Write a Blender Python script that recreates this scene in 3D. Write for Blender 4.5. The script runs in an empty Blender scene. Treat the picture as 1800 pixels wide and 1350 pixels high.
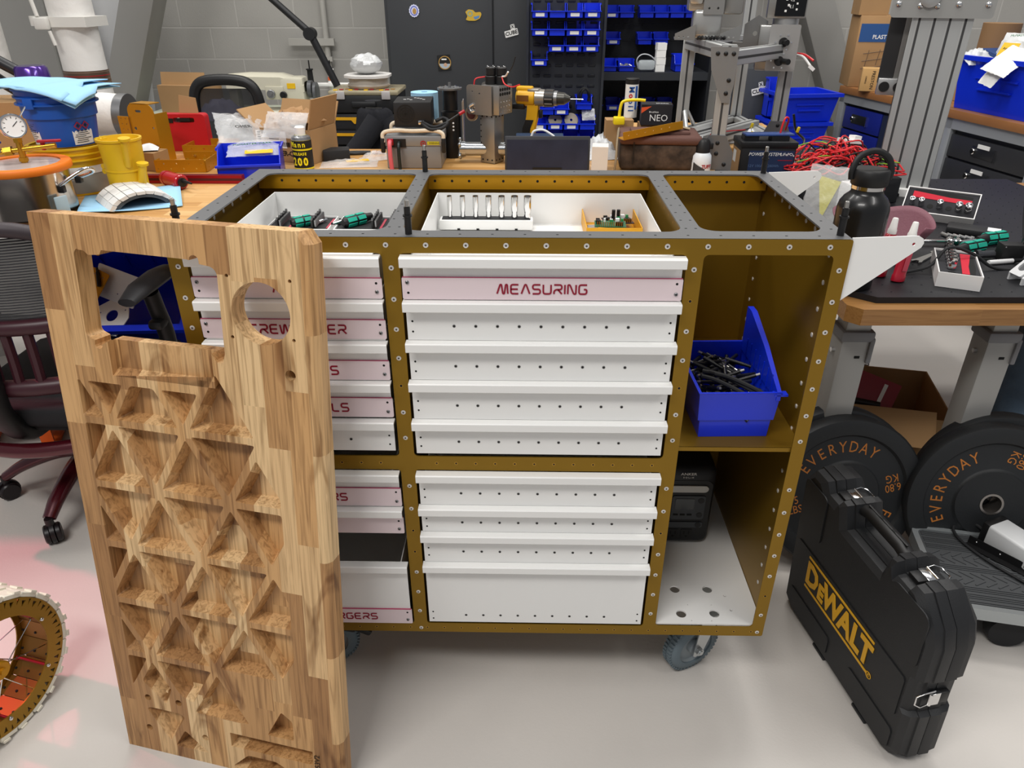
import bpy, bmesh, math, random
from mathutils import Vector, Matrix, Euler
random.seed(7)
C = bpy.context.scene.collection
PI = math.pi
R = math.radians

# ---------------------------------------------------------------- camera, world, lights, exposure
cam_data = bpy.data.cameras.new('camera')
cam_data.sensor_fit = 'HORIZONTAL'
cam_data.sensor_width = 36.0
cam_data.lens = 36.0 * 1280.2 / 1800.0
cam_data.clip_start = 0.05
cam = bpy.data.objects.new('camera', cam_data)
C.objects.link(cam)
cam.location = (0.610, -1.1816, 1.488)
cam.rotation_euler = (R(90 - 28.783), 0, R(1.037))
bpy.context.scene.camera = cam

world = bpy.data.worlds.new('world')
bpy.context.scene.world = world
world.use_nodes = True
world.node_tree.nodes['Background'].inputs[0].default_value = (0.93, 0.95, 1.0, 1)
world.node_tree.nodes['Background'].inputs[1].default_value = 0.36

def area(name, loc, size, power, col=(1, 0.97, 0.93), aim=None):
    l = bpy.data.lights.new(name, 'AREA')
    l.shape = 'RECTANGLE'
    l.size, l.size_y = size
    l.energy = power
    l.color = col
    o = bpy.data.objects.new(name, l)
    o.location = loc
    if aim is not None:
        o.rotation_euler = (Vector(aim) - Vector(loc)).to_track_quat('-Z', 'Y').to_euler()
    C.objects.link(o)
    return o
area('ceiling_lamp_front', (-0.9, -2.2, 4.6), (2.4, 0.6), 140, aim=(0.2, 0.3, 0.6))
area('ceiling_lamp_side', (3.2, -1.2, 4.6), (0.6, 2.4), 75)
area('ceiling_lamp_middle', (0.4, 1.2, 4.6), (2.4, 0.6), 95)
area('ceiling_lamp_rear', (-1.6, 3.0, 4.6), (2.4, 0.6), 85)
area('ceiling_lamp_back', (2.6, 3.0, 4.6), (2.4, 0.6), 85)
# red spot lamp added out of frame to tint the floor round the chair
rl = bpy.data.lights.new('added_red_spot', 'SPOT')
rl.energy = 300
rl.color = (1.0, 0.12, 0.22)
rl.spot_size = R(30)
rl.spot_blend = 0.9
rl.shadow_soft_size = 0.08
rlo = bpy.data.objects.new('added_red_spot', rl)
rlo.location = (-2.7, 1.3, 3.0)
rlo.rotation_euler = (Vector((-1.02, 0.42, 0)) - rlo.location).to_track_quat('-Z', 'Y').to_euler()
C.objects.link(rlo)

vs = bpy.context.scene.view_settings
vs.view_transform = 'Standard'
vs.look = 'None'
vs.exposure = -0.22
vs.gamma = 1.0
vs.use_curve_mapping = False

# ---------------------------------------------------------------- materials
def lin(c):
    if isinstance(c, str):
        c = [int(c[i:i + 2], 16) / 255 for i in (0, 2, 4)]
    return [(x / 12.92 if x <= 0.04045 else ((x + 0.055) / 1.055) ** 2.4) for x in c[:3]] + [1]
MATS = {}
def mat(name, col='', rough=0.5, metal=0.0, bump=0.0, bscale=60, trans=0.0, alpha=1.0, emit=0, var=0.0, vscale=8, coat=0.0, ior=1.45):
    if name in MATS:
        return MATS[name]
    m = bpy.data.materials.new(name)
    m.use_nodes = True
    nt = m.node_tree
    b = nt.nodes['Principled BSDF']
    b.inputs['Base Color'].default_value = lin(col)
    b.inputs['Roughness'].default_value = rough
    b.inputs['Metallic'].default_value = metal
    b.inputs['IOR'].default_value = ior
    b.inputs['Coat Weight'].default_value = coat
    b.inputs['Transmission Weight'].default_value = trans
    b.inputs['Alpha'].default_value = alpha
    if emit:
        b.inputs['Emission Color'].default_value = lin(col)
        b.inputs['Emission Strength'].default_value = emit
    tc = nt.nodes.new('ShaderNodeTexCoord')
    n = nt.nodes.new('ShaderNodeTexNoise')
    n.inputs['Scale'].default_value = bscale if bump else vscale
    n.inputs['Detail'].default_value = 4
    nt.links.new(tc.outputs['Object'], n.inputs['Vector'])
    if bump:
        bp = nt.nodes.new('ShaderNodeBump')
        bp.inputs['Strength'].default_value = bump
        bp.inputs['Distance'].default_value = 0.004
        nt.links.new(n.outputs['Fac'], bp.inputs['Height'])
        nt.links.new(bp.outputs['Normal'], b.inputs['Normal'])
    if var:
        n2 = nt.nodes.new('ShaderNodeTexNoise')
        n2.inputs['Scale'].default_value = vscale
        n2.inputs['Detail'].default_value = 5
        nt.links.new(tc.outputs['Object'], n2.inputs['Vector'])
        cr = nt.nodes.new('ShaderNodeValToRGB')
        c = lin(col)
        cr.color_ramp.elements[0].color = [x * (1 - var) for x in c[:3]] + [1]
        cr.color_ramp.elements[1].color = [min(1, x * (1 + var)) for x in c[:3]] + [1]
        cr.color_ramp.elements[0].position = 0.3
        cr.color_ramp.elements[1].position = 0.7
        nt.links.new(n2.outputs['Fac'], cr.inputs['Fac'])
        nt.links.new(cr.outputs['Color'], b.inputs['Base Color'])
    MATS[name] = m
    return m

def wood(name, along, c1, c2, c3, bw, bh, grain=1.0, rough=0.45, knots=0.0):
    """staves glued side by side; along = axis letter of the grain, rows follow the two others"""
    m = bpy.data.materials.new(name)
    m.use_nodes = True
    nt = m.node_tree
    N, L = nt.nodes, nt.links
    b = N['Principled BSDF']
    b.inputs['Roughness'].default_value = rough
    tc = N.new('ShaderNodeTexCoord')
    sp = N.new('ShaderNodeSeparateXYZ')
    L.new(tc.outputs['Object'], sp.inputs[0])
    order = {'X': ('X', 'Y', 'Z'), 'Z': ('Z', 'X', 'Y')}[along]
    cb = N.new('ShaderNodeCombineXYZ')
    L.new(sp.outputs[order[0]], cb.inputs[0])
    L.new(sp.outputs[order[1]], cb.inputs[1])
    br = N.new('ShaderNodeTexBrick')
    br.offset = 0.37
    br.offset_frequency = 2
    br.squash = 0.72
    br.squash_frequency = 3
    br.inputs['Color1'].default_value = (0, 0, 0, 1)
    br.inputs['Color2'].default_value = (1, 1, 1, 1)
    br.inputs['Mortar'].default_value = (0.45, 0.45, 0.45, 1)
    br.inputs['Scale'].default_value = 1
    br.inputs['Mortar Size'].default_value = 0.0
    br.inputs['Bias'].default_value = 0
    br.inputs['Brick Width'].default_value = bw
    br.inputs['Row Height'].default_value = bh
    L.new(cb.outputs[0], br.inputs['Vector'])
    # per stave shift of the grain
    mul = N.new('ShaderNodeVectorMath')
    mul.operation = 'MULTIPLY_ADD'
    sc = {'X': (4.0, 110, 110), 'Z': (110, 110, 4.0)}[along]
    mul.inputs[1].default_value = sc
    off = N.new('ShaderNodeVectorMath')
    off.operation = 'SCALE'
    off.inputs['Scale'].default_value = 37.0
    L.new(br.outputs['Color'], off.inputs[0])
    L.new(tc.outputs['Object'], mul.inputs[0])
    L.new(off.outputs[0], mul.inputs[2])
    n1 = N.new('ShaderNodeTexNoise')
    n1.inputs['Scale'].default_value = 1.0
    n1.inputs['Detail'].default_value = 6
    n1.inputs['Distortion'].default_value = 1.4
    L.new(mul.outputs[0], n1.inputs['Vector'])
    cr = N.new('ShaderNodeValToRGB')
    e = cr.color_ramp.elements
    e[0].position, e[0].color = 0.0, lin(c1)
    e[1].position, e[1].color = 1.0, lin(c3)
    x = e.new(0.5)
    x.color = lin(c2)
    L.new(br.outputs['Color'], cr.inputs['Fac'])
    gr = N.new('ShaderNodeValToRGB')
    g = gr.color_ramp.elements
    d = 1 - 0.42 * grain
    g[0].position, g[0].color = 0.34, (d, d * 0.92, d * 0.82, 1)
    g[1].position, g[1].color = 0.56, (1.05, 1.05, 1.05, 1)
    L.new(n1.outputs['Fac'], gr.inputs['Fac'])
    mx = N.new('ShaderNodeMix')
    mx.data_type = 'RGBA'
    mx.blend_type = 'MULTIPLY'
    mx.inputs['Factor'].default_value = 1
    L.new(cr.outputs['Color'], mx.inputs['A'])
    L.new(gr.outputs['Color'], mx.inputs['B'])
    last = mx.outputs['Result']
    if knots:
        ks = N.new('ShaderNodeVectorMath')
        ks.operation = 'MULTIPLY'
        ks.inputs[1].default_value = {'X': (3, 16, 16), 'Z': (16, 16, 3.6)}[along]
        L.new(tc.outputs['Object'], ks.inputs[0])
        kn = N.new('ShaderNodeTexNoise')
        kn.inputs['Scale'].default_value = 1
        kn.inputs['Detail'].default_value = 3
        kn.inputs['Distortion'].default_value = 1.6
        L.new(ks.outputs[0], kn.inputs['Vector'])
        kr = N.new('ShaderNodeValToRGB')
        kk = kr.color_ramp.elements
        kk[0].position, kk[0].color = 0.60, (1, 1, 1, 1)
        kk[1].position, kk[1].color = 0.72, (1 - knots * 0.85, 1 - knots * 1.02, 1 - knots * 1.2, 1)
        L.new(kn.outputs['Fac'], kr.inputs['Fac'])
        m2 = N.new('ShaderNodeMix')
        m2.data_type = 'RGBA'
        m2.blend_type = 'MULTIPLY'
        m2.inputs['Factor'].default_value = 1
        L.new(last, m2.inputs['A'])
        L.new(kr.outputs['Color'], m2.inputs['B'])
        last = m2.outputs['Result']
    L.new(last, b.inputs['Base Color'])
    bp = N.new('ShaderNodeBump')
    bp.inputs['Strength'].default_value = 0.06
    L.new(n1.outputs['Fac'], bp.inputs['Height'])
    L.new(bp.outputs['Normal'], b.inputs['Normal'])
    MATS[name] = m
    return m

def block_wall(name):
    m = bpy.data.materials.new(name)
    m.use_nodes = True
    nt = m.node_tree
    N, L = nt.nodes, nt.links
    b = N['Principled BSDF']
    b.inputs['Roughness'].default_value = 0.6
    tc = N.new('ShaderNodeTexCoord')
    sp = N.new('ShaderNodeSeparateXYZ')
    L.new(tc.outputs['Object'], sp.inputs[0])
    cb = N.new('ShaderNodeCombineXYZ')
    L.new(sp.outputs['X'], cb.inputs[0])
    L.new(sp.outputs['Z'], cb.inputs[1])
    br = N.new('ShaderNodeTexBrick')
    br.inputs['Color1'].default_value = lin('a19f9a')
    br.inputs['Color2'].default_value = lin('a6a49f')
    br.inputs['Mortar'].default_value = lin('b2b0ab')
    br.inputs['Scale'].default_value = 1
    br.inputs['Mortar Size'].default_value = 0.006
    br.inputs['Mortar Smooth'].default_value = 0.4
    br.inputs['Brick Width'].default_value = 0.4064
    br.inputs['Row Height'].default_value = 0.2032
    L.new(cb.outputs[0], br.inputs['Vector'])
    L.new(br.outputs['Color'], b.inputs['Base Color'])
    n = N.new('ShaderNodeTexNoise')
    n.inputs['Scale'].default_value = 90
    L.new(tc.outputs['Object'], n.inputs['Vector'])
    ad = N.new('ShaderNodeMath')
    ad.operation = 'MULTIPLY_ADD'
    ad.inputs[1].default_value = 0.35
    L.new(n.outputs['Fac'], ad.inputs[0])
    iv = N.new('ShaderNodeMath')
    iv.operation = 'SUBTRACT'
    iv.inputs[0].default_value = 1
    L.new(br.outputs['Fac'], iv.inputs[1])
    L.new(iv.outputs[0], ad.inputs[2])
    bp = N.new('ShaderNodeBump')
    bp.inputs['Strength'].default_value = 0.35
    bp.inputs['Distance'].default_value = 0.006
    L.new(ad.outputs[0], bp.inputs['Height'])
    L.new(bp.outputs['Normal'], b.inputs['Normal'])
    return m

# ---------------------------------------------------------------- mesh helpers
def catmull(pts, n=6, closed=False):
    pts = [Vector(p) for p in pts]
    if len(pts) < 3:
        return pts
    out = []
    m = len(pts)
    rng = range(m if closed else m - 1)
    for i in rng:
        p0 = pts[(i - 1) % m] if (closed or i > 0) else pts[0] * 2 - pts[1]
        p1, p2 = pts[i], pts[(i + 1) % m]
        p3 = pts[(i + 2) % m] if (closed or i + 2 < m) else pts[-1] * 2 - pts[-2]
        for k in range(n):
            t = k / n
            out.append(0.5 * ((2 * p1) + (p2 - p0) * t + (2 * p0 - 5 * p1 + 4 * p2 - p3) * t * t + (3 * p1 - p0 - 3 * p2 + p3) * t ** 3))
    if not closed:
        out.append(pts[-1])
    return out

def rrect(x0, y0, x1, y1, r, n=5):
    """rounded rectangle outline, counter-clockwise; r one radius or four (bl, br, tr, tl)"""
    rs = [r] * 4 if not isinstance(r, (list, tuple)) else list(r)
    out = []
    for (cx, cy, a, q) in ((x0, y0, 180, rs[0]), (x1, y0, 270, rs[1]), (x1, y1, 0, rs[2]), (x0, y1, 90, rs[3])):
        if q <= 0:
            out.append((cx, cy))
            continue
        mx = cx + (q if cx == x0 else -q)
        my = cy + (q if cy == y0 else -q)
        for k in range(n + 1):
            t = R(a + 90 * k / n)
            out.append((mx + q * math.cos(t), my + q * math.sin(t)))
    return out

def circ(x, y, r, n=20, ry=None):
    ry = r if ry is None else ry
    return [(x + r * math.cos(2 * PI * k / n), y + ry * math.sin(2 * PI * k / n)) for k in range(n)]

XZ = Matrix(((1, 0, 0, 0), (0, 0, -1, 0), (0, 1, 0, 0), (0, 0, 0, 1)))    # plan (x, y) -> (x, z), extrudes towards -y
YZ = Matrix(((0, 0, 1, 0), (1, 0, 0, 0), (0, 1, 0, 0), (0, 0, 0, 1)))     # plan (x, y) -> (y, z), extrudes towards +x

def T(x, y=None, z=0):
    return Matrix.Translation(Vector(x) if y is None else Vector((x, y, z)))
def RX(a): return Matrix.Rotation(R(a), 4, 'X')
def RY(a): return Matrix.Rotation(R(a), 4, 'Y')
def RZ(a): return Matrix.Rotation(R(a), 4, 'Z')

def dirm(p0, p1):
    d = Vector(p1) - Vector(p0)
    q = d.to_track_quat('Z', 'Y').to_matrix().to_4x4()
    return T(p0) @ q, d.length

class M:
    def __init__(s, mtx=None):
        s.bm = bmesh.new()
        s.x = mtx or Matrix.Identity(4)
    def _fin(s, fs, mi):
        for f in fs:
            f.material_index = mi
    def box(s, c, d, mi=0, rot=None, bev=0.0, seg=2, taper=None):
        """c centre, d full sizes; rot matrix or rz degrees; taper scales the top in (x, y)"""
        if rot is None:
            rm = Matrix.Identity(4)
        elif isinstance(rot, Matrix):
            rm = rot
        else:
            rm = RZ(rot)
        mm = s.x @ T(c) @ rm
        tx, ty = taper or (1, 1)
        vs = []
        for z in (-1, 1):
            for y in (-1, 1):
                for x in (-1, 1):
                    kx, ky = (tx, ty) if z > 0 else (1, 1)
                    vs.append(s.bm.verts.new(mm @ Vector((x * d[0] / 2 * kx, y * d[1] / 2 * ky, z * d[2] / 2))))
        fs = [s.bm.faces.new([vs[i] for i in q]) for q in ((0, 2, 3, 1), (4, 5, 7, 6), (0, 1, 5, 4), (2, 6, 7, 3), (0, 4, 6, 2), (1, 3, 7, 5))]
        s._fin(fs, mi)
        if bev:
            ed = list({e for f in fs for e in f.edges})
            r = bmesh.ops.bevel(s.bm, geom=ed, offset=bev, segments=seg, affect='EDGES', profile=0.5)
            s._fin(r['faces'], mi)
        return s
    def ring(s, pts):
        return [s.bm.verts.new(s.x @ Vector(p)) for p in pts]
    def skin(s, rings, mi=0, closed=True, cap=True, loop=False):
        """rings: lists of equal numbers of points"""
        rv = [s.ring(r) for r in rings]
        n = len(rv[0])
        fs = []
        seq = list(zip(rv[:-1], rv[1:]))
        if loop:
            seq.append((rv[-1], rv[0]))
        for a, b in seq:
            for i in range(n if closed else n - 1):
                j = (i + 1) % n
                fs.append(s.bm.faces.new((a[i], a[j], b[j], b[i])))
        if cap and closed and not loop:
            fs.append(s.bm.faces.new(rv[0][::-1]))
            fs.append(s.bm.faces.new(rv[-1]))
        s._fin(fs, mi)
        return s
    def cyl(s, p0, p1, r0, r1=None, n=20, mi=0, cap=True, bev=0.0):
        r1 = r0 if r1 is None else r1
        mm, L = dirm(p0, p1)
        prof = [(r0, 0), (r1, L)]
        if bev:
            prof = [(r0 - bev, 0), (r0, bev), (r1, L - bev), (r1 - bev, L)]
        rings = [[mm @ Vector((r * math.cos(2 * PI * k / n), r * math.sin(2 * PI * k / n), z)) for k in range(n)] for r, z in prof]
        return s.skin(rings, mi, True, cap)
    def lathe(s, prof, mtx=None, n=32, mi=0, cap=True, loop=False):
        mm = mtx or Matrix.Identity(4)
        rings = [[mm @ Vector((max(r, 1e-4) * math.cos(2 * PI * k / n), max(r, 1e-4) * math.sin(2 * PI * k / n), z)) for k in range(n)] for r, z in prof]
        return s.skin(rings, mi, True, cap, loop)
    def tube(s, pts, r, n=8, mi=0, smooth=0, closed=False, cap=True, flat=None):
        """r radius, number or list; flat scales the second cross axis"""
        if smooth:
            pts = catmull(pts, smooth, closed)
        pts = [Vector(p) for p in pts]
        m = len(pts)
        rs = r if isinstance(r, (list, tuple)) else [r] * m
        if len(rs) != m:
            rs = [rs[0] + (rs[-1] - rs[0]) * i / (m - 1) if len(rs) == 2 else rs[min(len(rs) - 1, int(i / (m - 1) * (len(rs) - 1) + 0.5))] for i in range(m)]
        up = None
        rings = []
        for i, p in enumerate(pts):
            if closed:
                t = pts[(i + 1) % m] - pts[i - 1]
            else:
                t = pts[min(i + 1, m - 1)] - pts[max(i - 1, 0)]
            if t.length < 1e-9:
                t = Vector((0, 0, 1))
            t.normalize()
            if up is None:
                up = Vector((0, 0, 1)) if abs(t.z) < 0.9 else Vector((1, 0, 0))
            up = (up - t * up.dot(t))
            if up.length < 1e-6:
                up = t.orthogonal()
            up.normalize()
            sd = t.cross(up)
            fl = 1 if flat is None else flat
            rings.append([p + (sd * math.cos(2 * PI * k / n) + up * math.sin(2 * PI * k / n) * fl) * rs[i] for k in range(n)])
        return s.skin(rings, mi, True, cap, closed)
    def plate(s, outer, holes=(), h=0.003, mtx=None, mi=0):
        """flat outline with holes, extruded by h along +z of mtx"""
        mm = s.x @ (mtx or Matrix.Identity(4))
        loops = [outer] + list(holes)
        if not holes:
            lo = [s.bm.verts.new(mm @ Vector((p[0], p[1], 0))) for p in outer]
            hi = [s.bm.verts.new(mm @ Vector((p[0], p[1], h))) for p in outer]
            fs = [s.bm.faces.new(lo[::-1]), s.bm.faces.new(hi)]
            n = len(lo)
            fs += [s.bm.faces.new((lo[i], lo[(i + 1) % n], hi[(i + 1) % n], hi[i])) for i in range(n)]
            s._fin(fs, mi)
            return s
        tb = bmesh.new()
        lv, es = [], []
        for lp in loops:
            v = [tb.verts.new((p[0], p[1], 0)) for p in lp]
            lv.append(v)
            for i in range(len(v)):
                es.append(tb.edges.new((v[i], v[(i + 1) % len(v)])))
        bmesh.ops.triangle_fill(tb, edges=es, use_beauty=True, use_dissolve=False)
        tb.verts.index_update()
        lo = [s.bm.verts.new(mm @ v.co) for v in tb.verts]
        hi = [s.bm.verts.new(mm @ (v.co + Vector((0, 0, h)))) for v in tb.verts]
        fs = []
        for f in tb.faces:
            ix = [v.index for v in f.verts]
            f.normal_update()
            if f.normal.z < 0:
                ix = ix[::-1]
            fs.append(s.bm.faces.new([hi[i] for i in ix]))
            fs.append(s.bm.faces.new([lo[i] for i in ix[::-1]]))
        for v in lv:
            n = len(v)
            for i in range(n):
                a, b = v[i].index, v[(i + 1) % n].index
                try:
                    fs.append(s.bm.faces.new((lo[a], lo[b], hi[b], hi[a])))
                except ValueError:
                    pass
        tb.free()
        s._fin(fs, mi)
        bmesh.ops.recalc_face_normals(s.bm, faces=fs)
        return s
    def ball(s, c, r, sc=(1, 1, 1), mi=0, n=16, m=10, rot=None):
        mm = T(c) @ (rot or Matrix.Identity(4))
        rings = []
        for j in range(1, m):
            a = PI * j / m
            rings.append([mm @ Vector((r * sc[0] * math.sin(a) * math.cos(2 * PI * k / n), r * sc[1] * math.sin(a) * math.sin(2 * PI * k / n), -r * sc[2] * math.cos(a))) for k in range(n)])
        return s.skin(rings, mi)
    def grid(s, fn, nu, nv, mi=0):
        vs = [[s.bm.verts.new(s.x @ Vector(fn(i / nu, j / nv))) for i in range(nu + 1)] for j in range(nv + 1)]
        fs = [s.bm.faces.new((vs[j][i], vs[j][i + 1], vs[j + 1][i + 1], vs[j + 1][i])) for j in range(nv) for i in range(nu)]
        s._fin(fs, mi)
        return s
    def tray(s, x0, y0, z0, x1, y1, z1, t=0.003, mi=0, rim=0.0, taper=0.0):
        """open-topped box with thin walls; taper narrows the floor on every side"""
        k = taper
        def rect(a, z, q):
            return [(x0 + a + q, y0 + a + q, z), (x1 - a - q, y0 + a + q, z), (x1 - a - q, y1 - a - q, z), (x0 + a + q, y1 - a - q, z)]
        rings = [rect(0, z0, k)]
        if rim:
            rings += [rect(0, z1 - rim, 0), rect(-rim, z1 - rim, 0), rect(-rim, z1, 0)]
        else:
            rings += [rect(0, z1, 0)]
        rings += [rect(t, z1, 0), rect(t, z0 + t, k)]
        return s.skin(rings, mi)
    def build(s, name, mats, parent=None, loc=None, rot=None, sm=40, **props):
        me = bpy.data.meshes.new(name)
        bmesh.ops.recalc_face_normals(s.bm, faces=s.bm.faces[:]) if props.pop('recalc', True) else None
        s.bm.to_mesh(me)
        s.bm.free()
        for mm in (mats if isinstance(mats, (list, tuple)) else [mats]):
            me.materials.append(mm)
        if sm:
            me.polygons.foreach_set('use_smooth', [True] * len(me.polygons))
            me.set_sharp_from_angle(angle=R(sm))
        o = bpy.data.objects.new(name, me)
        C.objects.link(o)
        if parent is not None:
            o.parent = parent
        if loc is not None:
            o.location = loc
        if rot is not None:
            o.rotation_euler = [R(a) for a in rot]
        for k, v in props.items():
            o[k] = v
        return o

def thing(name, label, cat, loc=(0, 0, 0), rz=0, group=None, rot=None):
    o = bpy.data.objects.new(name, None)
    o.empty_display_size = 0.05
    C.objects.link(o)
    o.location = loc
    o.rotation_euler = (0, 0, R(rz)) if rot is None else [R(a) for a in rot]
    return tag(o, label, cat, group)
def tag(o, label, cat, group=None):
    o['label'] = label
    o['category'] = cat
    if group:
        o['group'] = group
    return o
def struct(o):
    o['kind'] = 'structure'
    return o
def kids(o):
    return [c for c in C.objects if c.parent == o]
def dup(root, loc, rz=None, label=None, group=None, rot=None):
    r = root.copy()
    C.objects.link(r)
    r.location = loc
    if rz is not None:
        r.rotation_euler = (0, 0, R(rz))
    if rot is not None:
        r.rotation_euler = [R(a) for a in rot]
    if label:
        r['label'] = label
    if group:
        r['group'] = group
    for ch in list(root.children):
        c = ch.copy()
        C.objects.link(c)
        c.parent = r
        for g in ch.children:
            d = g.copy()
            C.objects.link(d)
            d.parent = c
    return r

def txt(s, size, m, parent, mtx, name='lettering', ext=0.0004, align='CENTER', sx=1.0, shear=0.0, bold=0.0, sp=1.0):
    """writing as a thin mesh; mtx maps the text plane (x right, y up) to the parent"""
    cu = bpy.data.curves.new(name, 'FONT')
    cu.body = s
    cu.size = size
    cu.align_x = align
    cu.align_y = 'CENTER'
    cu.extrude = ext
    cu.offset = bold
    cu.shear = shear
    cu.space_character = sp
    cu.resolution_u = 2
    o = bpy.data.objects.new(name, cu)
    me = bpy.data.meshes.new_from_object(o)
    bpy.data.objects.remove(o)
    bpy.data.curves.remove(cu)
    me.transform(mtx @ Matrix.Diagonal((sx, 1, 1, 1)))
    me.materials.clear()
    me.materials.append(m)
    me.name = name
    ob = bpy.data.objects.new(name, me)
    C.objects.link(ob)
    ob.parent = parent
    return ob

WORM = {
    'M': (1.12, [[(0, 0), (.32, 1), (.46, 1), (.6, 0), (.76, 0), (.9, 1), (1.06, 1), (1.12, 0)]]),
    'E': (.78, [[(.78, 1), (0, 1), (0, 0), (.78, 0)], [(0, .5), (.72, .5)]]),
    'A': (.86, [[(0, 0), (.36, 1), (.5, 1), (.86, 0)]]),
    'S': (.78, [[(.78, 1), (0, 1), (0, .5), (.78, .5), (.78, 0), (0, 0)]]),
    'U': (.8, [[(0, 1), (0, 0), (.8, 0), (.8, 1)]]),
    'R': (.8, [[(0, 1), (.8, 1), (.8, .48), (.2, .48), (0, .3), (0, 0)], [(.4, .48), (.82, 0)]]),
    'I': (.0, [[(0, 0), (0, 1)]]),
    'N': (.84, [[(0, 0), (0, 1), (.2, 1), (.62, 0), (.84, 0), (.84, 1)]]),
    'G': (.8, [[(.8, 1), (0, 1), (0, 0), (.8, 0), (.8, .5), (.5, .5)]]),
    'C': (.78, [[(.78, 1), (0, 1), (0, 0), (.78, 0)]]),
    'W': (1.1, [[(0, 1), (.1, 0), (.28, 0), (.46, 1), (.6, 1), (.78, 0), (.96, 0), (1.1, 1)]]),
    'D': (.82, [[(0, 0), (0, 1), (.82, 1), (.82, 0), (0, 0)]]),
    'V': (.86, [[(0, 1), (.36, 0), (.5, 0), (.86, 1)]]),
    'T': (.8, [[(0, 1), (.8, 1)], [(.4, 1), (.4, 0)]]),
    'O': (.84, [[(.42, 1), (0, 1), (0, 0), (.84, 0), (.84, 1), (.42, 1)]]),
    'L': (.72, [[(0, 1), (0, 0), (.72, 0)]]),
    'H': (.8, [[(0, 0), (0, 1)], [(.8, 0), (.8, 1)], [(0, .5), (.8, .5)]]),
}
def worm(word, size, m, parent, cx, cz, y, name='lettering'):
    """rounded single-stroke lettering on a plane facing -y, centred at (cx, cz)"""
    b = M()
    tot = sum(WORM[c][0] for c in word) + 0.32 * (len(word) - 1)
    x = -tot / 2
    hw = 0.085
    for c in word:
        w, strokes = WORM[c]
        for st in strokes:
            pts = [Vector((p[0], p[1])) for p in st]
            path = [pts[0]]
            for i in range(1, len(pts) - 1):
                a, p, q = pts[i - 1], pts[i], pts[i + 1]
                r = min(0.24, (a - p).length / 2, (q - p).length / 2)
                s0, s1 = p + (a - p).normalized() * r, p + (q - p).normalized() * r
                for k in range(6):
                    t = k / 5
                    path.append(s0 * (1 - t) ** 2 + p * 2 * t * (1 - t) + s1 * t * t)
            path.append(pts[-1])
            rings = []
            for i, p in enumerate(path):
                t = path[min(i + 1, len(path) - 1)] - path[max(i - 1, 0)]
                t = t.normalized() if t.length > 1e-6 else Vector((1, 0))
                nn = Vector((-t.y, t.x)) * hw
                q = []
                for sgn, dy in ((1, 0), (1, -0.0008), (-1, -0.0008), (-1, 0)):
                    v = p + nn * sgn
                    q.append((cx + (x + v.x) * size, y + dy, cz + (v.y - 0.5) * size))
                rings.append(q)
            b.skin(rings)
        x += w + 0.32
    return b.build(name, m, parent, sm=0)

# ---------------------------------------------------------------- shared materials
GOLD = mat('gold_anodised', '8a6a1c', 0.42, 0.6, var=0.06, vscale=3)
GOLDP = mat('gold_bracket', 'c08a1c', 0.4, 0.6)
STEEL = mat('grey_steel', '8c8d8e', 0.38, 0.8)
GREYP = mat('grey_plate', '77787a', 0.42, 0.55)
ALU = mat('aluminium', 'b4b4b3', 0.35, 0.75)
CHROME = mat('chrome', 'dedede', 0.12, 1.0)
WHITE = mat('white_powder_coat', 'ececea', 0.35)
PINKP = mat('pale_pink_film', 'e3d2d6', 0.3)
WINE = mat('wine_red', '8e0a2c', 0.5)
BLACK = mat('black_plastic', '151516', 0.45)
BLACKR = mat('black_rubber', '1b1c1e', 0.7)
DARK = mat('dark_hole', '070707', 0.8)
BLUE = mat('blue_polypropylene', '0c2fd0', 0.32, coat=0.15)
RED = mat('red_plastic', 'a31522', 0.35)
YELLOW = mat('yellow_plastic', 'e6b81a', 0.4)
CARD = mat('cardboard', 'a8845a', 0.8, bump=0.05, bscale=200, var=0.06, vscale=5)
CARDD = mat('cardboard_inside', '7e603e', 0.85)
PAPER = mat('white_paper', 'ebebe8', 0.6)
LABEL = mat('white_label', 'f0f0ee', 0.5)
INK = mat('black_ink', '141414', 0.6)
CLEAR = mat('clear_film', 'f2f4f5', 0.16, trans=0.0, alpha=0.28)
CLEARC = mat('clear_crinkled_film', 'f2f4f5', 0.2, alpha=0.3, bump=1.0, bscale=45)
SHOPB = mat('light_blue_towel', '9ccbea', 0.85, bump=0.15, bscale=300)
BENCH = wood('maple_bench', 'X', 'b9884a', 'c99a5c', 'd9b078', 0.55, 0.048, 0.35, 0.4)
DKGREY = mat('charcoal_enamel', '3a3c40', 0.45, 0.2)

# ---------------------------------------------------------------- setting
b = M()
b.box((0.4, 0.5, -0.05), (13, 13, 0.1))
struct(b.build('floor', mat('painted_floor', 'c9c4be', 0.42, bump=0.09, bscale=140, var=0.05, vscale=2.2), sm=0))
b = M()
b.box((0.4, 4.6, 2.4), (13, 0.2, 4.8))
struct(b.build('wall_back', block_wall('painted_block'), sm=0))

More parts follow.
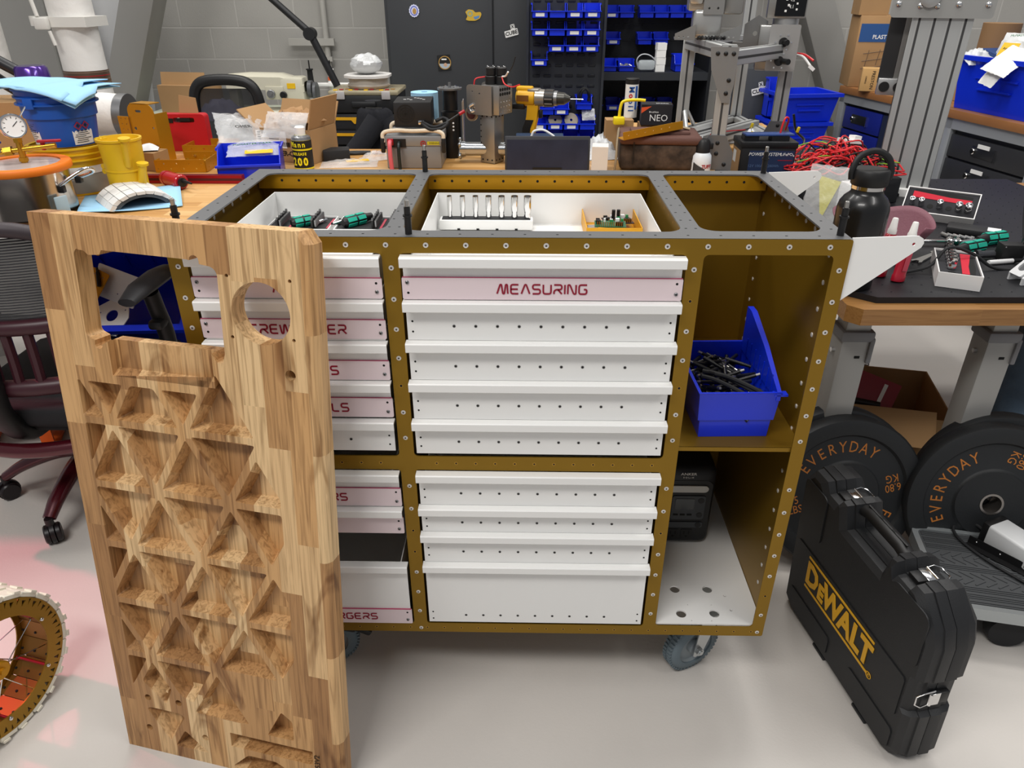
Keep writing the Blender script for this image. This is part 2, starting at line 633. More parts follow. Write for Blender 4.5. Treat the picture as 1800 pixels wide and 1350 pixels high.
# ---------------------------------------------------------------- drawer cart
W, D, Z0, Z1 = 1.155, 0.508, 0.1925, 1.1165
cart = thing('tool_cart', 'large gold tool cart with white drawers standing on castors mid floor', 'cart', (0, 0, 0))
F = 0.003
XO = [(0.032, 0.3678), (0.3969, 0.8833), (0.9114, 1.1286)]
ZL, ZM0, ZM1, ZT = 0.2199, 0.643, 0.675, 1.0893
holes = []
for x0, x1 in XO[:2]:
    holes += [rrect(x0, ZL, x1, ZM0, 0.007), rrect(x0, ZM1, x1, ZT, 0.009)]
holes.append(rrect(XO[2][0], ZL, XO[2][1], ZT, 0.009))
b = M()
b.plate(rrect(0, Z0, W, Z1, 0.004), holes, F, T(0, F, 0) @ XZ, 0)
DIM = []
for x in [0.05 + 0.0385 * i for i in range(29)]:
    DIM.append((x, 0.206))
for x in [0.44 + 0.0385 * i for i in range(12)] + [0.06 + 0.0385 * i for i in range(8)]:
    DIM.append((x, 0.659))
for x, z in DIM:
    b.cyl((x, 0.0002, z), (x, -0.0002, z), 0.0036, n=12, mi=1)
    b.cyl((x, -0.0001, z), (x, -0.0004, z), 0.0022, n=10, mi=2)
front = b.build('front_frame', [GOLD, mat('gold_edge', 'b98f3a', 0.4, 0.8), mat('shadowed_gold_hole', '3a2a0c', 0.7)], cart)
# rivets of the front frame
rb = M()
rb.lathe([(0.0046, 0), (0.0046, 0.0006), (0.0026, 0.0012), (0.0019, 0.0012)], RX(90), 14, 0)
rb.cyl((0, -0.0011, 0), (0, -0.00125, 0), 0.0019, n=10, mi=1)
riv = [(0.376 + 0.0675 * i, 1.1035) for i in range(-5, 12)]
for cx in (0.016, 0.3824, 0.8974, 1.1418):
    for k in range(15):
        z = 1.063 - 0.0575 * k
        if abs(z - 0.659) < 0.02:
            continue
        riv.append((cx, z))
riv += [(0.3824, 0.205), (1.1418, 0.205)]
HOL = {(0.8974, 1), (0.8974, 4), (0.3824, 4), (0.3824, 10), (0.8974, 10), (0.3824, 11), (1.1418, 13)}
r0 = rb.build('rivet', [mat('rivet_white', 'd6d3cf', 0.35, 0.4), mat('rivet_dark', '4a4644', 0.5)], front)
hb = M()
hb.cyl((0, 0.0, 0), (0, -0.0004, 0), 0.0036, n=12, mi=0)
hb.cyl((0, -0.0003, 0), (0, -0.0006, 0), 0.0025, n=12, mi=1)
h0 = hb.build('screw_hole', [mat('gold_edge', ''), DARK], front)
fr, fh = True, True
for i, (x, z) in enumerate(riv):
    k = round((1.063 - z) / 0.0575)
    if (x, k) in HOL and abs(1.063 - 0.0575 * k - z) < 1e-6:
        o = h0 if fh else h0.copy()
        if not fh: C.objects.link(o)
        fh = False
    else:
        o = r0 if fr else r0.copy()
        if not fr: C.objects.link(o)
        fr = False
    o.parent = front
    o.location = (x, -0.0001, z)
# top plate
b = M()
tops = [rrect(0.036, 0.04, 0.368, 0.468, [.03, .03, .02, .02]), rrect(0.397, 0.04, 0.881, 0.468, [.03, .03, .02, .02]), rrect(0.914, 0.045, 1.124, 0.472, [.03, .03, .02, .02])]
b.plate(rrect(0.0005, 0.0005, W - 0.0005, D - 0.0005, 0.002), tops, F, T(0, 0, Z1 - F), 0)
for x in [0.06 + 0.055 * i for i in range(20)]:
    b.box((x, 0.02, Z1 + 0.0001), (0.004, 0.003, 0.0003), 1)
    b.box((x, 0.492, Z1 + 0.0001), (0.004, 0.003, 0.0003), 1)
for y in [0.06 + 0.05 * i for i in range(8)]:
    for x in (0.016, 0.3735, 0.391, 0.889, 0.906, 1.139):
        b.box((x, y, Z1 + 0.0001), (0.004, 0.003, 0.0003), 1)
b.build('top_frame', [GREYP, DARK], cart)
# back panel with its bright inner rail
b = M()
b.box((W / 2, D - F / 2 - 0.0005, (Z0 + Z1 - F) / 2), (W - 0.002, F, Z1 - F - Z0))
b.build('back_panel', GOLD, cart)
b = M()
b.box((W / 2, 0.475, 1.1135 - 0.0165), (W - 0.01, 0.003, 0.033), 0)
b.box((W / 2, 0.49, 1.0815), (W - 0.01, 0.03, 0.003), 0)
for x in [0.06 + 0.0385 * i for i in range(29)]:
    b.cyl((x, 0.4732, 1.099), (x, 0.4734, 1.099), 0.003, n=10, mi=1)
b.build('back_rail', [mat('gold_rail', 'c08c14', 0.42, 0.5), DARK], cart)
# sides, partitions, floor, shelf
for nm, x, x2 in (('side_panel', F / 2, 1), ('side_panel', W - F / 2, -1)):
    b = M()
    b.box((x, D / 2, (Z0 + Z1 - F) / 2), (F, D - 2 * F - 0.002, Z1 - F - Z0))
    sp_ = b.build(nm, GOLD, cart)
    sb = M()
    sb.lathe([(0.0048, 0), (0.0046, 0.001), (0.0026, 0.0016), (0.0017, 0.0016)], RY(90 * x2), 12)
    pts = [(0.075, 1.065 - 0.052 * k) for k in range(16)] + [(0.465, 1.03 - 0.052 * k) for k in range(8)] + [(0.06 + 0.05 * k, 1.088) for k in range(8)]
    o = sb.build('screw_end', mat('rivet_white', ''), sp_)
    for i, (y, z) in enumerate(pts):
        q = o if i == 0 else o.copy()
        if i:
            C.objects.link(q)
        q.location = (x + x2 * F / 2, y, z)
for x in (0.3735, 0.391, 0.889, 0.906):
    b = M()
    b.box((x, D / 2, (Z0 + Z1) / 2 - 0.001), (0.002, D - 0.012, Z1 - Z0 - 0.01))
    for y in [0.07 + 0.05 * i for i in range(8)]:
        b.cyl((x - 0.0012, y, 1.095), (x + 0.0012, y, 1.095), 0.003, n=8, mi=1)
    b.build('partition', [GOLD, mat('gold_edge', '')], cart)
b = M()
b.box((0.45, D / 2, Z0 + 0.003), (0.9, D - 0.01, F))
b.build('base_plate', GOLD, cart)
b = M()
hs = [circ(0.974, 0.109, 0.0115), circ(1.051, 0.110, 0.0115), circ(0.975, 0.032, 0.0115), circ(1.051, 0.034, 0.0115), circ(1.092, 0.045, 0.0035), circ(1.088, 0.09, 0.0035), circ(0.995, 0.06, 0.0015, 8), circ(1.05, 0.06, 0.0015, 8), circ(0.995, 0.012, 0.0015, 8), circ(1.04, 0.012, 0.0015, 8)]
b.plate(rrect(0.909, 0.004, 1.151, D - 0.006, 0.002), hs, 0.004, T(0, 0, 0.2215))
b.build('bay_floor', WHITE, cart)
b = M()
b.box((1.0305, D / 2, 0.6985), (0.242, D - 0.01, 0.003))
b.box((1.0305, 0.0055, 0.6955), (0.242, 0.002, 0.009))
b.box((1.147, 0.006, 0.64), (0.004, 0.003, 0.12))
b.build('shelf', GOLD, cart)
# corner pins
pb = M()
pb.cyl((0, 0, 0), (0, 0, 0.03), 0.006, n=14)
pb.cyl((0, 0, 0.03), (0, 0, 0.033), 0.008, n=14)
pb.cyl((0, 0, 0.033), (0, 0, 0.046), 0.0055, n=14)
pb.cyl((0, 0, 0.046), (0, 0, 0.058), 0.0038, n=12, mi=1, bev=0.001)
p0 = pb.build('locating_pin', [BLACK, mat('pin_steel', 'aaa9a6', 0.3, 0.9)], cart)
for i, (x, y) in enumerate([(0.413, 0.02), (1.1415, 0.025), (0.02, 0.022), (1.1425, 0.485), (0.384, 0.487)]):
    q = p0 if i == 0 else p0.copy()
    if i:
        C.objects.link(q)
    q.location = (x, y, Z1)
# white triangular wing brackets on the right side
for y in (0.008, 0.488):
    b = M()
    b.plate([(W, 1.118), (1.255, 1.122)] + [(1.262 + 0.012 * math.cos(R(a)), 1.11 + 0.012 * math.sin(R(a))) for a in (80, 40, 0, -40)] + [(W, 1.005)], [circ(1.258, 1.108, 0.003, 10)], 0.003, T(0, y, 0) @ XZ)
    b.box((W + 0.0015, y + 0.012, 1.06), (0.003, 0.028, 0.1))
    b.build('wing_bracket', WHITE, cart)

# drawers
def drawer(x0, x1, zt, zb, yd=0.44, label=None, word='', wx=None, holes9=True, n_h=9, tray=True):
    b = M()
    xm = (x0 + x1) / 2
    b.box((xm, -0.0015, (zt - 0.003 + zb) / 2), (x1 - x0 - 0.004, 0.003, zt - 0.003 - zb), 0, bev=0.0006, seg=1)
    if tray:
        b.tray(x0 + 0.014, 0.0015, zb + 0.004, x1 - 0.014, yd, min(zt - 0.006, zb + 0.2), 0.002)
    body = b.build('drawer', WHITE, cart)
    # folded grip along the top
    l = M()
    pr = [(-0.0005, zt - 0.003), (-0.0005, zt), (-0.0175, zt), (-0.0195, zt - 0.002), (-0.0195, zt - 0.0165), (-0.018, zt - 0.018), (-0.0165, zt - 0.018), (-0.0165, zt - 0.004)]
    e = 0.0015
    l.skin([[(x, p[0], p[1]) for p in pr] for x in (x0 - e, x1 + e)])
    l.build('grip', WHITE, body)
    if label:
        z0, z1 = label
        l = M()
        l.plate(rrect(x0 - 0.001, z0, x1 + 0.001, z1, 0.003), (), 0.0025, T(0, -0.003, 0) @ XZ)
        pl = l.build('label_plate', PINKP, body)
        l = M()
        l.box((xm, -0.0045, z1 + 0.0004), (x1 - x0, 0.003, 0.0008))
        l.build('label_edge', mat('raspberry_edge', 'b5476a', 0.4), body)
        for sx, zz, scr in ((x0 + 0.008, z1 - 0.009, 1), (x0 + 0.009, z0 + 0.012, 0), (x1 - 0.009, z1 - 0.009, 0), (x1 - 0.009, z0 + 0.012, 1)):
            s_ = M()
            if scr:
                s_.ball((sx, -0.0055, zz), 0.0036, (1, 0.6, 1), 0, 12, 8)
                s_.box((sx, -0.0078, zz), (0.0035, 0.0006, 0.001), 1, rot=RY(30))
                s_.box((sx, -0.0078, zz), (0.001, 0.0006, 0.0035), 1, rot=RY(30))
                s_.build('screw', [STEEL, DARK], body)
            else:
                s_.cyl((sx, -0.0054, zz), (sx, -0.0058, zz), 0.0022, n=10)
                s_.build('screw_hole', DARK, body)
        if word:
            worm(word, 0.0165, WINE, body, wx if wx else xm, (z0 + z1) / 2, -0.0056)
    else:
        zc = zb + (zt - zb) * 0.36 if zt - zb < 0.1 else zb + 0.022
        s_ = M()
        for sx in (x0 + 0.012, x1 - 0.012):
            for zz in (zc - 0.011, zc + 0.009):
                s_.cyl((sx, -0.0028, zz), (sx, -0.0034, zz), 0.0019, n=10)
        s_.build('corner_holes', DARK, body)
        a0 = xm - 0.0385 * (n_h - 1) / 2
        for k in range(n_h):
            s_ = M()
            s_.cyl((a0 + 0.0385 * k, -0.0028, zc), (a0 + 0.0385 * k, -0.0034, zc), 0.003, n=12, mi=0)
            s_.cyl((a0 + 0.0385 * k, -0.0033, zc), (a0 + 0.0385 * k, -0.0036, zc), 0.0018, n=10, mi=1)
            s_.build('set_screw', [mat('set_screw_grey', '7d7d7d', 0.4, 0.7), DARK], body)
    return body
ML, MR = 0.4005, 0.8795
drawer(ML, MR, 1.087, 1.0065, label=(1.008, 1.048), word='MEASURING')
drawer(ML, MR, 1.006, 0.9285)
drawer(ML, MR, 0.928, 0.8475)
drawer(ML, MR, 0.847, 0.763)
drawer(ML, MR, 0.7625, 0.684)
drawer(ML, MR, 0.641, 0.5585)
drawer(ML, MR, 0.558, 0.4885)
drawer(ML, MR, 0.488, 0.4055)
drawer(ML, MR, 0.405, 0.2275)
LL, LR = 0.0365, 0.364
drawer(LL, LR, 1.087, 1.0065, label=(1.009, 1.046), word='MISC', wx=0.205)
drawer(LL, LR, 1.006, 0.9265, label=(0.931, 0.968), word='SCREWDRIVER', wx=0.1985)
drawer(LL, LR, 0.926, 0.8455, label=(0.848, 0.887), word='DRILLS', wx=0.225)
drawer(LL, LR, 0.845, 0.7655, label=(0.768, 0.809), word='TOOLS', wx=0.237)
drawer(LL, LR, 0.7625, 0.6895, n_h=5)
drawer(LL, LR, 0.641, 0.5525, label=(0.556, 0.600), word='DRIVERS', wx=0.199)
drawer(LL, LR, 0.552, 0.4835, label=(0.4845, 0.526))
drawer(LL, LR, 0.402, 0.2225, label=(0.2235, 0.266), word='CHARGERS', wx=0.215)

# castors
def castor(x, y, rz, brake, label):
    c = thing('castor', label, 'castor', (x, y, 0), rz)
    b = M()
    tp = [(0.048, -0.02), (0.058, -0.0195), (0.068, -0.015), (0.0725, -0.006), (0.0725, 0.006), (0.068, 0.015), (0.058, 0.0195), (0.048, 0.02)]
    b.lathe(tp, T(0, 0, 0.0755) @ RX(90), 44, 0, cap=False, loop=True)
    for k in range(44):
        a = 2 * PI * k / 44
        for sg in (-1, 1):
            b.box((0.0722 * math.cos(a), sg * 0.008, 0.0755 + 0.0722 * math.sin(a)), (0.006, 0.011, 0.006), 0, rot=RY(-math.degrees(a)))
    b.build('tyre', mat('grey_rubber', '66737a', 0.75), c)
    b = M()
    b.lathe([(0.012, -0.02), (0.018, -0.019), (0.02, -0.008), (0.044, -0.008), (0.049, -0.016), (0.05, 0), (0.049, 0.016), (0.044, 0.008), (0.02, 0.008), (0.018, 0.019), (0.012, 0.02)], T(0, 0, 0.0755) @ RX(90), 28, 0, cap=True)
    b.build('hub', mat('grey_hub', '8a9296', 0.5), c)
    b = M()
    for sg in (-1, 1):
        b.plate([(-0.014, 0.062), (-0.008, 0.056), (0.008, 0.056), (0.014, 0.062), (0.055, 0.172), (0.0, 0.172)], (), 0.003, T(0, sg * 0.027 + 0.0015, 0) @ XZ)
    b.box((0.027, 0, 0.171), (0.06, 0.06, 0.004))
    b.cyl((0.03, 0, 0.171), (0.03, 0, 0.187), 0.022, n=20)
    b.box((0.03, 0, 0.189), (0.1, 0.085, 0.005))
    b.build('fork', mat('zinc_plate', 'c3c7c8', 0.3, 0.85), c)
    b = M()
    b.cyl((0, -0.04, 0.0755), (0, 0.04, 0.0755), 0.006, n=12)
    for sg in (-1, 1):
        b.cyl((0, sg * 0.029, 0.0755), (0, sg * 0.037, 0.0755), 0.0105, n=6)
    b.build('axle_nut', mat('zinc_plate', ''), c)
    b = M()
    if brake:
        b.box((-0.035, 0, 0.145), (0.085, 0.075, 0.03), rot=RY(-22), bev=0.006)
        b.box((-0.085, 0, 0.118), (0.05, 0.07, 0.016), rot=RY(-35), bev=0.004)
        for q in (-0.02, 0, 0.02):
            b.box((-0.055, q, 0.157), (0.05, 0.004, 0.006), rot=RY(-25))
        b.build('brake_pedal', BLACK, c)
    else:
        b.box((0.045, -0.0, 0.155), (0.05, 0.05, 0.022), bev=0.004)
        b.build('brake_cover', BLACK, c)
    return c
castor(1.025, 0.085, 28, False, 'grey treaded castor under the front right corner of the gold cart')
castor(0.135, 0.085, 190, True, 'grey castor with black brake pedal half hidden behind the wooden slab')
castor(1.02, 0.42, 60, False, 'rear right castor in the shade under the gold cart')
castor(0.13, 0.42, 200, False, 'rear left castor in the shade under the gold cart')

# ---------------------------------------------------------------- wooden slab leaning on the cart
PW, PH, PT = 0.518, 1.167, 0.038
POCK = 0.029
slab = thing('butcher_block_countertop', 'butcher block slab with triangular milled pockets leaning against the cart front', 'wooden panel',
             (-0.263, -0.158, 0.0), rot=(-8.607, 0, -12.321))
# local axes: x across, z up the slab, -y towards the viewer; front face at y = 0
def halfplanes(poly, hp):
    for (a, b, c) in hp:          # keep a*x + b*y <= c
        out = []
        n = len(poly)
        for i in range(n):
            p, q = poly[i], poly[(i + 1) % n]
            dp, dq = a * p[0] + b * p[1] - c, a * q[0] + b * q[1] - c
            if dp <= 0:
                out.append(p)
            if dp * dq < 0:
                t = dp / (dp - dq)
                out.append((p[0] + t * (q[0] - p[0]), p[1] + t * (q[1] - p[1])))
        poly = out
        if len(poly) < 3:
            return []
    return poly
def inset_hp(tri, d):
    cx, cy = sum(p[0] for p in tri) / 3, sum(p[1] for p in tri) / 3
    hp = []
    for i in range(3):
        p, q = tri[i], tri[(i + 1) % 3]
        a, b = q[1] - p[1], -(q[0] - p[0])
        L = math.hypot(a, b)
        a, b = a / L, b / L
        c = a * p[0] + b * p[1]
        if a * cx + b * cy > c:
            a, b, c = -a, -b, -c
        hp.append((a, b, c - d))
    return hp
def area2(p):
    return abs(sum(p[i][0] * p[(i + 1) % len(p)][1] - p[(i + 1) % len(p)][0] * p[i][1] for i in range(len(p)))) / 2
def soften(p, r):
    out = []
    n = len(p)
    for i in range(n):
        a, b, c = Vector(p[i - 1]), Vector(p[i]), Vector(p[(i + 1) % n])
        q = min(r, (a - b).length * 0.4, (c - b).length * 0.4)
        s0, s1 = b + (a - b).normalized() * q, b + (c - b).normalized() * q
        for k in range(4):
            t = k / 3
            v = s0 * (1 - t) ** 2 + b * 2 * t * (1 - t) + s1 * t * t
            out.append((v.x, v.y))
    return out
def dedupe(p):
    out = []
    for q in p:
        if not out or math.hypot(q[0] - out[-1][0], q[1] - out[-1][1]) > 1e-5:
            out.append(q)
    return out
SX, SH = 0.151, 0.1328
BOSS = [(0.071, 0.150, 0.026), (0.146, 0.153, 0.024), (0.062, 0.065, 0.030), (0.20, 0.072, 0.028)]
pockets = []
big = [(-1, -1), (2, -1), (2, 3), (-1, 3)]
def node(r, i):
    return (0.097 + SX * i + (SX / 2 if r % 2 else 0), 0.529 + SH * r)
for r in range(-4, 4):
    for i in range(-2, 4):
        a, b = node(r, i), node(r, i + 1)
        up = node(r + 1, i + (1 if r % 2 else 0))
        dn = node(r - 1, i + (1 if r % 2 else 0))
        for tri in ([a, b, up], [a, b, dn]):
            cx, cy = sum(p[0] for p in tri) / 3, sum(p[1] for p in tri) / 3
            if cy > 0.93 or cy < 0.03:
                continue
            hp = inset_hp(tri, 0.0068)
            hp += [(-1, 0, -0.040), (1, 0, 0.428), (0, -1, -0.03)]
            hp += [(0, 1, 0.872)] if cx < 0.30 else [(0, 1, 0.925), (0.87, 0.5, 0.74)]
            if cx > 0.37 and cy > 0.62:
                hp.append((0.87, 0.5, 0.716))
            if cy < 0.15 and cx > 0.29:
                continue
            for bx, bz, br in BOSS:
                dx, dz = cx - bx, cy - bz
                dl = math.hypot(dx, dz)
                if dl < 0.085:
                    dx, dz = dx / dl, dz / dl
                    hp.append((-dx, -dz, -(bx * dx + bz * dz + br)))
            p = halfplanes(big, hp)
            p = dedupe(p)
            if len(p) >= 3 and area2(p) > 0.0006:
                pockets.append(soften(p, 0.006))
window = []
def lobe(cx, cy, r, a0, a1, n=8):
    return [(cx + r * math.cos(R(a0 + (a1 - a0) * k / n)), cy + r * math.sin(R(a0 + (a1 - a0) * k / n))) for k in range(n + 1)]
window += [(0.105, 0.944), (0.118, 0.951), (0.3225, 0.951), (0.327, 0.944)]
window += lobe(0.336, 0.944, 0.009, 180, 360, 6)
window += [(0.348, 0.953)]
window += lobe(0.333, 1.085, 0.016, 0, 90, 5)
window += [(0.318, 1.103)] + lobe(0.309, 1.108, 0.009, 0, 180, 6) + [(0.296, 1.109)]
window += [(0.135, 1.112), (0.130, 1.104), (0.108, 1.102), (0.100, 1.109), (0.088, 1.110)]
window += lobe(0.092, 1.100, 0.012, 110, 180, 4)
window += lobe(0.086, 0.965, 0.010, 180, 250, 4) + [(0.092, 0.951)]
window += lobe(0.099, 0.944, 0.008, 160, 340, 6)
window = dedupe(window)
cup = circ(0.4215, 1.029, 0.053, 48)
recess = [(0.118, 0.888), (0.322, 0.888), (0.322, 0.948), (0.118, 0.948)]
slot = [(0.262, 0.066), (0.452, 0.066), (0.452, 0.103), (0.262, 0.103)]
lowp = soften([(0.262, 0.012), (0.30, 0.05), (0.365, 0.05), (0.40, 0.03), (0.41, 0.008), (0.27, 0.008)], 0.006)
low2 = soften([(0.352, 0.121), (0.412, 0.121), (0.412, 0.17), (0.388, 0.19)], 0.005)
holes_front = [window, cup] + [p for p in pockets]
outer = [(0, 0), (PW - 0.012, 0), (PW - 0.012, PH - 0.02), (PW - 0.026, PH), (0, PH)]
SLAB = wood('slab_wood', 'Z', '9c7044', 'c89b66', 'e4c494', 0.30, 0.0415, 0.9, 0.5, knots=0.62)
b = M()
PL = T(0, 0.0, 0) @ XZ
# front layer with every pocket, back layer with only the through cuts
win_front = [(0.105, 0.944), (0.118, 0.951), (0.118, 0.888), (0.322, 0.888), (0.322, 0.951), (0.327, 0.944)] + window[4:]
fr_holes = [win_front, cup] + pockets + [slot, lowp, low2, circ(0.467, 0.928, 0.0095, 18)]
for bx, bz, br in BOSS:
    fr_holes.append(circ(bx, bz, 0.0078, 14))
for sx, sz in ((0.366, 1.088), (0.478, 1.088), (0.366, 0.985), (0.478, 0.99), (0.122, 0.178)):
    fr_holes.append(circ(sx, sz, 0.0032, 10))
def lap(a, b2):
    bx = lambda p: (min(q[0] for q in p), min(q[1] for q in p), max(q[0] for q in p), max(q[1] for q in p))
    A, B = bx(a), bx(b2)
    return A[0] < B[2] and B[0] < A[2] and A[1] < B[3] and B[1] < A[3]
keep = []
for h in fr_holes:
    if h in (slot, lowp, low2) or not any(lap(h, q) for q in (slot, lowp, low2)):
        keep.append(h)
through = [h for h in keep if h not in pockets]
def shrink(poly, d):
    cx, cy = sum(q[0] for q in poly) / len(poly), sum(q[1] for q in poly) / len(poly)
    per = sum(math.hypot(poly[i][0] - poly[i - 1][0], poly[i][1] - poly[i - 1][1]) for i in range(len(poly)))
    k = max(0.35, 1 - d / (2 * area2(poly) / per))
    return [(cx + (q[0] - cx) * k, cy + (q[1] - cy) * k) for q in poly]
tb = bmesh.new()
es = []
for lp in [outer] + keep:
    v = [tb.verts.new((q[0], 0, q[1])) for q in lp]
    es += [tb.edges.new((v[i], v[(i + 1) % len(v)])) for i in range(len(v))]
bmesh.ops.triangle_fill(tb, edges=es, use_beauty=True, use_dissolve=False)
tb.verts.index_update()
nv = [b.bm.verts.new(v.co) for v in tb.verts]
for f in tb.faces:
    b.bm.faces.new([nv[v.index] for v in f.verts])
tb.free()
for lp in [outer] + through:
    b.skin([[(q[0], y, q[1]) for q in lp] for y in (0.0, POCK)], cap=False)
for lp in keep:
    if lp in pockets:
        lo = shrink(lp, 0.0075)
        b.skin([[(q[0], 0.0, q[1]) for q in lp], [(q[0], POCK - 0.001, q[1]) for q in lo]], cap=False)
        b.bm.faces.new([b.bm.verts.new((q[0], POCK - 0.001, q[1])) for q in lo])
back_outer = [(0, 0), (PW, 0), (PW, PH - 0.02), (PW - 0.014, PH), (0, PH)]
b.plate(back_outer, [window, cup, [(0.270, 0.094), (0.452, 0.094), (0.452, 0.103), (0.270, 0.103)]], PT - POCK, T(0, PT, 0) @ XZ)
# long right edge: chamfer strip closing the front layer to the full width
b.skin([[(PW - 0.012, 0.0, z), (PW - 0.006, 0.003, z), (PW, 0.012, z), (PW, POCK, z), (PW - 0.012, POCK, z)] for z in (0, PH - 0.02)])
b.skin([[(PW - 0.012, 0.0, PH - 0.02), (PW - 0.006, 0.003, PH - 0.02), (PW, 0.012, PH - 0.02), (PW, POCK, PH - 0.02), (PW - 0.012, POCK, PH - 0.02)],
        [(PW - 0.026, 0.0, PH), (PW - 0.022, 0.003, PH), (PW - 0.014, 0.012, PH), (PW - 0.014, POCK, PH), (PW - 0.026, POCK, PH)]])
# shallow milled recess under the window
b.box((0.22, 0.017 + (POCK - 0.017) / 2, 0.9195), (0.204, POCK - 0.017, 0.063))
b.skin([[(x, 0.0, 0.8879), (x, 0.017, 0.8879), (x, 0.017, 0.899)] for x in (0.118, 0.322)])
bmesh.ops.remove_doubles(b.bm, verts=b.bm.verts[:], dist=0.00002)
b.build('block_board', SLAB, slab, sm=25)
txt('364753V2', 0.017, mat('burnt_brand', '3c2a18', 0.7), slab, T(0.462, -0.0008, 0.062) @ XZ @ RZ(90), 'brand_number')
b = M()
b.cyl((0.100, 0.012, 1.109), (0.112, 0.012, 1.106), 0.003, n=12)
b.cyl((0.112, 0.012, 1.106), (0.119, 0.012, 1.104), 0.005, n=12)
b.build('brass_fitting', mat('brass', 'c79a35', 0.3, 0.9), slab)

# ---------------------------------------------------------------- inside the cart
ps = thing('power_station', 'black portable power station inside the lower right bay of the gold cart', 'power station', (1.0, 0.264, 0.2256))
b = M()
b.box((0, 0.105, 0.12), (0.17, 0.205, 0.235), bev=0.022, seg=4)
b.build('housing', mat('charcoal_plastic', '27292d', 0.55), ps)
PSD = mat('power_station_dark', '141518', 0.5)
b = M()
b.plate(rrect(-0.075, 0.018, 0.075, 0.203, 0.018), (), 0.002, T(0, 0.0035, 0) @ XZ)
b.build('face_panel', PSD, ps)
b = M()
b.plate(rrect(-0.07, 0.17, 0.065, 0.189, 0.0094), (), 0.003, T(0, 0.001, 0) @ XZ)
b.build('light_bar', mat('light_bar', 'c9c8c4', 0.5), ps)
b = M()
b.plate(rrect(-0.02, 0.086, 0.062, 0.158, 0.006), (), 0.002, T(0, 0.001, 0) @ XZ)
b.plate(rrect(-0.07, 0.086, -0.025, 0.158, 0.006), (), 0.002, T(0, 0.001, 0) @ XZ)
b.plate(rrect(-0.07, 0.06, 0.062, 0.077, 0.005), (), 0.002, T(0, 0.001, 0) @ XZ)
b.build('port_panel', mat('port_panel', '3a3e43', 0.5), ps)
b = M()
b.plate(rrect(-0.012, 0.118, 0.035, 0.15, 0.003), (), 0.0012, T(0, -0.001, 0) @ XZ)
b.build('screen', mat('dim_screen', '4b4e50', 0.15), ps)
for i in range(3):
    b = M()
    x = -0.042 + 0.034 * i
    b.plate(rrect(x - 0.014, 0.024, x + 0.014, 0.053, 0.003), (), 0.0012, T(0, 0.0015, 0) @ XZ, 0)
    for sx in (-0.006, 0.006):
        b.box((x + sx, 0.0, 0.042), (0.002, 0.001, 0.008), 1)
    b.cyl((x, 0.0005, 0.031), (x, -0.0002, 0.031), 0.0026, n=10, mi=1)
    b.build('socket_outlet', [mat('outlet_black', '0e0e10', 0.5), DARK], ps)
for x, z in ((0.051, 0.144), (0.051, 0.1), (0.051, 0.0685), (-0.03, 0.095)):
    b = M()
    b.cyl((x, 0.001, z), (x, -0.002, z), 0.0075, n=18)
    b.build('button', PSD, ps)
b = M()
for i in range(3):
    b.box((-0.008 + 0.017 * i, -0.0015, 0.101), (0.012, 0.001, 0.005))
b.build('usb_ports', DARK, ps)
txt('ANKER', 0.0105, PAPER, ps, T(0.012, 0.0, 0.2235) @ XZ @ T(0, 0, 0.0005), sx=1.15)
txt('SOLIX', 0.0062, PAPER, ps, T(0.012, 0.0, 0.2135) @ XZ @ T(0, 0, 0.0005), sx=1.2, sp=1.4)

bn = thing('storage_bin', 'blue storage bin full of black pens on the gold shelf of the cart', 'bin', (1.025, 0.04, 0.7005), 2)
b = M()
def hop(z, k, f):
    return [(-0.074 + k, 0.0 + f, z), (0.074 - k, 0.0 + f, z), (0.074 - k, 0.225 - k, z), (-0.074 + k, 0.225 - k, z)]
b.skin([hop(0, 0.006, 0.004), hop(0.04, 0.004, 0.003), hop(0.04, 0.0, 0.0), hop(0.098, -0.004, -0.003), hop(0.103, -0.006, -0.005), hop(0.103, 0.0, 0.0), hop(0.003, 0.009, 0.006)])
b.skin([[(0.070, -0.004, 0.085), (0.070, -0.004, 0.104), (0.070, 0.10, 0.152), (0.070, 0.20, 0.185), (0.070, 0.226, 0.185), (0.070, 0.226, 0.085)], [(0.078, -0.004, 0.085), (0.078, -0.004, 0.104), (0.080, 0.10, 0.152), (0.082, 0.20, 0.185), (0.082, 0.226, 0.185), (0.078, 0.226, 0.085)]])
b.skin([[(0.066, y, 0.094), (0.092, y, 0.094), (0.092, y, 0.098), (0.066, y, 0.098)] for y in (-0.004, 0.012)])
b.build('bin_shell', BLUE, bn)
b = M()
for i in range(7):
    b.box((0.0695, 0.03 + 0.027 * i, 0.10), (0.002, 0.002, 0.05))
b.build('inner_ribs', BLUE, bn)
pn = M()
pn.cyl((0, 0, -0.028), (0, 0, 0.012), 0.0042, n=10)
pn.cyl((0, 0, 0.012), (0, 0, 0.028), 0.0036, n=10)
pn.cyl((0, 0, 0.028), (0, 0, 0.036), 0.0028, n=8, mi=1)
rnd = random.Random(3)
first = None
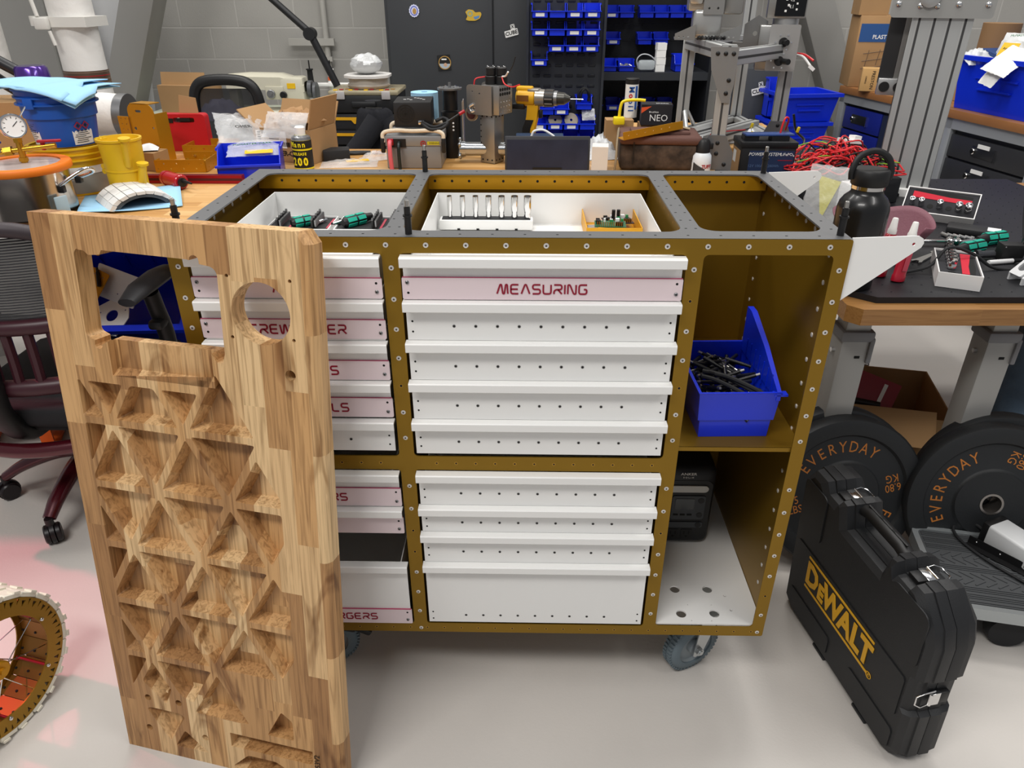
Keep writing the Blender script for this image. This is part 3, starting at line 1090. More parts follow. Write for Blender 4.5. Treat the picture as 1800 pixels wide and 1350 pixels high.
for i in range(78):
    x, y = rnd.uniform(-0.052, 0.05), rnd.uniform(0.02, 0.2)
    z = 0.742 + rnd.uniform(0, 0.036) + 0.012 * math.exp(-((x / 0.04) ** 2 + ((y - 0.12) / 0.07) ** 2))
    ro = (rnd.choice((1, -1)) * rnd.uniform(62, 112), rnd.uniform(-18, 18), rnd.uniform(0, 360))
    lab = 'black locating pin with silver tip heaped loose in the blue bin on the shelf'
    if first is None:
        first = pn.build('locating_pin', [mat('pin_black', '17181a', 0.38), mat('pin_steel', '')], loc=(1.025 + x, 0.04 + y, z), rot=ro)
        tag(first, lab, 'pin', 'black pins heaped in the blue bin')
    else:
        o = first.copy()
        C.objects.link(o)
        o.location = (1.025 + x, 0.04 + y, z)
        o.rotation_euler = [R(a) for a in ro]
for i, (x, y, a) in enumerate(((-0.045, 0.05, 62), (-0.038, 0.07, 58), (-0.03, 0.055, 66), (-0.02, 0.045, 60))):
    b = M()
    b.tube([(-0.05, 0, 0), (-0.02, 0, 0.004), (0.03, 0, 0.0), (0.06, 0, -0.006)], 0.0045, 8, smooth=5)
    o = b.build('rubber_tube', BLACKR, loc=(1.025 + x + 0.03, 0.04 + y, 0.79 + 0.003 * i), rot=(0, 8, -a + 30))
    tag(o, 'long black rubber tube lying over the pins at the left of the blue bin', 'tube', 'black tubes in the pin bin')

# sockets and tray in the middle drawer
sr = thing('socket_rack', 'white rack holding a row of chrome sockets in the open middle drawer', 'rack', (0.525, 0.395, 1.0147))
b = M()
b.box((0, 0, 0.011), (0.205, 0.034, 0.022), bev=0.003)
for i in range(4):
    b.box((-0.06 + 0.042 * i, -0.0168, 0.002), (0.006, 0.002, 0.004), 1)
b.build('rack_body', [WHITE, DARK], sr)
b = M()
b.box((0, 0, 0.0222), (0.193, 0.024, 0.002))
b.build('foam_insert', BLACKR, sr)
for i in range(7):
    r = 0.0056 + 0.0005 * i
    t = tag(M().lathe([(r * 0.8, 0), (r * 0.9, 0.004), (r * 0.8, 0.010), (r * 0.86, 0.013), (r, 0.02), (r, 0.046), (r * 0.94, 0.048), (r * 0.8, 0.048), (r * 0.78, 0.042)], n=24).build('deep_socket', CHROME, loc=(0.4455 + 0.0283 * i, 0.395, 1.038)),
            ['smallest chrome deep socket at the left end of the white rack', 'second chrome deep socket from the left in the white rack', 'third chrome deep socket from the left in the white rack', 'chrome deep socket in the very middle of the white rack', 'third chrome deep socket from the right in the white rack', 'second chrome deep socket from the right in the white rack', 'widest chrome deep socket at the right end of the white rack'][i], 'socket', 'chrome deep sockets in the white rack')
gt = thing('parts_tray', 'small yellow tray of circuit boards in the open middle drawer', 'tray', (0.795, 0.37, 1.0147))
b = M()
b.tray(-0.058, -0.078, 0, 0.058, 0.078, 0.032, 0.002)
b.build('tray_shell', mat('yellow_tray', 'd69a0e', 0.45), gt)
for nm, cx, cy, sx, sy, rz_, z, lb in (('circuit_board', 0.018, 0.025, 0.062, 0.05, 8, 0.018, 'dark purple circuit board lying at the back of the yellow tray'), ('circuit_board', -0.004, -0.028, 0.066, 0.045, -4, 0.026, 'green edged circuit board with pin headers at the front of the yellow tray')):
    t = thing(nm, lb, 'circuit board', (0.795 + cx, 0.37 + cy, 1.0147 + z), rz_)
    b = M()
    b.box((0, 0, 0), (sx, sy, 0.0016))
    b.build('board', mat('board_dark', '2b2430', 0.4) if cy > 0 else mat('board_green', '1f5a3c', 0.4), t)
    rr = random.Random(5)
    for k in range(9):
        b = M()
        w_, d_ = rr.uniform(0.004, 0.011), rr.uniform(0.004, 0.009)
        b.box((rr.uniform(-sx, sx) * 0.4, rr.uniform(-sy, sy) * 0.36, 0.0045), (w_, d_, 0.008))
        b.build('connector' if k % 2 else 'chip', [PAPER, BLACK, BLACK, mat('connector_green', '2f8f57', 0.4)][k % 4], t)
    b = M()
    for k in range(13):
        b.box((-sx / 2 + 0.006 + 0.0042 * k, -sy / 2 + 0.004, 0.005), (0.0014, 0.0014, 0.01))
    b.build('pin_header', mat('pin_gold', 'b9a05a', 0.3, 0.9), t)
    if cy > 0:
        for k in range(2):
            b = M()
            b.cyl((-0.008 + 0.011 * k, 0.008, 0.001), (-0.008 + 0.011 * k, 0.008, 0.022), 0.004, n=14)
            b.build('capacitor', BLACK, t)
b = M()
b.box((0, 0, 0.004), (0.022, 0.012, 0.008))
b.box((0.002, 0.013, 0.004), (0.018, 0.009, 0.007))
tag(b.build('metal_clip', ALU, loc=(0.757, 0.375, 1.0167), rot=(0, 0, 12)), 'small silver clip beside the circuit boards in the yellow tray', 'clip')

# tool kits in the left drawer
def bit_kit(x, lab, flip):
    k = thing('bit_kit', lab, 'tool kit', (x, 0.37, 1.0147), 0)
    b = M()
    b.tray(-0.068, -0.05, 0, 0.068, 0.05, 0.018, 0.002)
    b.build('case_shell', WHITE, k)
    b = M()
    b.box((0, 0, 0.008), (0.131, 0.095, 0.014))
    b.build('foam_insert', BLACKR, k)
    for q, bx in enumerate((-0.045, 0.03) if not flip else (0.012, 0.05)):
        b = M()
        b.skin([[(bx + 0.004 * s_, y, 0.015), (bx + 0.004 * s_, y, 0.034 + 0.004 * (i % 2)), (bx + 0.004 * s_ + 0.004, y, 0.034 + 0.004 * (i % 2)), (bx + 0.004 * s_ + 0.004, y, 0.015)] for s_ in (0,) for i, y in enumerate([-0.04 + 0.0085 * j for j in range(10)])])
        b.build('bit_holder', BLACK, k)
        for j in range(9):
            b = M()
            b.cyl((bx + 0.009, -0.037 + 0.0085 * j, 0.02), (bx + 0.009, -0.037 + 0.0085 * j, 0.033), 0.0028, n=6)
            b.build('screwdriver_bit', STEEL, k)
    b = M()
    b.box((0.062 if not flip else 0.03, 0, 0.0158), (0.005, 0.07, 0.001))
    b.box((-0.02 if not flip else 0.062, 0, 0.0158), (0.005, 0.07, 0.001))
    b.build('size_label', mat('label_red', 'b04050', 0.6), k)
    return k
def handle_tool(name, lab, loc, rz, L=0.1, r=0.013, steel=0.0, tilt=0, mats=None):
    t = thing(name, lab, 'screwdriver', loc, rot=(0, tilt, rz))
    b = M()
    b.lathe([(r * 0.6, 0), (r * 0.95, L * 0.08), (r, L * 0.25), (r * 0.92, L * 0.5), (r, L * 0.68), (r * 0.7, L * 0.85), (r * 0.62, L)], RY(90), 18)
    b.build('grip', BLACK, t)
    for q in range(6):
        a = q * 60
        b = M()
        for x0, x1 in ((0.1, 0.4), (0.46, 0.72)):
            b.box(Vector((L * (x0 + x1) / 2, 0, r * 0.97)), (L * (x1 - x0), r * 0.75, r * 0.16), bev=r * 0.05, seg=1)
        b.bm.transform(RX(a))
        b.build('grip_inlay', mat('teal_grip', '14a58c', 0.4), t)
    if steel:
        b = M()
        b.cyl((L, 0, 0), (L + steel, 0, 0), r * 0.35, n=10)
        b.build('blade', CHROME, t)
    return t
bit_kit(0.125, 'white cased bit kit with a silver bit at the left of the open left drawer', False)
bit_kit(0.272, 'white cased bit kit holding a teal screwdriver at the right of the left drawer', True)
handle_tool('bit_screwdriver', 'teal and black stubby screwdriver handle lying in the right hand bit kit', (0.222, 0.338, 1.041), 48, 0.075, 0.012)
handle_tool('bit_screwdriver', 'teal and black screwdriver handle mostly hidden in the left hand bit kit', (0.112, 0.335, 1.041), 40, 0.06, 0.011)
for x, lab in ((0.163, 'silver adapter lying in the left hand bit kit'), (0.208, 'silver adapter lying in the right hand bit kit')):
    b = M()
    b.cyl((-0.022, 0, 0), (0.01, 0, 0), 0.0045, n=12)
    b.cyl((0.01, 0, 0), (0.024, 0, 0), 0.003, n=6)
    tag(b.build('bit_adapter', CHROME, loc=(x, 0.365, 1.0355), rot=(0, 0, 60)), lab, 'adapter', 'silver bit adapters')
b = M()
for i in range(3):
    b.box((0, 0.012 * i - 0.012, 0.004), (0.2, 0.008, 0.008), bev=0.002)
tag(b.build('magnetic_rail', BLACK, loc=(0.215, 0.44, 1.0147)), 'long black rail behind the two bit kits in the left drawer', 'rail')

# ---------------------------------------------------------------- black power tool case by the cart
cs = thing('tool_case', 'black moulded power tool case with yellow lettering standing beside the gold cart', 'case', (1.413, -0.190, 0.001), rot=(-3.0, 0, 99.6))
cs.scale = (1.06, 1.0, 1.0)
CASE = mat('case_black', '1d1e20', 0.5, bump=0.12, bscale=500)
CL, CH, CT = 0.48, 0.462, 0.108
def case_outline(d=0.0, notch=True):
    o = [(0.03 + d, 0.0 + d), (CL - 0.03 - d, 0.0 + d), (CL - d, 0.02 + d), (CL - d, CH - 0.05), (CL - 0.03 - d, CH - d)]
    if notch:
        o += [(CL - 0.085 + d, CH - d), (CL - 0.095, CH - 0.025 - d), (CL - 0.135, CH - 0.025 - d), (CL - 0.145, CH - 0.004 - d), (CL - 0.165 + d, CH - 0.006 - d), (CL - 0.18 + d, CH - 0.062 - d), (CL - 0.30 - d, CH - 0.062 - d), (CL - 0.315 - d, CH - 0.008 - d),
              (CL - 0.335, CH - 0.004 - d), (CL - 0.345, CH - 0.03 - d), (CL - 0.385, CH - 0.03 - d), (CL - 0.395, CH - 0.006 - d)]
    o += [(0.058 + d, CH - 0.006 - d), (0.012 + d, CH - 0.058), (0.0 + d, CH - 0.10), (0.0 + d, 0.27), (0.012 + d, 0.262), (0.014 + d, 0.165), (0.004 + d, 0.158), (0.004 + d, 0.03 + d)]
    return o
for nm, y0, y1 in (('case_lid', -0.0005, -CT / 2 + 0.0006), ('case_base', -CT + 0.0005, -CT / 2 - 0.0006)):
    b = M()
    rings = []
    for y, d in ((y1, 0.0012), (y1 + (y0 - y1) * 0.06, 0.0), (y1 + (y0 - y1) * 0.45, 0.0), (y1 + (y0 - y1) * 0.47, 0.003), (y1 + (y0 - y1) * 0.78, 0.005), (y0, 0.016)):
        rings.append([(p[0], y, p[1]) for p in case_outline(d)])
    b.skin(rings)
    if nm == 'case_lid':
        for x0, z0, x1, z1, r in ((0.03, 0.03, 0.19, 0.09, 0.01), (0.27, 0.03, 0.45, 0.085, 0.01), (0.035, 0.13, 0.45, 0.245, 0.008), (0.02, 0.29, 0.13, 0.43, 0.02), (0.37, 0.29, 0.46, 0.43, 0.015)):
            b.plate(rrect(x0, z0, x1, z1, r), (), 0.0025, T(0, 0.002, 0) @ XZ)
        for x in (0.13, 0.3):
            b.box((x, -0.008, 0.004), (0.05, 0.014, 0.008), bev=0.002)
    b.build(nm, CASE, cs, sm=30)
b = M()
b.tube([(CL - 0.312, -CT / 2, CH - 0.022), (CL - 0.29, -CT / 2, CH - 0.016), (CL - 0.19, -CT / 2, CH - 0.016), (CL - 0.168, -CT / 2, CH - 0.022)], 0.017, 14, flat=0.8)
for x in (CL - 0.28, CL - 0.24, CL - 0.20):
    b.box((x, -CT / 2, CH - 0.0025), (0.05, 0.004, 0.003))
b.build('carry_handle', BLACK, cs)
def latch(name, loc, rot):
    b = M(T(loc) @ rot)
    b.box((0, 0.006, 0.006), (0.034, 0.02, 0.008), 0, bev=0.001)
    b.box((0, -0.014, 0.004), (0.03, 0.022, 0.01), 1, bev=0.002)
    b.cyl((-0.016, 0.016, 0.008), (0.016, 0.016, 0.008), 0.004, n=10, mi=0)
    b.tube([(-0.018, 0.005, 0.004), (-0.02, 0.034, 0.008), (-0.012, 0.046, 0.006), (0.012, 0.046, 0.006), (0.02, 0.034, 0.008), (0.018, 0.005, 0.004)], 0.0016, 8, 0)
    b.build(name, [CHROME, BLACK], cs)
for x in (CL - 0.115, CL - 0.365):
    latch('latch', (x, -CT / 2, CH - 0.03), RZ(180))
latch('latch', (0.012, -CT / 2, 0.215), RY(-90) @ RZ(0))
YL = mat('case_yellow', 'e0a81c', 0.45)
FACE = Matrix(((-1, 0, 0, 0), (0, 0, 1, 0), (0, 1, 0, 0), (0, 0, 0, 1)))
lm = T(0.262, 0.0028, 0.187) @ FACE
b = M(lm)
for z in (-0.046, 0.046):
    b.box((0, z, 0.0), (0.262, 0.0055, 0.0016))
b.build('logo_rule', YL, cs)
x = -0.131
for ch, sz, w in (('D', 0.092, 0.053), ('E', 0.062, 0.029), ('W', 0.092, 0.062), ('A', 0.092, 0.047), ('L', 0.092, 0.036), ('T', 0.092, 0.036)):
    txt(ch, sz, YL, cs, lm @ T(x + w / 2 - 0.002, -0.003 if ch != 'E' else -0.013, 0.0005), 'logo_letter', sx=0.76, bold=0.003, ext=0.0008)
    x += w
txt('R', 0.011, YL, cs, lm @ T(0.137, -0.045, 0.0005), 'trademark')
b = M(lm)
b.tube([(0.137 + 0.008 * math.cos(2 * PI * k / 20), -0.045 + 0.008 * math.sin(2 * PI * k / 20), 0.0003) for k in range(20)], 0.0009, 6, closed=True)
b.build('trademark_ring', YL, cs)

# ---------------------------------------------------------------- weight plates
RUB = mat('plate_rubber', '1e2022', 0.55, bump=0.1, bscale=160)
ORG = mat('orange_print', 'b8702c', 0.55)
def weight_plate(lab, loc, tilt, yaw, ang, lettering=True):
    t = thing('weight_plate', lab, 'weight plate', loc, rot=(tilt, 0, yaw))
    b = M()
    pr = [(0.026, -0.026), (0.05, -0.026), (0.095, -0.026), (0.099, -0.020), (0.103, -0.018), (0.172, -0.018), (0.178, -0.026), (0.205, -0.029), (0.219, -0.026), (0.225, -0.018), (0.225, 0.018), (0.219, 0.026), (0.178, 0.026), (0.172, 0.018), (0.103, 0.018), (0.095, 0.026), (0.026, 0.026)]
    b.lathe(pr, RX(-90), 64, 0, cap=False, loop=True)
    b.build('rubber_disc', RUB, t)
    b = M()
    b.lathe([(0.0252, -0.0275), (0.031, -0.0275), (0.031, 0.0275), (0.0252, 0.0275)], RX(-90), 32, cap=False, loop=True)
    b.build('steel_bushing', mat('bushing', '9c9690', 0.3, 0.9), t)
    if lettering:
        def arc(s, r, a0, size, step):
            n = len(s)
            for i, c in enumerate(s):
                a = a0 + step * ((n - 1) / 2 - i)
                txt(c, size, ORG, t, XZ @ RZ(a) @ T(r, 0, 0.0182) @ RZ(-90), 'print_letter', sx=0.8)
        arc('EVERYDAY', 0.140, ang + 160, 0.046, 12.5)
        arc('ESSENTIALS', 0.140, ang + 340, 0.046, 11.5)
        for s, dy in (('6.80', 0.014), ('KG', -0.014)):
            txt(s, 0.034, ORG, t, XZ @ RZ(ang + 70) @ T(0.140, 0, 0.0182) @ RZ(180) @ T(0, dy, 0), 'weight_mark', sx=0.8)
        for s, dy in (('15', 0.014), ('LBS', -0.014)):
            txt(s, 0.034, ORG, t, XZ @ RZ(ang + 250) @ T(0.140, 0, 0.0182) @ RZ(180) @ T(0, dy, 0), 'weight_mark', sx=0.8)
    return t
hz = 0.225 * math.cos(R(14)) + 0.026 * math.sin(R(14))
weight_plate('black bumper plate with orange lettering behind the handle of the black tool case', (1.512, 0.500, hz), -14, 3, -57)
weight_plate('plain black bumper plate leaning behind the left lettered plate', (1.503, 0.555, hz), -14, 3, 0, False)
weight_plate('black bumper plate with orange lettering and open steel hub behind the grey platform', (1.905, 0.466, hz), -14, -6, 0)
weight_plate('plain black bumper plate leaning behind the right lettered plate', (1.950, 0.522, hz), -14, -6, 0, False)

# ---------------------------------------------------------------- grey platform and the white charger on it
pf = thing('balance_platform', 'grey ribbed platform with an aluminium rim on wheels at the right edge', 'platform', (1.842, 0.262, 0.02), -11)
b = M()
b.plate(rrect(-0.17, -0.145, 0.42, 0.165, 0.03), [rrect(-0.155, -0.13, 0.405, 0.15, 0.02)], 0.035, T(0, 0, 0.092))
b.build('rim', mat('platform_rim', 'aab0b2', 0.35, 0.6), pf)
b = M()
b.plate(rrect(-0.156, -0.131, 0.406, 0.151, 0.02), (), 0.02, T(0, 0, 0.1))
for i in range(11):
    y = -0.12 + 0.026 * i
    if i in (0, 1, 2, 5, 8, 9, 10):
        for q in (-0.007, 0.0, 0.007):
            b.box((0.125, y + q, 0.121), (0.54, 0.0035, 0.003))
    else:
        for k in range(20):
            b.box((-0.13 + 0.027 * k, y, 0.121), (0.034, 0.004, 0.003), rot=35 if i % 2 else -35)
b.build('rubber_mat', mat('platform_mat', '46484a', 0.7), pf)
for x, y in ((0.02, -0.09), (0.02, 0.11), (0.34, -0.09), (0.34, 0.11)):
    b = M()
    b.lathe([(0.03, -0.02), (0.045, -0.02), (0.049, -0.012), (0.049, 0.012), (0.045, 0.02), (0.03, 0.02)], T(x, y, 0.03) @ RX(90), 28, cap=True)
    b.box((x, y, 0.08), (0.05, 0.05, 0.03))
    b.build('wheel', BLACKR, pf)
ch = thing('charger_brick', 'long white and grey charger brick lying on the ribbed platform', 'charger', (1.905, 0.395, 0.1435), -66)
b = M()
b.box((0.13, 0, 0.032), (0.27, 0.075, 0.062), 0, bev=0.008, seg=3)
b.build('brick_housing', mat('brick_white', 'd8dadb', 0.4), ch)
b = M()
b.box((-0.008, 0, 0.032), (0.02, 0.077, 0.064), 0, bev=0.005)
b.build('end_cap', BLACK, ch)
b = M()
b.tube([(-0.016, -0.01, 0.02), (-0.06, -0.02, 0.025), (-0.075, -0.06, 0.01), (-0.03, -0.085, 0.004), (0.06, -0.09, 0.004), (0.16, -0.075, 0.004)], 0.004, 8, smooth=6)
b.build('power_lead', BLACKR, ch)
br = thing('slotted_angle', 'thin black steel angle strip with screws lying on the ribbed platform', 'bracket', (1.832, 0.372, 0.1435), -52)
b = M()
b.box((0.11, 0, 0.001), (0.24, 0.02, 0.002))
b.box((0.11, 0.01, 0.012), (0.24, 0.002, 0.024))
b.build('angle', mat('angle_black', '2a2a2b', 0.35, 0.6), br)
for x in (0.01, 0.07, 0.13, 0.19):
    b = M()
    b.ball((x, 0.0085, 0.014), 0.003, n=10, m=6)
    b.build('screw', CHROME, br)

# ---------------------------------------------------------------- spoked wheel, lower left
wh = thing('spoked_wheel', 'gold spoked wheel with a white segmented tyre standing on the floor at lower left', 'wheel', (-0.585, -0.095, 0.1735), rot=(0, 0, -14))
# axis along local x
WR = 0.172
b = M()
for x in (-0.028, 0.062):
    oring = circ(0, 0, 0.158, 72)
    hs = [circ(0, 0, 0.118, 60)]
    for k in range(30):
        a = 2 * PI * k / 30
        for da, rr, wd in ((0, 0.144, 0.0085), (PI / 30, 0.148, 0.0048)):
            c, s = math.cos(a + da), math.sin(a + da)
            hs.append([(c * (rr - 0.007) - s * 0.0005 * q, s * (rr - 0.007) + c * 0.0005 * q) for q in (1, -1)][:1] + [(c * (rr + 0.007) + s * wd * 0.6, s * (rr + 0.007) - c * wd * 0.6), (c * (rr + 0.007) - s * wd * 0.6, s * (rr + 0.007) + c * wd * 0.6)])
    b.plate(oring, hs, 0.003, T(x, 0, 0) @ YZ)
b.build('side_ring', mat('ring_gold', '946f1c', 0.42, 0.6), wh)
b = M()
n = 18
for k in range(n):
    a = 360 * k / n
    b.box((0.0175, 0, 0.130), (0.088, 2 * 0.130 * math.tan(PI / n) * 0.96, 0.0025), rot=None)
    for f in b.bm.verts[-8:] if False else []:
        pass
b.bm.free()
b = M()
for k in range(n):
    q = RX(360 * k / n)
    s_ = b.x
    b.x = q
    b.box((0.0185, 0, 0.132), (0.086, 2 * 0.132 * math.tan(PI / n) * 0.96, 0.0025), 0)
    for dx in (-0.02, 0.015, 0.05):
        b.cyl((dx, 0.008, 0.1308), (dx, 0.008, 0.129), 0.003, n=8, mi=1)
    b.x = s_
b.build('rim_plates', [mat('rim_bronze', '9a6a2c', 0.4, 0.6), BLACKR], wh)
b = M()
for k in range(24):
    q = RX(360 * k / 24)
    b.x = q
    w_ = 2 * 0.166 * math.tan(PI / 24)
    b.box((0.018, 0, 0.1635), (0.094, w_ * 0.95, 0.012), 0, bev=0.002, seg=1)
    for dx in (-0.026, 0.018, 0.058):
        b.box((dx, w_ * 0.2, 0.171), (0.02, w_ * 0.35, 0.005), 0)
b.x = Matrix.Identity(4)
b.build('tyre_segments', mat('white_print', 'e4dfcf', 0.5), wh)
b = M()
b.cyl((-0.03, 0, 0), (0.065, 0, 0), 0.022, n=24, bev=0.003)
b.cyl((-0.036, 0, 0), (0.072, 0, 0), 0.008, n=16)
b.build('hub', GOLDP, wh)
for k in range(16):
    a = 2 * PI * k / 16
    x = 0.056 if k % 2 else -0.022
    a2 = a + (0.45 if (k // 2) % 2 else -0.45)
    b = M()
    b.cyl((x, 0.021 * math.cos(a2), 0.021 * math.sin(a2)), (x * 0.8 + 0.004, 0.131 * math.cos(a), 0.131 * math.sin(a)), 0.0013, n=6)
    b.build('spoke', CHROME, wh)
for k in range(6):
    a = 2 * PI * k / 6 + 0.3
    b = M()
    b.cyl((-0.024, 0.124 * math.cos(a), 0.124 * math.sin(a)), (0.064, 0.124 * math.cos(a), 0.124 * math.sin(a)), 0.0032, n=8, mi=0)
    b.ball((0.067, 0.124 * math.cos(a), 0.124 * math.sin(a)), 0.005, n=10, m=6, mi=1)
    b.build('cross_rod', [mat('red_rod', 'b02030', 0.4, 0.5), CHROME], wh)

# ---------------------------------------------------------------- office chair on the left
chr_ = thing('office_chair', 'black mesh office chair with dark red base on castors behind the wooden slab', 'chair', (-0.80, 0.80, 0), 0)
MAROON = mat('maroon_enamel', '4a0d18', 0.25, 0.3, coat=0.5)
for k in range(5):
    a = 2 * PI * k / 5 + R(-92)
    c, s = math.cos(a), math.sin(a)
    b = M()
    b.tube([(0.03 * c, 0.03 * s, 0.155), (0.12 * c, 0.12 * s, 0.150), (0.22 * c, 0.22 * s, 0.118), (0.285 * c, 0.285 * s, 0.082)], [0.034, 0.02], 12, smooth=6, flat=0.75)
    b.build('leg', MAROON, chr_)
    b = M(T(0.29 * c, 0.29 * s, 0) @ RZ(math.degrees(a) + 35))
    for sy in (-0.014, 0.014):
        b.lathe([(0.008, -0.009), (0.026, -0.009), (0.030, -0.005), (0.030, 0.005), (0.026, 0.009), (0.008, 0.009)], T(0, sy, 0.030) @ RX(90), 22, 0)
    b.lathe([(0.006, -0.006), (0.034, -0.006), (0.034, 0.006), (0.006, 0.006)], T(0, 0, 0.032) @ RX(90), 20, 0)
    b.cyl((0, 0, 0.055), (0, 0, 0.085), 0.012, n=14)
    b.build('castor', mat('castor_black', '1a1416', 0.35), chr_)
b = M()
b.cyl((0, 0, 0.10), (0, 0, 0.19), 0.045, n=24, bev=0.006)
b.cyl((0, 0, 0.19), (0, 0, 0.36), 0.026, n=20)
b.build('gas_column', BLACK, chr_)
b = M()
b.box((0, 0.0, 0.355), (0.2, 0.26, 0.05), bev=0.015)
b.tube([(-0.24, -0.25, 0.352), (-0.13, -0.285, 0.34), (0.0, -0.30, 0.335), (0.13, -0.285, 0.34), (0.24, -0.25, 0.352)], 0.022, 12, smooth=6)
b.build('seat_pan', MAROON, chr_)
b = M()
b.box((0, 0, 0.40), (0.50, 0.52, 0.07), bev=0.032, seg=4)
b.box((0, -0.255, 0.43), (0.46, 0.05, 0.07), bev=0.02, seg=3)
b.build('seat', mat('seat_black', '17181b', 0.8, bump=0.3, bscale=500), chr_)
def backf(u, v):
    x = -0.24 + 0.48 * u
    z = 0.56 + 0.40 * v
    y = -0.285 + 0.07 * (2 * u - 1) ** 2 - 0.03 * v + 0.02 * math.sin(v * 3)
    return (x, y, z)
b = M()
b.grid(lambda u, v: backf(0.05 + 0.9 * u, 0.34 + 0.62 * v), 16, 10)
md = b.build('back_mesh', None or [mat('chair_mesh', '23252a', 0.8, alpha=0.80)], chr_)
b = M()
for k in range(34):
    v = 0.34 + 0.62 * k / 33
    b.tube([backf(0.05 + 0.9 * i / 10, v) for i in range(11)], 0.0016, 4)
b.build('mesh_strands', mat('mesh_strand', '1c1d22', 0.6), chr_)
b = M()
edge = [backf(0.02, 0.3), backf(0.0, 0.6), backf(0.02, 0.9), backf(0.12, 1.0), backf(0.35, 1.04), backf(0.65, 1.04), backf(0.88, 1.0), backf(0.98, 0.9), backf(1.0, 0.6), backf(0.98, 0.3)]
b.tube(edge, 0.019, 12, smooth=6)
b.build('back_frame', mat('chair_frame', '3a3236', 0.5), chr_)
b = M()
def lowback(u, v):
    p = backf(u, -0.08 + 0.44 * v)
    return p
for j in range(9):
    u = 0.06 + 0.88 * j / 8
    b.tube([lowback(u, 0.0), lowback(u, 0.5), lowback(u, 1.0)], 0.013, 8, smooth=4)
b.tube([lowback(0.02 + 0.96 * i / 10, 0.98) for i in range(11)], 0.022, 10)
b.tube([lowback(0.02 + 0.96 * i / 10, 0.0) for i in range(11)], 0.024, 10)
b.build('lumbar_grille', mat('chair_grille', '3b1a22', 0.4), chr_)
b = M()
b.tube([(0, -0.10, 0.36), (0, -0.24, 0.37), (0, -0.32, 0.46), (0, -0.315, 0.62)], 0.03, 10, smooth=5)
b.build('back_post', BLACK, chr_)
for sx in (-1, 1):
    b = M()
    b.tube([(sx * 0.22, 0.02, 0.37), (sx * 0.29, 0.02, 0.40), (sx * 0.315, 0.03, 0.52), (sx * 0.318, 0.0, 0.66), (sx * 0.318, -0.01, 0.70)], 0.024, 12, smooth=5)
    b.box((sx * 0.318, -0.0, 0.60), (0.045, 0.07, 0.03), bev=0.012)
    b.build('arm_post', BLACK, chr_)
    b = M()
    b.tube([(sx * 0.312, -0.13, 0.715), (sx * 0.318, -0.05, 0.728), (sx * 0.32, 0.05, 0.728), (sx * 0.318, 0.12, 0.720), (sx * 0.31, 0.15, 0.71)], [0.026, 0.040, 0.042, 0.038, 0.026], 14, smooth=0, flat=0.5)
    b.build('arm_pad', mat('arm_pad_black', '222326', 0.5), chr_)
b = M()
b.cyl((-0.30, 0.12, 0.52), (-0.25, 0.12, 0.52), 0.03, n=20, bev=0.006)
b.build('adjusting_knob', BLACK, chr_)

cb = thing('storage_bin', 'large blue bin with white parts seen through the window of the wooden slab', 'bin', (-0.77, 1.245, 0.43), rot=(35, 0, 4))
b = M()
b.tray(-0.21, -0.15, 0, 0.21, 0.17, 0.17, 0.004, 0, rim=0.02, taper=0.025)
for i in range(4):
    b.box((-0.135 + 0.09 * i, 0.158, 0.105), (0.008, 0.012, 0.08))
for i in range(3):
    b.box((-0.09 + 0.09 * i, 0.153, 0.065), (0.084, 0.006, 0.008))
b.build('bin_shell', BLUE, cb)
b = M()
b.box((0, 0, 0.165), (0.5, 0.34, 0.33), bev=0.004)
tag(b.build('wooden_crate', mat('crate_brown', '6a4a2c', 0.7), loc=(-0.79, 1.19, 0.001), rot=(0, 0, 6)), 'brown crate under the bench carrying the large blue bin', 'crate')
wp = thing('sheet_metal_part', 'white sheet metal part with round holes and a gold plate in the large blue bin', 'bracket', (-0.80, 1.135, 0.50), rot=(38, 8, -24))
b = M()
b.plate([(-0.075, -0.05), (0.03, -0.11), (0.085, -0.095), (0.085, -0.02), (0.06, 0.015), (-0.02, 0.02)], [circ(0.02, -0.035, 0.022, 24), circ(0.05, -0.085, 0.019, 24), circ(-0.03, -0.04, 0.003, 8), circ(0.055, 0.0, 0.003, 8)], 0.003, T(0, 0, 0.02) @ RZ(0))
b.build('flange', WHITE, wp)
b = M()
b.plate(rrect(-0.11, 0.0, 0.08, 0.11, 0.006), [rrect(0.03, 0.03, 0.065, 0.045, 0.004), circ(0.0, 0.03, 0.003, 8)], 0.003, T(0, 0.014, 0.02) @ RX(28))
b.build('flange', WHITE, wp)
gp = thing('gold_plate', 'small gold plate with bolt holes lying on the white sheet metal part', 'plate', (-0.865, 1.15, 0.585), rot=(52, 14, -24))
b = M()
b.plate(rrect(-0.04, -0.05, 0.04, 0.05, 0.008), [circ(x, y, 0.0035, 10) for x in (-0.02, 0.0, 0.02) for y in (-0.03, 0.0, 0.03)], 0.003, T(0, 0, 0))
b.build('plate', GOLDP, gp)
b = M()
b.cyl((-0.005, 0.04, 0.008), (0.028, 0.0, 0.009), 0.006, n=12)
b.cyl((-0.016, 0.053, 0.008), (-0.005, 0.04, 0.008), 0.004, n=10)
tag(b.build('locating_pin', BLACK, loc=(-0.865, 1.15, 0.585), rot=(52, 14, -24)), 'single black pin lying on the small gold plate in the large blue bin', 'pin')

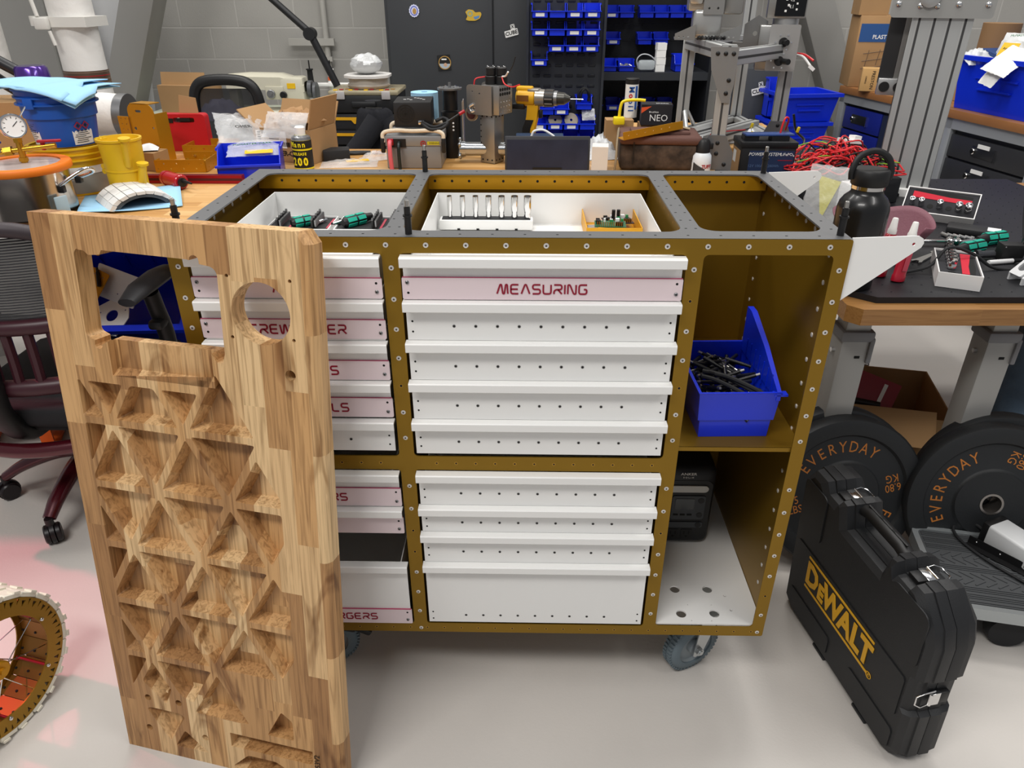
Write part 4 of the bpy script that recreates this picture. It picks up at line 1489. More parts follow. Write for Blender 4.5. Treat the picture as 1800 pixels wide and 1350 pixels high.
# floor heater fins with orange feet, far left
ht = thing('heat_sink_rig', 'silver finned heat sink on orange feet on the floor behind the chair', 'machine', (-1.27, 1.10, 0), 20)
b = M()
for i in range(9):
    b.box((0, 0, 0.10 + 0.02 * i), (0.34, 0.26, 0.009))
b.box((0, 0.02, 0.18), (0.30, 0.2, 0.19))
b.build('fin_stack', ALU, ht)
b = M()
ORANGE = mat('orange_enamel', 'e8621a', 0.4)
for sx in (-0.1, 0.12):
    b.box((sx, 0, 0.012), (0.05, 0.42, 0.012), bev=0.003)
b.box((0.12, -0.16, 0.12), (0.04, 0.012, 0.22))
b.box((-0.1, -0.16, 0.12), (0.04, 0.012, 0.22))
b.build('foot', ORANGE, ht)
b = M()
b.box((-0.02, -0.13, 0.31), (0.10, 0.05, 0.12), bev=0.012)
b.build('guard', ORANGE, ht)

# ---------------------------------------------------------------- right workbench
rb_ = thing('workbench', 'adjustable workbench with a maple top and grey legs at the right edge', 'workbench', (1.40, 0.46, 0))
b = M()
b.plate([(0.03, 0), (1.25, 0.02), (1.25, 1.30), (0, 1.30), (0, 0.03)], (), 0.042, T(0, 0, 0.757))
b.build('bench_top', wood('bench_edge', 'X', '8c6436', '9a7040', 'a67c4a', 0.7, 0.05, 0.4, 0.4), rb_)
LEGM = mat('leg_grey', '9b9a97', 0.4, 0.25)
for x, y in ((0.088, 0.15), (0.47, 0.15), (1.17, 0.15), (0.088, 1.16), (0.6, 1.16), (1.17, 1.16)):
    if True:
        b = M()
        b.box((x, y, 0.335), (0.075, 0.075, 0.67), 0, bev=0.004)
        b.box((x, y, 0.72), (0.066, 0.066, 0.08), 0, bev=0.004)
        b.box((x, y, 0.675), (0.088, 0.088, 0.03), 1, bev=0.006)
        b.box((x + 0.04, y - 0.03, 0.635), (0.014, 0.03, 0.075), 1, bev=0.005)
        b.cyl((x + 0.012, y - 0.033, 0.73), (x + 0.012, y - 0.042, 0.73), 0.011, n=16, mi=2)
        b.cyl((x + 0.012, y - 0.041, 0.73), (x + 0.012, y - 0.047, 0.73), 0.006, n=6, mi=2)
        b.cyl((x - 0.037, y, 0.62), (x - 0.046, y, 0.62), 0.007, n=6, mi=2)
        b.box((x + 0.01, y - 0.038, 0.615), (0.014, 0.002, 0.007), 3)
        b.build('leg', [LEGM, mat('collar_grey', '77777a', 0.5), CHROME, DARK], rb_)
bb = thing('breadboard', 'black optical breadboard with rows of threaded holes on the right workbench', 'breadboard', (1.425, 0.50, 0.7995), 1)
b = M()
b.plate([(0.05, 0), (1.1, 0), (1.1, 1.235), (0, 1.235), (0, 0.045)], (), 0.0155)
b.build('plate', mat('breadboard_black', '1c1c20', 0.5, 0.2), bb)
b = M()
for i in range(21):
    for j in range(24):
        x, y = 0.05 + 0.05 * i, 0.035 + 0.05 * j
        b.cyl((x, y, 0.0154), (x, y, 0.0158), 0.0042, n=8, mi=0)
        b.cyl((x, y, 0.0157), (x, y, 0.0161), 0.003, n=8, mi=1)
o = b.build('threaded_holes', [mat('hole_rim', '4c4d55', 0.35, 0.6), DARK], bb)
o['kind'] = 'stuff'
ZB = 0.815

bt = thing('water_bottle', 'large black insulated bottle with a carry loop standing on the right workbench', 'bottle', (1.432, 0.592, ZB))
b = M()
b.lathe([(0.0, 0), (0.056, 0), (0.06, 0.005), (0.06, 0.196), (0.057, 0.21), (0.049, 0.223), (0.041, 0.23), (0.037, 0.235), (0.036, 0.243)], n=48)
b.build('bottle_body', mat('bottle_black', '101011', 0.32, coat=0.2), bt)
b = M()
b.lathe([(0.0, 0.243), (0.0375, 0.243), (0.0375, 0.252), (0.0, 0.252)], n=40)
b.build('steel_collar', CHROME, bt)
b = M()
b.lathe([(0.0, 0.252), (0.040, 0.252), (0.042, 0.255), (0.042, 0.285), (0.039, 0.289), (0.0, 0.289)], n=40)
b.build('lid', mat('lid_black', '161617', 0.5), bt)
b = M()
b.tube([(-0.044, 0.0, 0.265), (-0.046, 0.0, 0.285), (-0.036, 0.004, 0.312), (-0.012, 0.006, 0.327), (0.012, 0.006, 0.327), (0.036, 0.004, 0.312), (0.046, 0, 0.285), (0.044, 0, 0.265)], 0.0055, 10, smooth=6, flat=1.4)
b.build('carry_loop', mat('lid_black', ''), bt)

def glue(lab, loc, tx, ty):
    g = thing('glue_bottle', lab, 'bottle', loc, rot=(tx, ty, 20))
    b = M()
    b.skin([[(rx * math.cos(2 * PI * k / 24), ry * math.sin(2 * PI * k / 24), z) for k in range(24)] for rx, ry, z in ((0.017, 0.011, 0), (0.02, 0.013, 0.002), (0.02, 0.013, 0.016), (0.0185, 0.0115, 0.018), (0.0185, 0.0115, 0.1), (0.014, 0.011, 0.112), (0.009, 0.009, 0.116))])
    b.build('bottle_body', mat('glue_red', 'a01228', 0.3, coat=0.3), g)
    b = M()
    b.lathe([(0.011, 0.114), (0.011, 0.124), (0.0095, 0.127), (0.007, 0.152), (0.0055, 0.154), (0.0, 0.154)], n=20)
    b.build('nozzle_cap', mat('glue_white', 'e8e6e2', 0.4), g)
    b = M()
    b.box((0.0, -0.0122, 0.055), (0.016, 0.0008, 0.05))
    b.build('print_panel', mat('glue_print', 'c24a5a', 0.4), g)
glue('red glue bottle with white cap standing on the breadboard edge, the nearer one', (1.572, 0.612, ZB + 0.001), 0, 4)
glue('red glue bottle with white cap standing behind its twin by the white wing', (1.540, 0.648, ZB + 0.001), 0, 3)

def socket_tray(lab, loc, rz, tilt, n, miss, slab_):
    t = thing('socket_tray', lab, 'tool tray', loc, rot=(tilt, 0, rz))
    b = M()
    b.tray(-0.105, -0.05, 0, 0.105, 0.05, 0.038, 0.003)
    b.build('tray_shell', mat('tray_white', 'e4e2e0', 0.4), t)
    b = M()
    b.box((0, 0, 0.018), (0.203, 0.093, 0.03))
    b.build('foam_insert', mat('foam_black', '26262a', 0.85), t)
    b = M()
    b.plate([(-0.085, 0.012), (0.085, 0.005), (0.085, 0.022), (0.02, 0.024), (-0.03, 0.03), (-0.085, 0.036)], (), 0.0014, T(0, 0, 0.033))
    b.build('foam_recess', mat('foam_red', 'c01f33', 0.8), t)
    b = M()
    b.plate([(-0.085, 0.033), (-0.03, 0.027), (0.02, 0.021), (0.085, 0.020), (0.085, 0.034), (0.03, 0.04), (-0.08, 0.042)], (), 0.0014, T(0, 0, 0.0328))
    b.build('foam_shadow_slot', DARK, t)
    m = T(loc) @ (RZ(rz) @ RX(tilt))
    for i in range(n):
        x = -0.08 + 0.16 * i / (n - 1)
        if i in miss:
            b = M()
            b.cyl((x, -0.018, 0.0331), (x, -0.018, 0.0336), 0.009, n=16)
            b.build('empty_pocket', DARK, t)
            continue
        r = 0.0078 + 0.0004 * i
        s = M()
        s.lathe([(r * 0.7, 0), (r, 0.001), (r, 0.012), (r * 0.92, 0.014), (r, 0.016), (r, 0.030), (r * 0.8, 0.030), (r * 0.75, 0.022), (r * 0.3, 0.021)], n=20)
        o = s.build('socket', CHROME, loc=m @ Vector((x, -0.018, 0.0338)), rot=(tilt, 0, rz))
        tag(o, slab_ % ['first', 'second', 'third', 'fourth', 'fifth', 'sixth', 'seventh'][i], 'socket', slab_ % 'one' if False else None)
    return t
socket_tray('white tray with red and black foam propped up at the back of the breadboard', (1.955, 1.19, ZB + 0.03), -32, 38, 7, (2, 4), 'chrome socket in the back white tray, %s from its left end')
socket_tray('white tray with red and black foam lying at the front edge of the breadboard', (1.738, 0.655, ZB + 0.001), -113, 0, 7, (6,), 'chrome socket in the front white tray, %s from its far end')

handle_tool('ratchet_screwdriver', 'teal and black screwdriver lying in front of the other on the breadboard', (1.925, 0.862, ZB + 0.018), 205, 0.115, 0.0175, 0.07)
handle_tool('ratchet_screwdriver', 'teal and black screwdriver lying farthest right on the breadboard', (2.035, 0.945, ZB + 0.018), 200, 0.115, 0.0175, 0.06)
rt = thing('ratchet', 'chrome ratchet with a round head lying across the two screwdrivers', 'ratchet', (1.86, 0.905, ZB + 0.002), 178)
b = M()
b.cyl((0, 0, 0), (0, 0, 0.022), 0.02, n=24, bev=0.003)
b.cyl((0, 0, 0.02), (0, 0, 0.03), 0.008, n=14)
b.box((0.06, 0, 0.012), (0.10, 0.014, 0.01), bev=0.003)
b.build('head', CHROME, rt)
for i in range(6):
    b = M()
    b.cyl((0, -0.006, 0), (0, 0.022, 0), 0.0058, n=12)
    o = b.build('bit_socket', CHROME, loc=(1.885 + 0.0135 * i, 0.985 - 0.008 * i, ZB + 0.0065), rot=(0, 0, 14))
    tag(o, ['first small chrome socket from the left in the row before the black case', 'second small chrome socket from the left in the row before the black case', 'third small chrome socket from the left in the row before the black case', 'third small chrome socket from the right in the row before the black case', 'second small chrome socket from the right in the row before the black case', 'last small chrome socket on the right in the row before the black case'][i], 'socket', 'small chrome sockets in a row on the breadboard')
pc = thing('tool_wallet', 'flat black tool wallet with a white label at the back of the breadboard', 'tool case', (1.99, 1.03, ZB + 0.001), -32)
b = M()
b.box((0, 0, 0.009), (0.15, 0.07, 0.018), bev=0.004)
b.build('wallet_body', mat('wallet_black', '1a1a1c', 0.6), pc)
b = M()
b.box((0.05, 0.0, 0.0184), (0.035, 0.04, 0.001))
b.build('paper_label', LABEL, pc)
wr = thing('wrench', 'silver open ended wrench lying left of the front white tray', 'wrench', (1.70, 0.765, ZB + 0.001), 40)
b = M()
b.plate([(-0.02, -0.014), (0.0, -0.01), (0.09, -0.005), (0.09, 0.005), (0.0, 0.01), (-0.02, 0.014), (-0.028, 0.009), (-0.012, 0.004), (-0.012, -0.004), (-0.028, -0.009)], (), 0.006)
b.plate(circ(0.098, 0, 0.014, 20), [circ(0.098, 0, 0.008, 12)], 0.006)
b.build('wrench_body', CHROME, wr)
mk = thing('marker_pen', 'white marker pen with a black cap lying on the breadboard', 'pen', (1.875, 0.742, ZB + 0.007), 12)
b = M()
b.cyl((0, 0, 0), (0.075, 0, 0), 0.0065, n=16)
b.build('barrel', mat('pen_white', 'dcdcdc', 0.35), mk)
b = M()
b.cyl((0.075, 0, 0), (0.13, 0, 0), 0.007, 0.004, n=16)
b.build('cap', BLACK, mk)
b = M()
b.cyl((0, 0, 0), (0.12, 0, 0), 0.0045, n=12)
tag(b.build('black_rod', BLACKR, loc=(1.945, 0.735, ZB + 0.005), rot=(0, 0, 18)), 'short black rod lying right of the white marker pen', 'rod')
bx = thing('servo_box', 'small matte black box with tiny corner screws on the breadboard', 'box', (1.955, 0.79, ZB + 0.001), -4)
b = M()
b.box((0, 0, 0.0225), (0.058, 0.04, 0.045), bev=0.002)
b.build('housing', mat('servo_black', '141415', 0.6), bx)
for x, z in ((-0.025, 0.04), (0.025, 0.04)):
    b = M()
    b.cyl((x, -0.0195, z), (x, -0.021, z), 0.002, n=10)
    b.build('screw', CHROME, bx)
b = M()
b.cyl((0, 0, 0), (0.04, 0, 0), 0.010, n=16)
b.cyl((-0.012, 0, 0), (0, 0, 0), 0.013, n=16)
tag(b.build('impact_socket', mat('gunmetal', '55565a', 0.3, 0.8), loc=(1.875, 0.79, ZB + 0.0135), rot=(0, 0, 5)), 'dull grey socket lying left of the small black box', 'socket')
for i, (x, y, h, lab) in enumerate(((2.06, 0.90, 0.07, 'tall zinc bolt standing on its head right of the black box'), (2.09, 0.93, 0.045, 'short zinc bolt standing behind the tall bolt'))):
    b = M()
    b.cyl((0, 0, 0), (0, 0, 0.007), 0.011, n=6)
    b.cyl((0, 0, 0.007), (0, 0, h), 0.005, n=14)
    b.cyl((0, 0, h - 0.012), (0, 0, h - 0.004), 0.010, n=6)
    tag(b.build('bolt', CHROME, loc=(x, y, ZB + 0.001)), lab, 'bolt')
b = M()
for k in range(5):
    b.box((0.012 * k, 0.01 * (k % 2), 0.003 + 0.0015 * k), (0.09, 0.02, 0.004), rot=-20 + 9 * k)
tag(b.build('steel_strips', STEEL, loc=(2.05, 0.83, ZB)), 'loose pile of flat steel strips behind the small black box', 'strips').__setitem__('kind', 'stuff')
b = M()
b.tube([(1.60, 0.66, ZB + 0.004), (1.68, 0.675, ZB + 0.02), (1.725, 0.69, ZB + 0.065), (1.80, 0.70, ZB + 0.045), (1.87, 0.70, ZB + 0.006), (1.97, 0.72, ZB + 0.006), (1.985, 0.80, ZB + 0.07), (2.0, 0.86, ZB + 0.15), (2.05, 0.92, ZB + 0.185), (2.14, 0.97, ZB + 0.18), (2.24, 1.02, ZB + 0.12), (2.30, 1.06, ZB + 0.02)], 0.0042, 8, smooth=8)
tag(b.build('black_cable', BLACKR), 'black cable looping over the front white tray and the breadboard', 'cable')
gb = thing('gusset_foot', 'white webbed gusset foot with a black caster knob at the right edge of the breadboard', 'bracket', (1.945, 0.60, ZB + 0.001), 8)
b = M()
for y in (0.0, 0.045):
    b.plate([(-0.075, 0), (0.06, 0), (0.06, 0.13), (0.04, 0.13), (-0.075, 0.018)], [[(-0.03, 0.02), (0.03, 0.02), (0.03, 0.075)]], 0.006, T(0, y, 0) @ XZ)
b.plate(rrect(0, 0, 0.16, 0.04, 0.004), [rrect(0.015, 0.008, 0.06, 0.032, 0.011), rrect(0.09, 0.008, 0.135, 0.032, 0.011)], 0.006, T(-0.075, 0.002, 0.016) @ RY(-44))
b.build('gusset', mat('gusset_white', 'd5d6d7', 0.35, 0.3), gb)
b = M()
b.ball((0.02, 0.02, 0.018), 0.014, (1.2, 1, 1), n=14, m=8)
b.build('knob', BLACK, gb)
b = M()
b.box((0.075, 0.022, 0.28), (0.03, 0.05, 0.56))
b.build('post', mat('gusset_white', ''), gb)

def bowl(u, v):
    a = R(-60 + 250 * u)
    r = 0.055 + 0.078 * v
    return (r * math.cos(a), r * math.sin(a) * 0.9, 0.005 + 0.11 * v ** 1.3 + 0.012 * math.sin(3 * a))
b = M()
b.grid(bowl, 40, 10)
o = b.build('leather_pouch', [mat('pouch_pink', '744752', 0.6, bump=0.2, bscale=200)], loc=(1.585, 0.79, ZB + 0.002))
sd = o.modifiers.new('thickness', 'SOLIDIFY')
sd.thickness = 0.004
tag(o, 'dusty pink leather pouch sagging behind the two red glue bottles', 'pouch')

def crumple(w, d, h, seed, n=14, pinch=0.5):
    rr = random.Random(seed)
    tab = [[rr.uniform(-1, 1) for _ in range(n + 1)] for _ in range(n + 1)]
    def fn(u, v):
        x, y = u - 0.5, v - 0.5
        e = max(0.0, 1 - (2 * abs(x)) ** 2.5) * max(0.0, 1 - (2 * abs(y)) ** 2.5)
        q = tab[int(round(v * n))][int(round(u * n))]
        return (w * x * (1 + 0.03 * q), d * y * (1 + 0.03 * q), 0.002 + h * e * (0.75 + 0.25 * q))
    return fn
def film_bag(lab, loc, w, d, h, seed, rot=(0, 0, 0), m=None, cat='plastic bag', name='plastic_bag', n=14):
    b = M()
    b.grid(crumple(w, d, h, seed, n), n, n)
    g = crumple(w, d, h * 0.12, seed + 1, n)
    b.grid(lambda u, v: (g(u, v)[0], g(u, v)[1], 0.001), n, n)
    o = b.build(name, m or CLEARC, loc=loc, rot=rot, sm=60)
    if lab:
        tag(o, lab, cat)
    return o
sb_ = thing('zip_bag', 'clear zip bag with a yellow sheet inside standing between the cart and the black bottle', 'plastic bag', (1.52, 1.00, 0.816), rot=(78, 0, -38))
o = film_bag('', (0, 0, 0), 0.17, 0.20, 0.03, 4, n=12)
o.name = 'bag_film'
o.parent = sb_
o.location = (0, 0.10, 0)
b = M()
b.plate([(-0.055, 0.17), (-0.02, 0.04), (0.012, 0.16)], (), 0.001, T(0, 0, 0.008))
b.build('yellow_sheet', mat('yellow_sheet', 'd6d02a', 0.6), sb_)

# battery and wiring
bat = thing('battery', 'black and navy lithium battery with red cables behind the right end of the cart', 'battery', (1.462, 1.52, 0.8), -2)
b = M()
b.box((0, 0, 0.095), (0.19, 0.13, 0.19), bev=0.006)
b.box((0, 0, 0.196), (0.196, 0.136, 0.022), bev=0.004)
b.box((-0.06, -0.02, 0.212), (0.05, 0.05, 0.02))
b.box((0.04, -0.02, 0.212), (0.06, 0.05, 0.02))
b.build('battery_case', mat('battery_black', '131417', 0.4), bat)
b = M()
b.box((0.012, -0.0655, 0.105), (0.155, 0.001, 0.145))
b.build('front_label', mat('battery_navy', '1d2d4f', 0.5), bat)
b = M()
b.box((-0.0955, 0.0, 0.1), (0.001, 0.11, 0.15), 0)
b.box((-0.0962, 0.02, 0.145), (0.001, 0.04, 0.04), 1)
b.build('side_label', [CARD, LABEL], bat)
txt('POWER SYSTEM', 0.0155, PAPER, bat, T(-0.013, -0.0665, 0.165) @ XZ, align='CENTER', shear=0.2)
txt('LiFePO\u2084', 0.014, PAPER, bat, T(0.066, -0.0665, 0.165) @ XZ)
txt('12V 100Ah 1280Wh', 0.013, mat('faint_print', '4d6388', 0.5), bat, T(-0.012, -0.0665, 0.125) @ XZ)
b = M()
b.box((0.06, -0.0664, 0.145), (0.05, 0.0006, 0.002))
b.box((0.06, -0.0664, 0.095), (0.05, 0.0006, 0.002))
b.build('red_rule', RED, bat)
b = M()
b.box((0, 0, 0), (0.17, 0.05, 0.006), bev=0.001)
tag(b.build('fuse_board', mat('fuse_blue', '2f4a86', 0.3), loc=(1.462, 1.50, 1.026), rot=(0, 0, 3)), 'flat blue fuse board lying across the battery terminals', 'circuit board')
REDW = mat('red_wire', 'd6292f', 0.4)
BLKW = mat('black_wire', '17171a', 0.45)
YELW = mat('yellow_connector', 'e2c52a', 0.4)
def wire(lab, pts, r=0.0028, m=None, smooth=8, name='wire', group=None):
    b = M()
    b.tube(pts, r, 7, smooth=smooth)
    return tag(b.build(name, m or REDW), lab, 'wire', group)
wire('red cable rising from the battery and arching down its front face', [(1.54, 1.56, 1.03), (1.535, 1.53, 1.07), (1.515, 1.51, 1.075), (1.505, 1.505, 1.02), (1.505, 1.50, 0.92), (1.515, 1.49, 0.81)], 0.0034)
wire('thin red wire stretched from the fuse board to the grey post', [(1.40, 1.57, 1.028), (1.33, 1.55, 1.026), (1.26, 1.50, 1.024)], 0.0018)
wire('thin grey wire with yellow plugs hanging over the battery front', [(1.42, 1.57, 1.045), (1.415, 1.545, 1.03), (1.42, 1.525, 0.99), (1.43, 1.52, 0.93), (1.445, 1.52, 0.88)], 0.0016, mat('grey_wire', 'a9acb0', 0.5))
for i, (x, y, z, lab) in enumerate(((1.418, 1.56, 1.043, 'upper yellow crimp plug on the fuse board'), (1.415, 1.538, 1.018, 'lower yellow crimp plug in front of the fuse board'), (1.585, 1.56, 1.03, 'yellow crimp plug at the right end of the fuse board'))):
    b = M()
    b.box((0, 0, 0), (0.009, 0.008, 0.02), bev=0.002)
    tag(b.build('crimp_plug', YELW, loc=(x, y, z), rot=(10, 8, 20)), lab, 'connector')
rr = random.Random(21)
def tangle(n, m, seed, r):
    rr = random.Random(seed)
    b = M()
    for i in range(n):
        cx, cy = rr.uniform(1.60, 1.86), rr.uniform(1.42, 1.58)
        a0 = rr.uniform(0, 6.28)
        pts = []
        rad = rr.uniform(0.04, 0.13)
        for k in range(8):
            a = a0 + k * 0.8
            q = rad * rr.uniform(0.75, 1.2)
            hump = max(0, 1 - ((cx + q * math.cos(a) - 1.72) / 0.2) ** 2)
            pts.append((cx + q * math.cos(a), cy + 0.8 * q * math.sin(a), 0.906 + rr.uniform(0.0, 0.03) + 0.085 * hump * rr.random()))
        b.tube(pts, r, 6, smooth=6)
    return b.build('wire_tangle', m)
b = M()
b.box((0, 0, 0.043), (0.34, 0.26, 0.086), bev=0.004)
tag(b.build('foam_crate', mat('crate_black', '1d1e21', 0.7), loc=(1.73, 1.50, ZB + 0.001), rot=(0, 0, 4)), 'low black crate under the tangled wires right of the battery', 'crate')
o = tag(tangle(20, REDW, 5, 0.0028), 'heap of tangled red wires right of the battery', 'wires')
o['kind'] = 'stuff'
o = tag(tangle(15, BLKW, 9, 0.0026), 'heap of tangled black wires mixed among the red ones right of the battery', 'wires')
o['kind'] = 'stuff'
o = tag(tangle(2, mat('lime_wire', '7fb52c', 0.4), 14, 0.0022), 'few lime green wires woven through the wire heap', 'wires')
o['kind'] = 'stuff'
film_bag('clear bag of black foam behind the wire heap', (1.70, 1.66, 0.90), 0.34, 0.18, 0.05, 8, (0, 0, -20), mat('dark_film', '2c3038', 0.2, bump=1.0, bscale=30))
b = M()
b.box((0, 0, 0), (0.07, 0.05, 0.012))
b.box((0.02, 0, 0.012), (0.03, 0.03, 0.014))
tag(b.build('relay_board', PAPER, loc=(1.76, 1.52, 1.0), rot=(0, 6, 20)), 'small white relay board on top of the wire heap', 'circuit board')
eb = thing('emergency_stop', 'white switch box with a red push button behind the black bottle', 'switch', (1.72, 1.30, ZB), 12)
b = M()
b.box((0, 0, 0.045), (0.075, 0.075, 0.09), bev=0.005)
b.build('switch_box', PAPER, eb)
b = M()
b.cyl((0, 0, 0.09), (0, 0, 0.105), 0.016, n=20)
b.cyl((0, 0, 0.105), (0, 0, 0.128), 0.021, n=24, bev=0.004)
b.build('push_button', mat('estop_red', 'c81a1a', 0.35), eb)

# tall extrusion mast
def extrusion(b, w, d, h, z0=0.0, mi=0, md=1, grooves=(1, 1), m=None):
    """aluminium profile: box with recessed slot lines on its faces"""
    b.box((0, 0, z0 + h / 2), (w, d, h), mi, bev=0.002, seg=1)
    for i in range(grooves[0]):
        x = -w / 2 + w * (i + 0.5) / grooves[0]
        for sy in (-1, 1):
            b.box((x, sy * d / 2, z0 + h / 2), (0.007, 0.0012, h * 0.998), md)
            b.box((x - 0.007, sy * d / 2, z0 + h / 2), (0.002, 0.0008, h * 0.998), md + 1)
    for i in range(grooves[1]):
        y = -d / 2 + d * (i + 0.5) / grooves[1]
        for sx in (-1, 1):
            b.box((sx * w / 2, y, z0 + h / 2), (0.0012, 0.007, h * 0.998), md)
EXTM = [mat('extrusion_grey', 'b6b8b7', 0.38, 0.45), mat('slot_shadow', '3a3a3b', 0.6), mat('slot_edge', 'c4c4c2', 0.4, 0.5)]
ms = thing('extrusion_mast', 'tall grooved aluminium mast with a top plate standing on the right workbench', 'mast', (1.995, 1.56, 0.8), -24)
b = M()
extrusion(b, 0.18, 0.12, 0.72, 0.0, 0, 1, (4, 4))
b.build('mast_profile', EXTM, ms)
b = M()
b.plate(rrect(-0.16, 0, 0.14, 0.15, 0.012), [circ(-0.05, 0.06, 0.02, 20)], 0.01, T(0.0, -0.062, 0.59) @ XZ)
b.build('top_plate', mat('mast_plate', 'a3a3a0', 0.4, 0.5), ms)
for x, z in ((0.035, 0.04), (0.118, 0.04), (-0.14, 0.04), (-0.075, 0.035), (-0.025, 0.035), (-0.05, 0.09)):
    b = M()
    b.ball((x, -0.074, 0.59 + z), 0.009, (1, 0.5, 1), n=12, m=8)
    b.build('bolt', CHROME, ms)
b = M()
b.lathe([(0.012, 0), (0.03, 0), (0.03, 0.012), (0.02, 0.014), (0.012, 0.014)], T(-0.05, -0.072, 0.65) @ RX(90), 24)
b.build('flange_bearing', ALU, ms)
b = M()
b.box((0, -0.075, 0.02), (0.2, 0.03, 0.04))
for i in range(5):
    b.cyl((-0.085 + 0.04 * i, -0.09, 0.02), (-0.085 + 0.04 * i, -0.095, 0.02), 0.007, n=12, mi=1)
b.build('foot_bracket', [PAPER, BLACK], ms)
ar = thing('swing_arm', 'grey and black swing arm with bearing blocks hanging left of the aluminium mast', 'arm', (1.905, 1.62, 0.8), -20)
b = M()
b.box((0.022, 0, 0.66), (0.044, 0.03, 0.56), 0)
b.build('arm_tube', mat('arm_grey', '84827f', 0.35, 0.6), ar)
b = M()
b.box((-0.024, 0.004, 0.66), (0.046, 0.03, 0.56), 0)
b.build('black_cover', mat('arm_black', '242425', 0.5), ar)
b = M()
b.box((0.0, -0.008, 0.37), (0.092, 0.045, 0.055), bev=0.003)
for x in (-0.024, 0.022):
    b.lathe([(0.007, 0), (0.017, 0), (0.017, 0.004), (0.007, 0.004)], T(x, -0.031, 0.37) @ RX(90), 20, 1)
b.build('bearing_block', [ALU, BLACK], ar)
b = M()
b.box((0.04, 0.06, 0.18), (0.03, 0.03, 0.36))
b.build('arm_post', mat('arm_black', ''), ar)

# ---------------------------------------------------------------- long workbench behind the cart
BZ = 0.92
lb_ = thing('workbench', 'long maple workbench behind the gold cart crowded with parts', 'workbench', (-0.2, 1.2, 0))
b = M()
b.box((-0.08, 0.055, BZ - 0.0225), (3.1, 1.01, 0.045), bev=0.003)
b.build('bench_top', BENCH, lb_)
for x in (-1.5, 0.22, 1.3):
    for y in (-0.36, 0.47):
        b = M()
        b.box((x, y, 0.4375), (0.07, 0.07, 0.873), bev=0.004)
        b.build('leg', LEGM, lb_)
b = M()
b.box((-0.08, 0.47, 0.2), (2.8, 0.05, 0.06))
b.build('stretcher', LEGM, lb_)

# vacuum chamber
vc = thing('vacuum_chamber', 'steel vacuum chamber pot with an orange gasket lid and brass fittings on the long bench', 'pot', (-0.775, 0.835, BZ + 0.001))
b = M()
b.lathe([(0.0, 0), (0.108, 0), (0.112, 0.004), (0.112, 0.118), (0.116, 0.121), (0.0, 0.121)], n=56)
b.build('pot_body', mat('brushed_steel', 'b9b4ae', 0.22, 1.0), vc)
b = M()
b.lathe([(0.098, 0.119), (0.122, 0.119), (0.124, 0.122), (0.124, 0.134), (0.121, 0.138), (0.098, 0.138)], n=56, cap=False, loop=True)
b.build('gasket', mat('orange_silicone', 'ea7a18', 0.5), vc)
b = M()
b.lathe([(0.0, 0.124), (0.099, 0.124), (0.099, 0.134), (0.0, 0.134)], n=48)
b.build('acrylic_lid', mat('acrylic', 'd8c9c4', 0.1, alpha=0.75), vc)
BRASS = mat('brass', 'c79a35', 0.3, 0.9)
b = M()
b.cyl((0.0, 0.02, 0.134), (0.0, 0.02, 0.200), 0.0085, n=14)
b.cyl((0.0, 0.02, 0.138), (0.0, 0.02, 0.148), 0.013, n=6)
b.cyl((0.0, 0.02, 0.188), (0.0, 0.02, 0.200), 0.012, n=6)
b.cyl((-0.07, 0.0, 0.162), (0.085, 0.045, 0.176), 0.0075, n=12)
b.cyl((-0.04, 0.009, 0.165), (-0.02, 0.014, 0.167), 0.0125, n=6)
b.build('brass_tee', BRASS, vc)
b = M()
b.lathe([(0.0, -0.016), (0.036, -0.016), (0.038, -0.012), (0.038, 0.012), (0.036, 0.016), (0.033, 0.016), (0.033, 0.012), (0.0, 0.012)], T(0, 0.015, 0.230) @ RZ(48) @ RX(80) @ Matrix.Scale(0.85, 4), 40)
b.build('gauge_case', CHROME, vc)
b = M()
b.lathe([(0.0, 0.0122), (0.0325, 0.0122), (0.0325, 0.013), (0.0, 0.013)], T(0, 0.015, 0.230) @ RZ(48) @ RX(80) @ Matrix.Scale(0.85, 4), 32)
b.build('gauge_dial', LABEL, vc)
b = M(T(0, 0.015, 0.230) @ RZ(48) @ RX(80) @ Matrix.Scale(0.85, 4))
b.box((0.006, 0.006, 0.0135), (0.022, 0.002, 0.0006), rot=40)
for k in range(9):
    a = R(-40 + 32 * k)
    b.box((0.026 * math.cos(a), 0.026 * math.sin(a), 0.0133), (0.006, 0.0016, 0.0006), rot=-40 + 32 * k)
b.build('gauge_marks', INK, vc)
for x, y, m_ in ((-0.05, 0.0, mat('valve_blue', '1f4fb0', 0.4)), (0.055, 0.036, RED)):
    b = M()
    b.cyl((x, y, 0.165), (x, y, 0.188), 0.006, n=10)
    b.box((x - 0.02 if x < 0 else x + 0.02, y, 0.189), (0.06, 0.012, 0.007), 0, rot=18, bev=0.003)
    b.build('valve_lever', m_, vc)
b = M()
b.tube([(-0.07, 0.0, 0.162), (-0.11, -0.015, 0.15), (-0.16, -0.035, 0.135), (-0.24, -0.06, 0.12)], 0.0095, 12, smooth=6)
for k in range(16):
    x = -0.075 - 0.0095 * k
    b.cyl((x, -0.002 - 0.0037 * k, 0.161 - 0.0026 * k), (x - 0.004, -0.0035 - 0.0037 * k, 0.160 - 0.0026 * k), 0.0112, n=12)
b.build('braided_hose', mat('braided_hose', 'c5bfb2', 0.4, 0.3), vc)
b = M()
b.tube([(0.108, -0.025, 0.075), (0.118, -0.03, 0.088), (0.165, 0.0, 0.118), (0.178, 0.02, 0.118), (0.172, 0.035, 0.105), (0.112, 0.03, 0.085)], 0.005, 10, smooth=5)
b.build('side_handle', CHROME, vc)
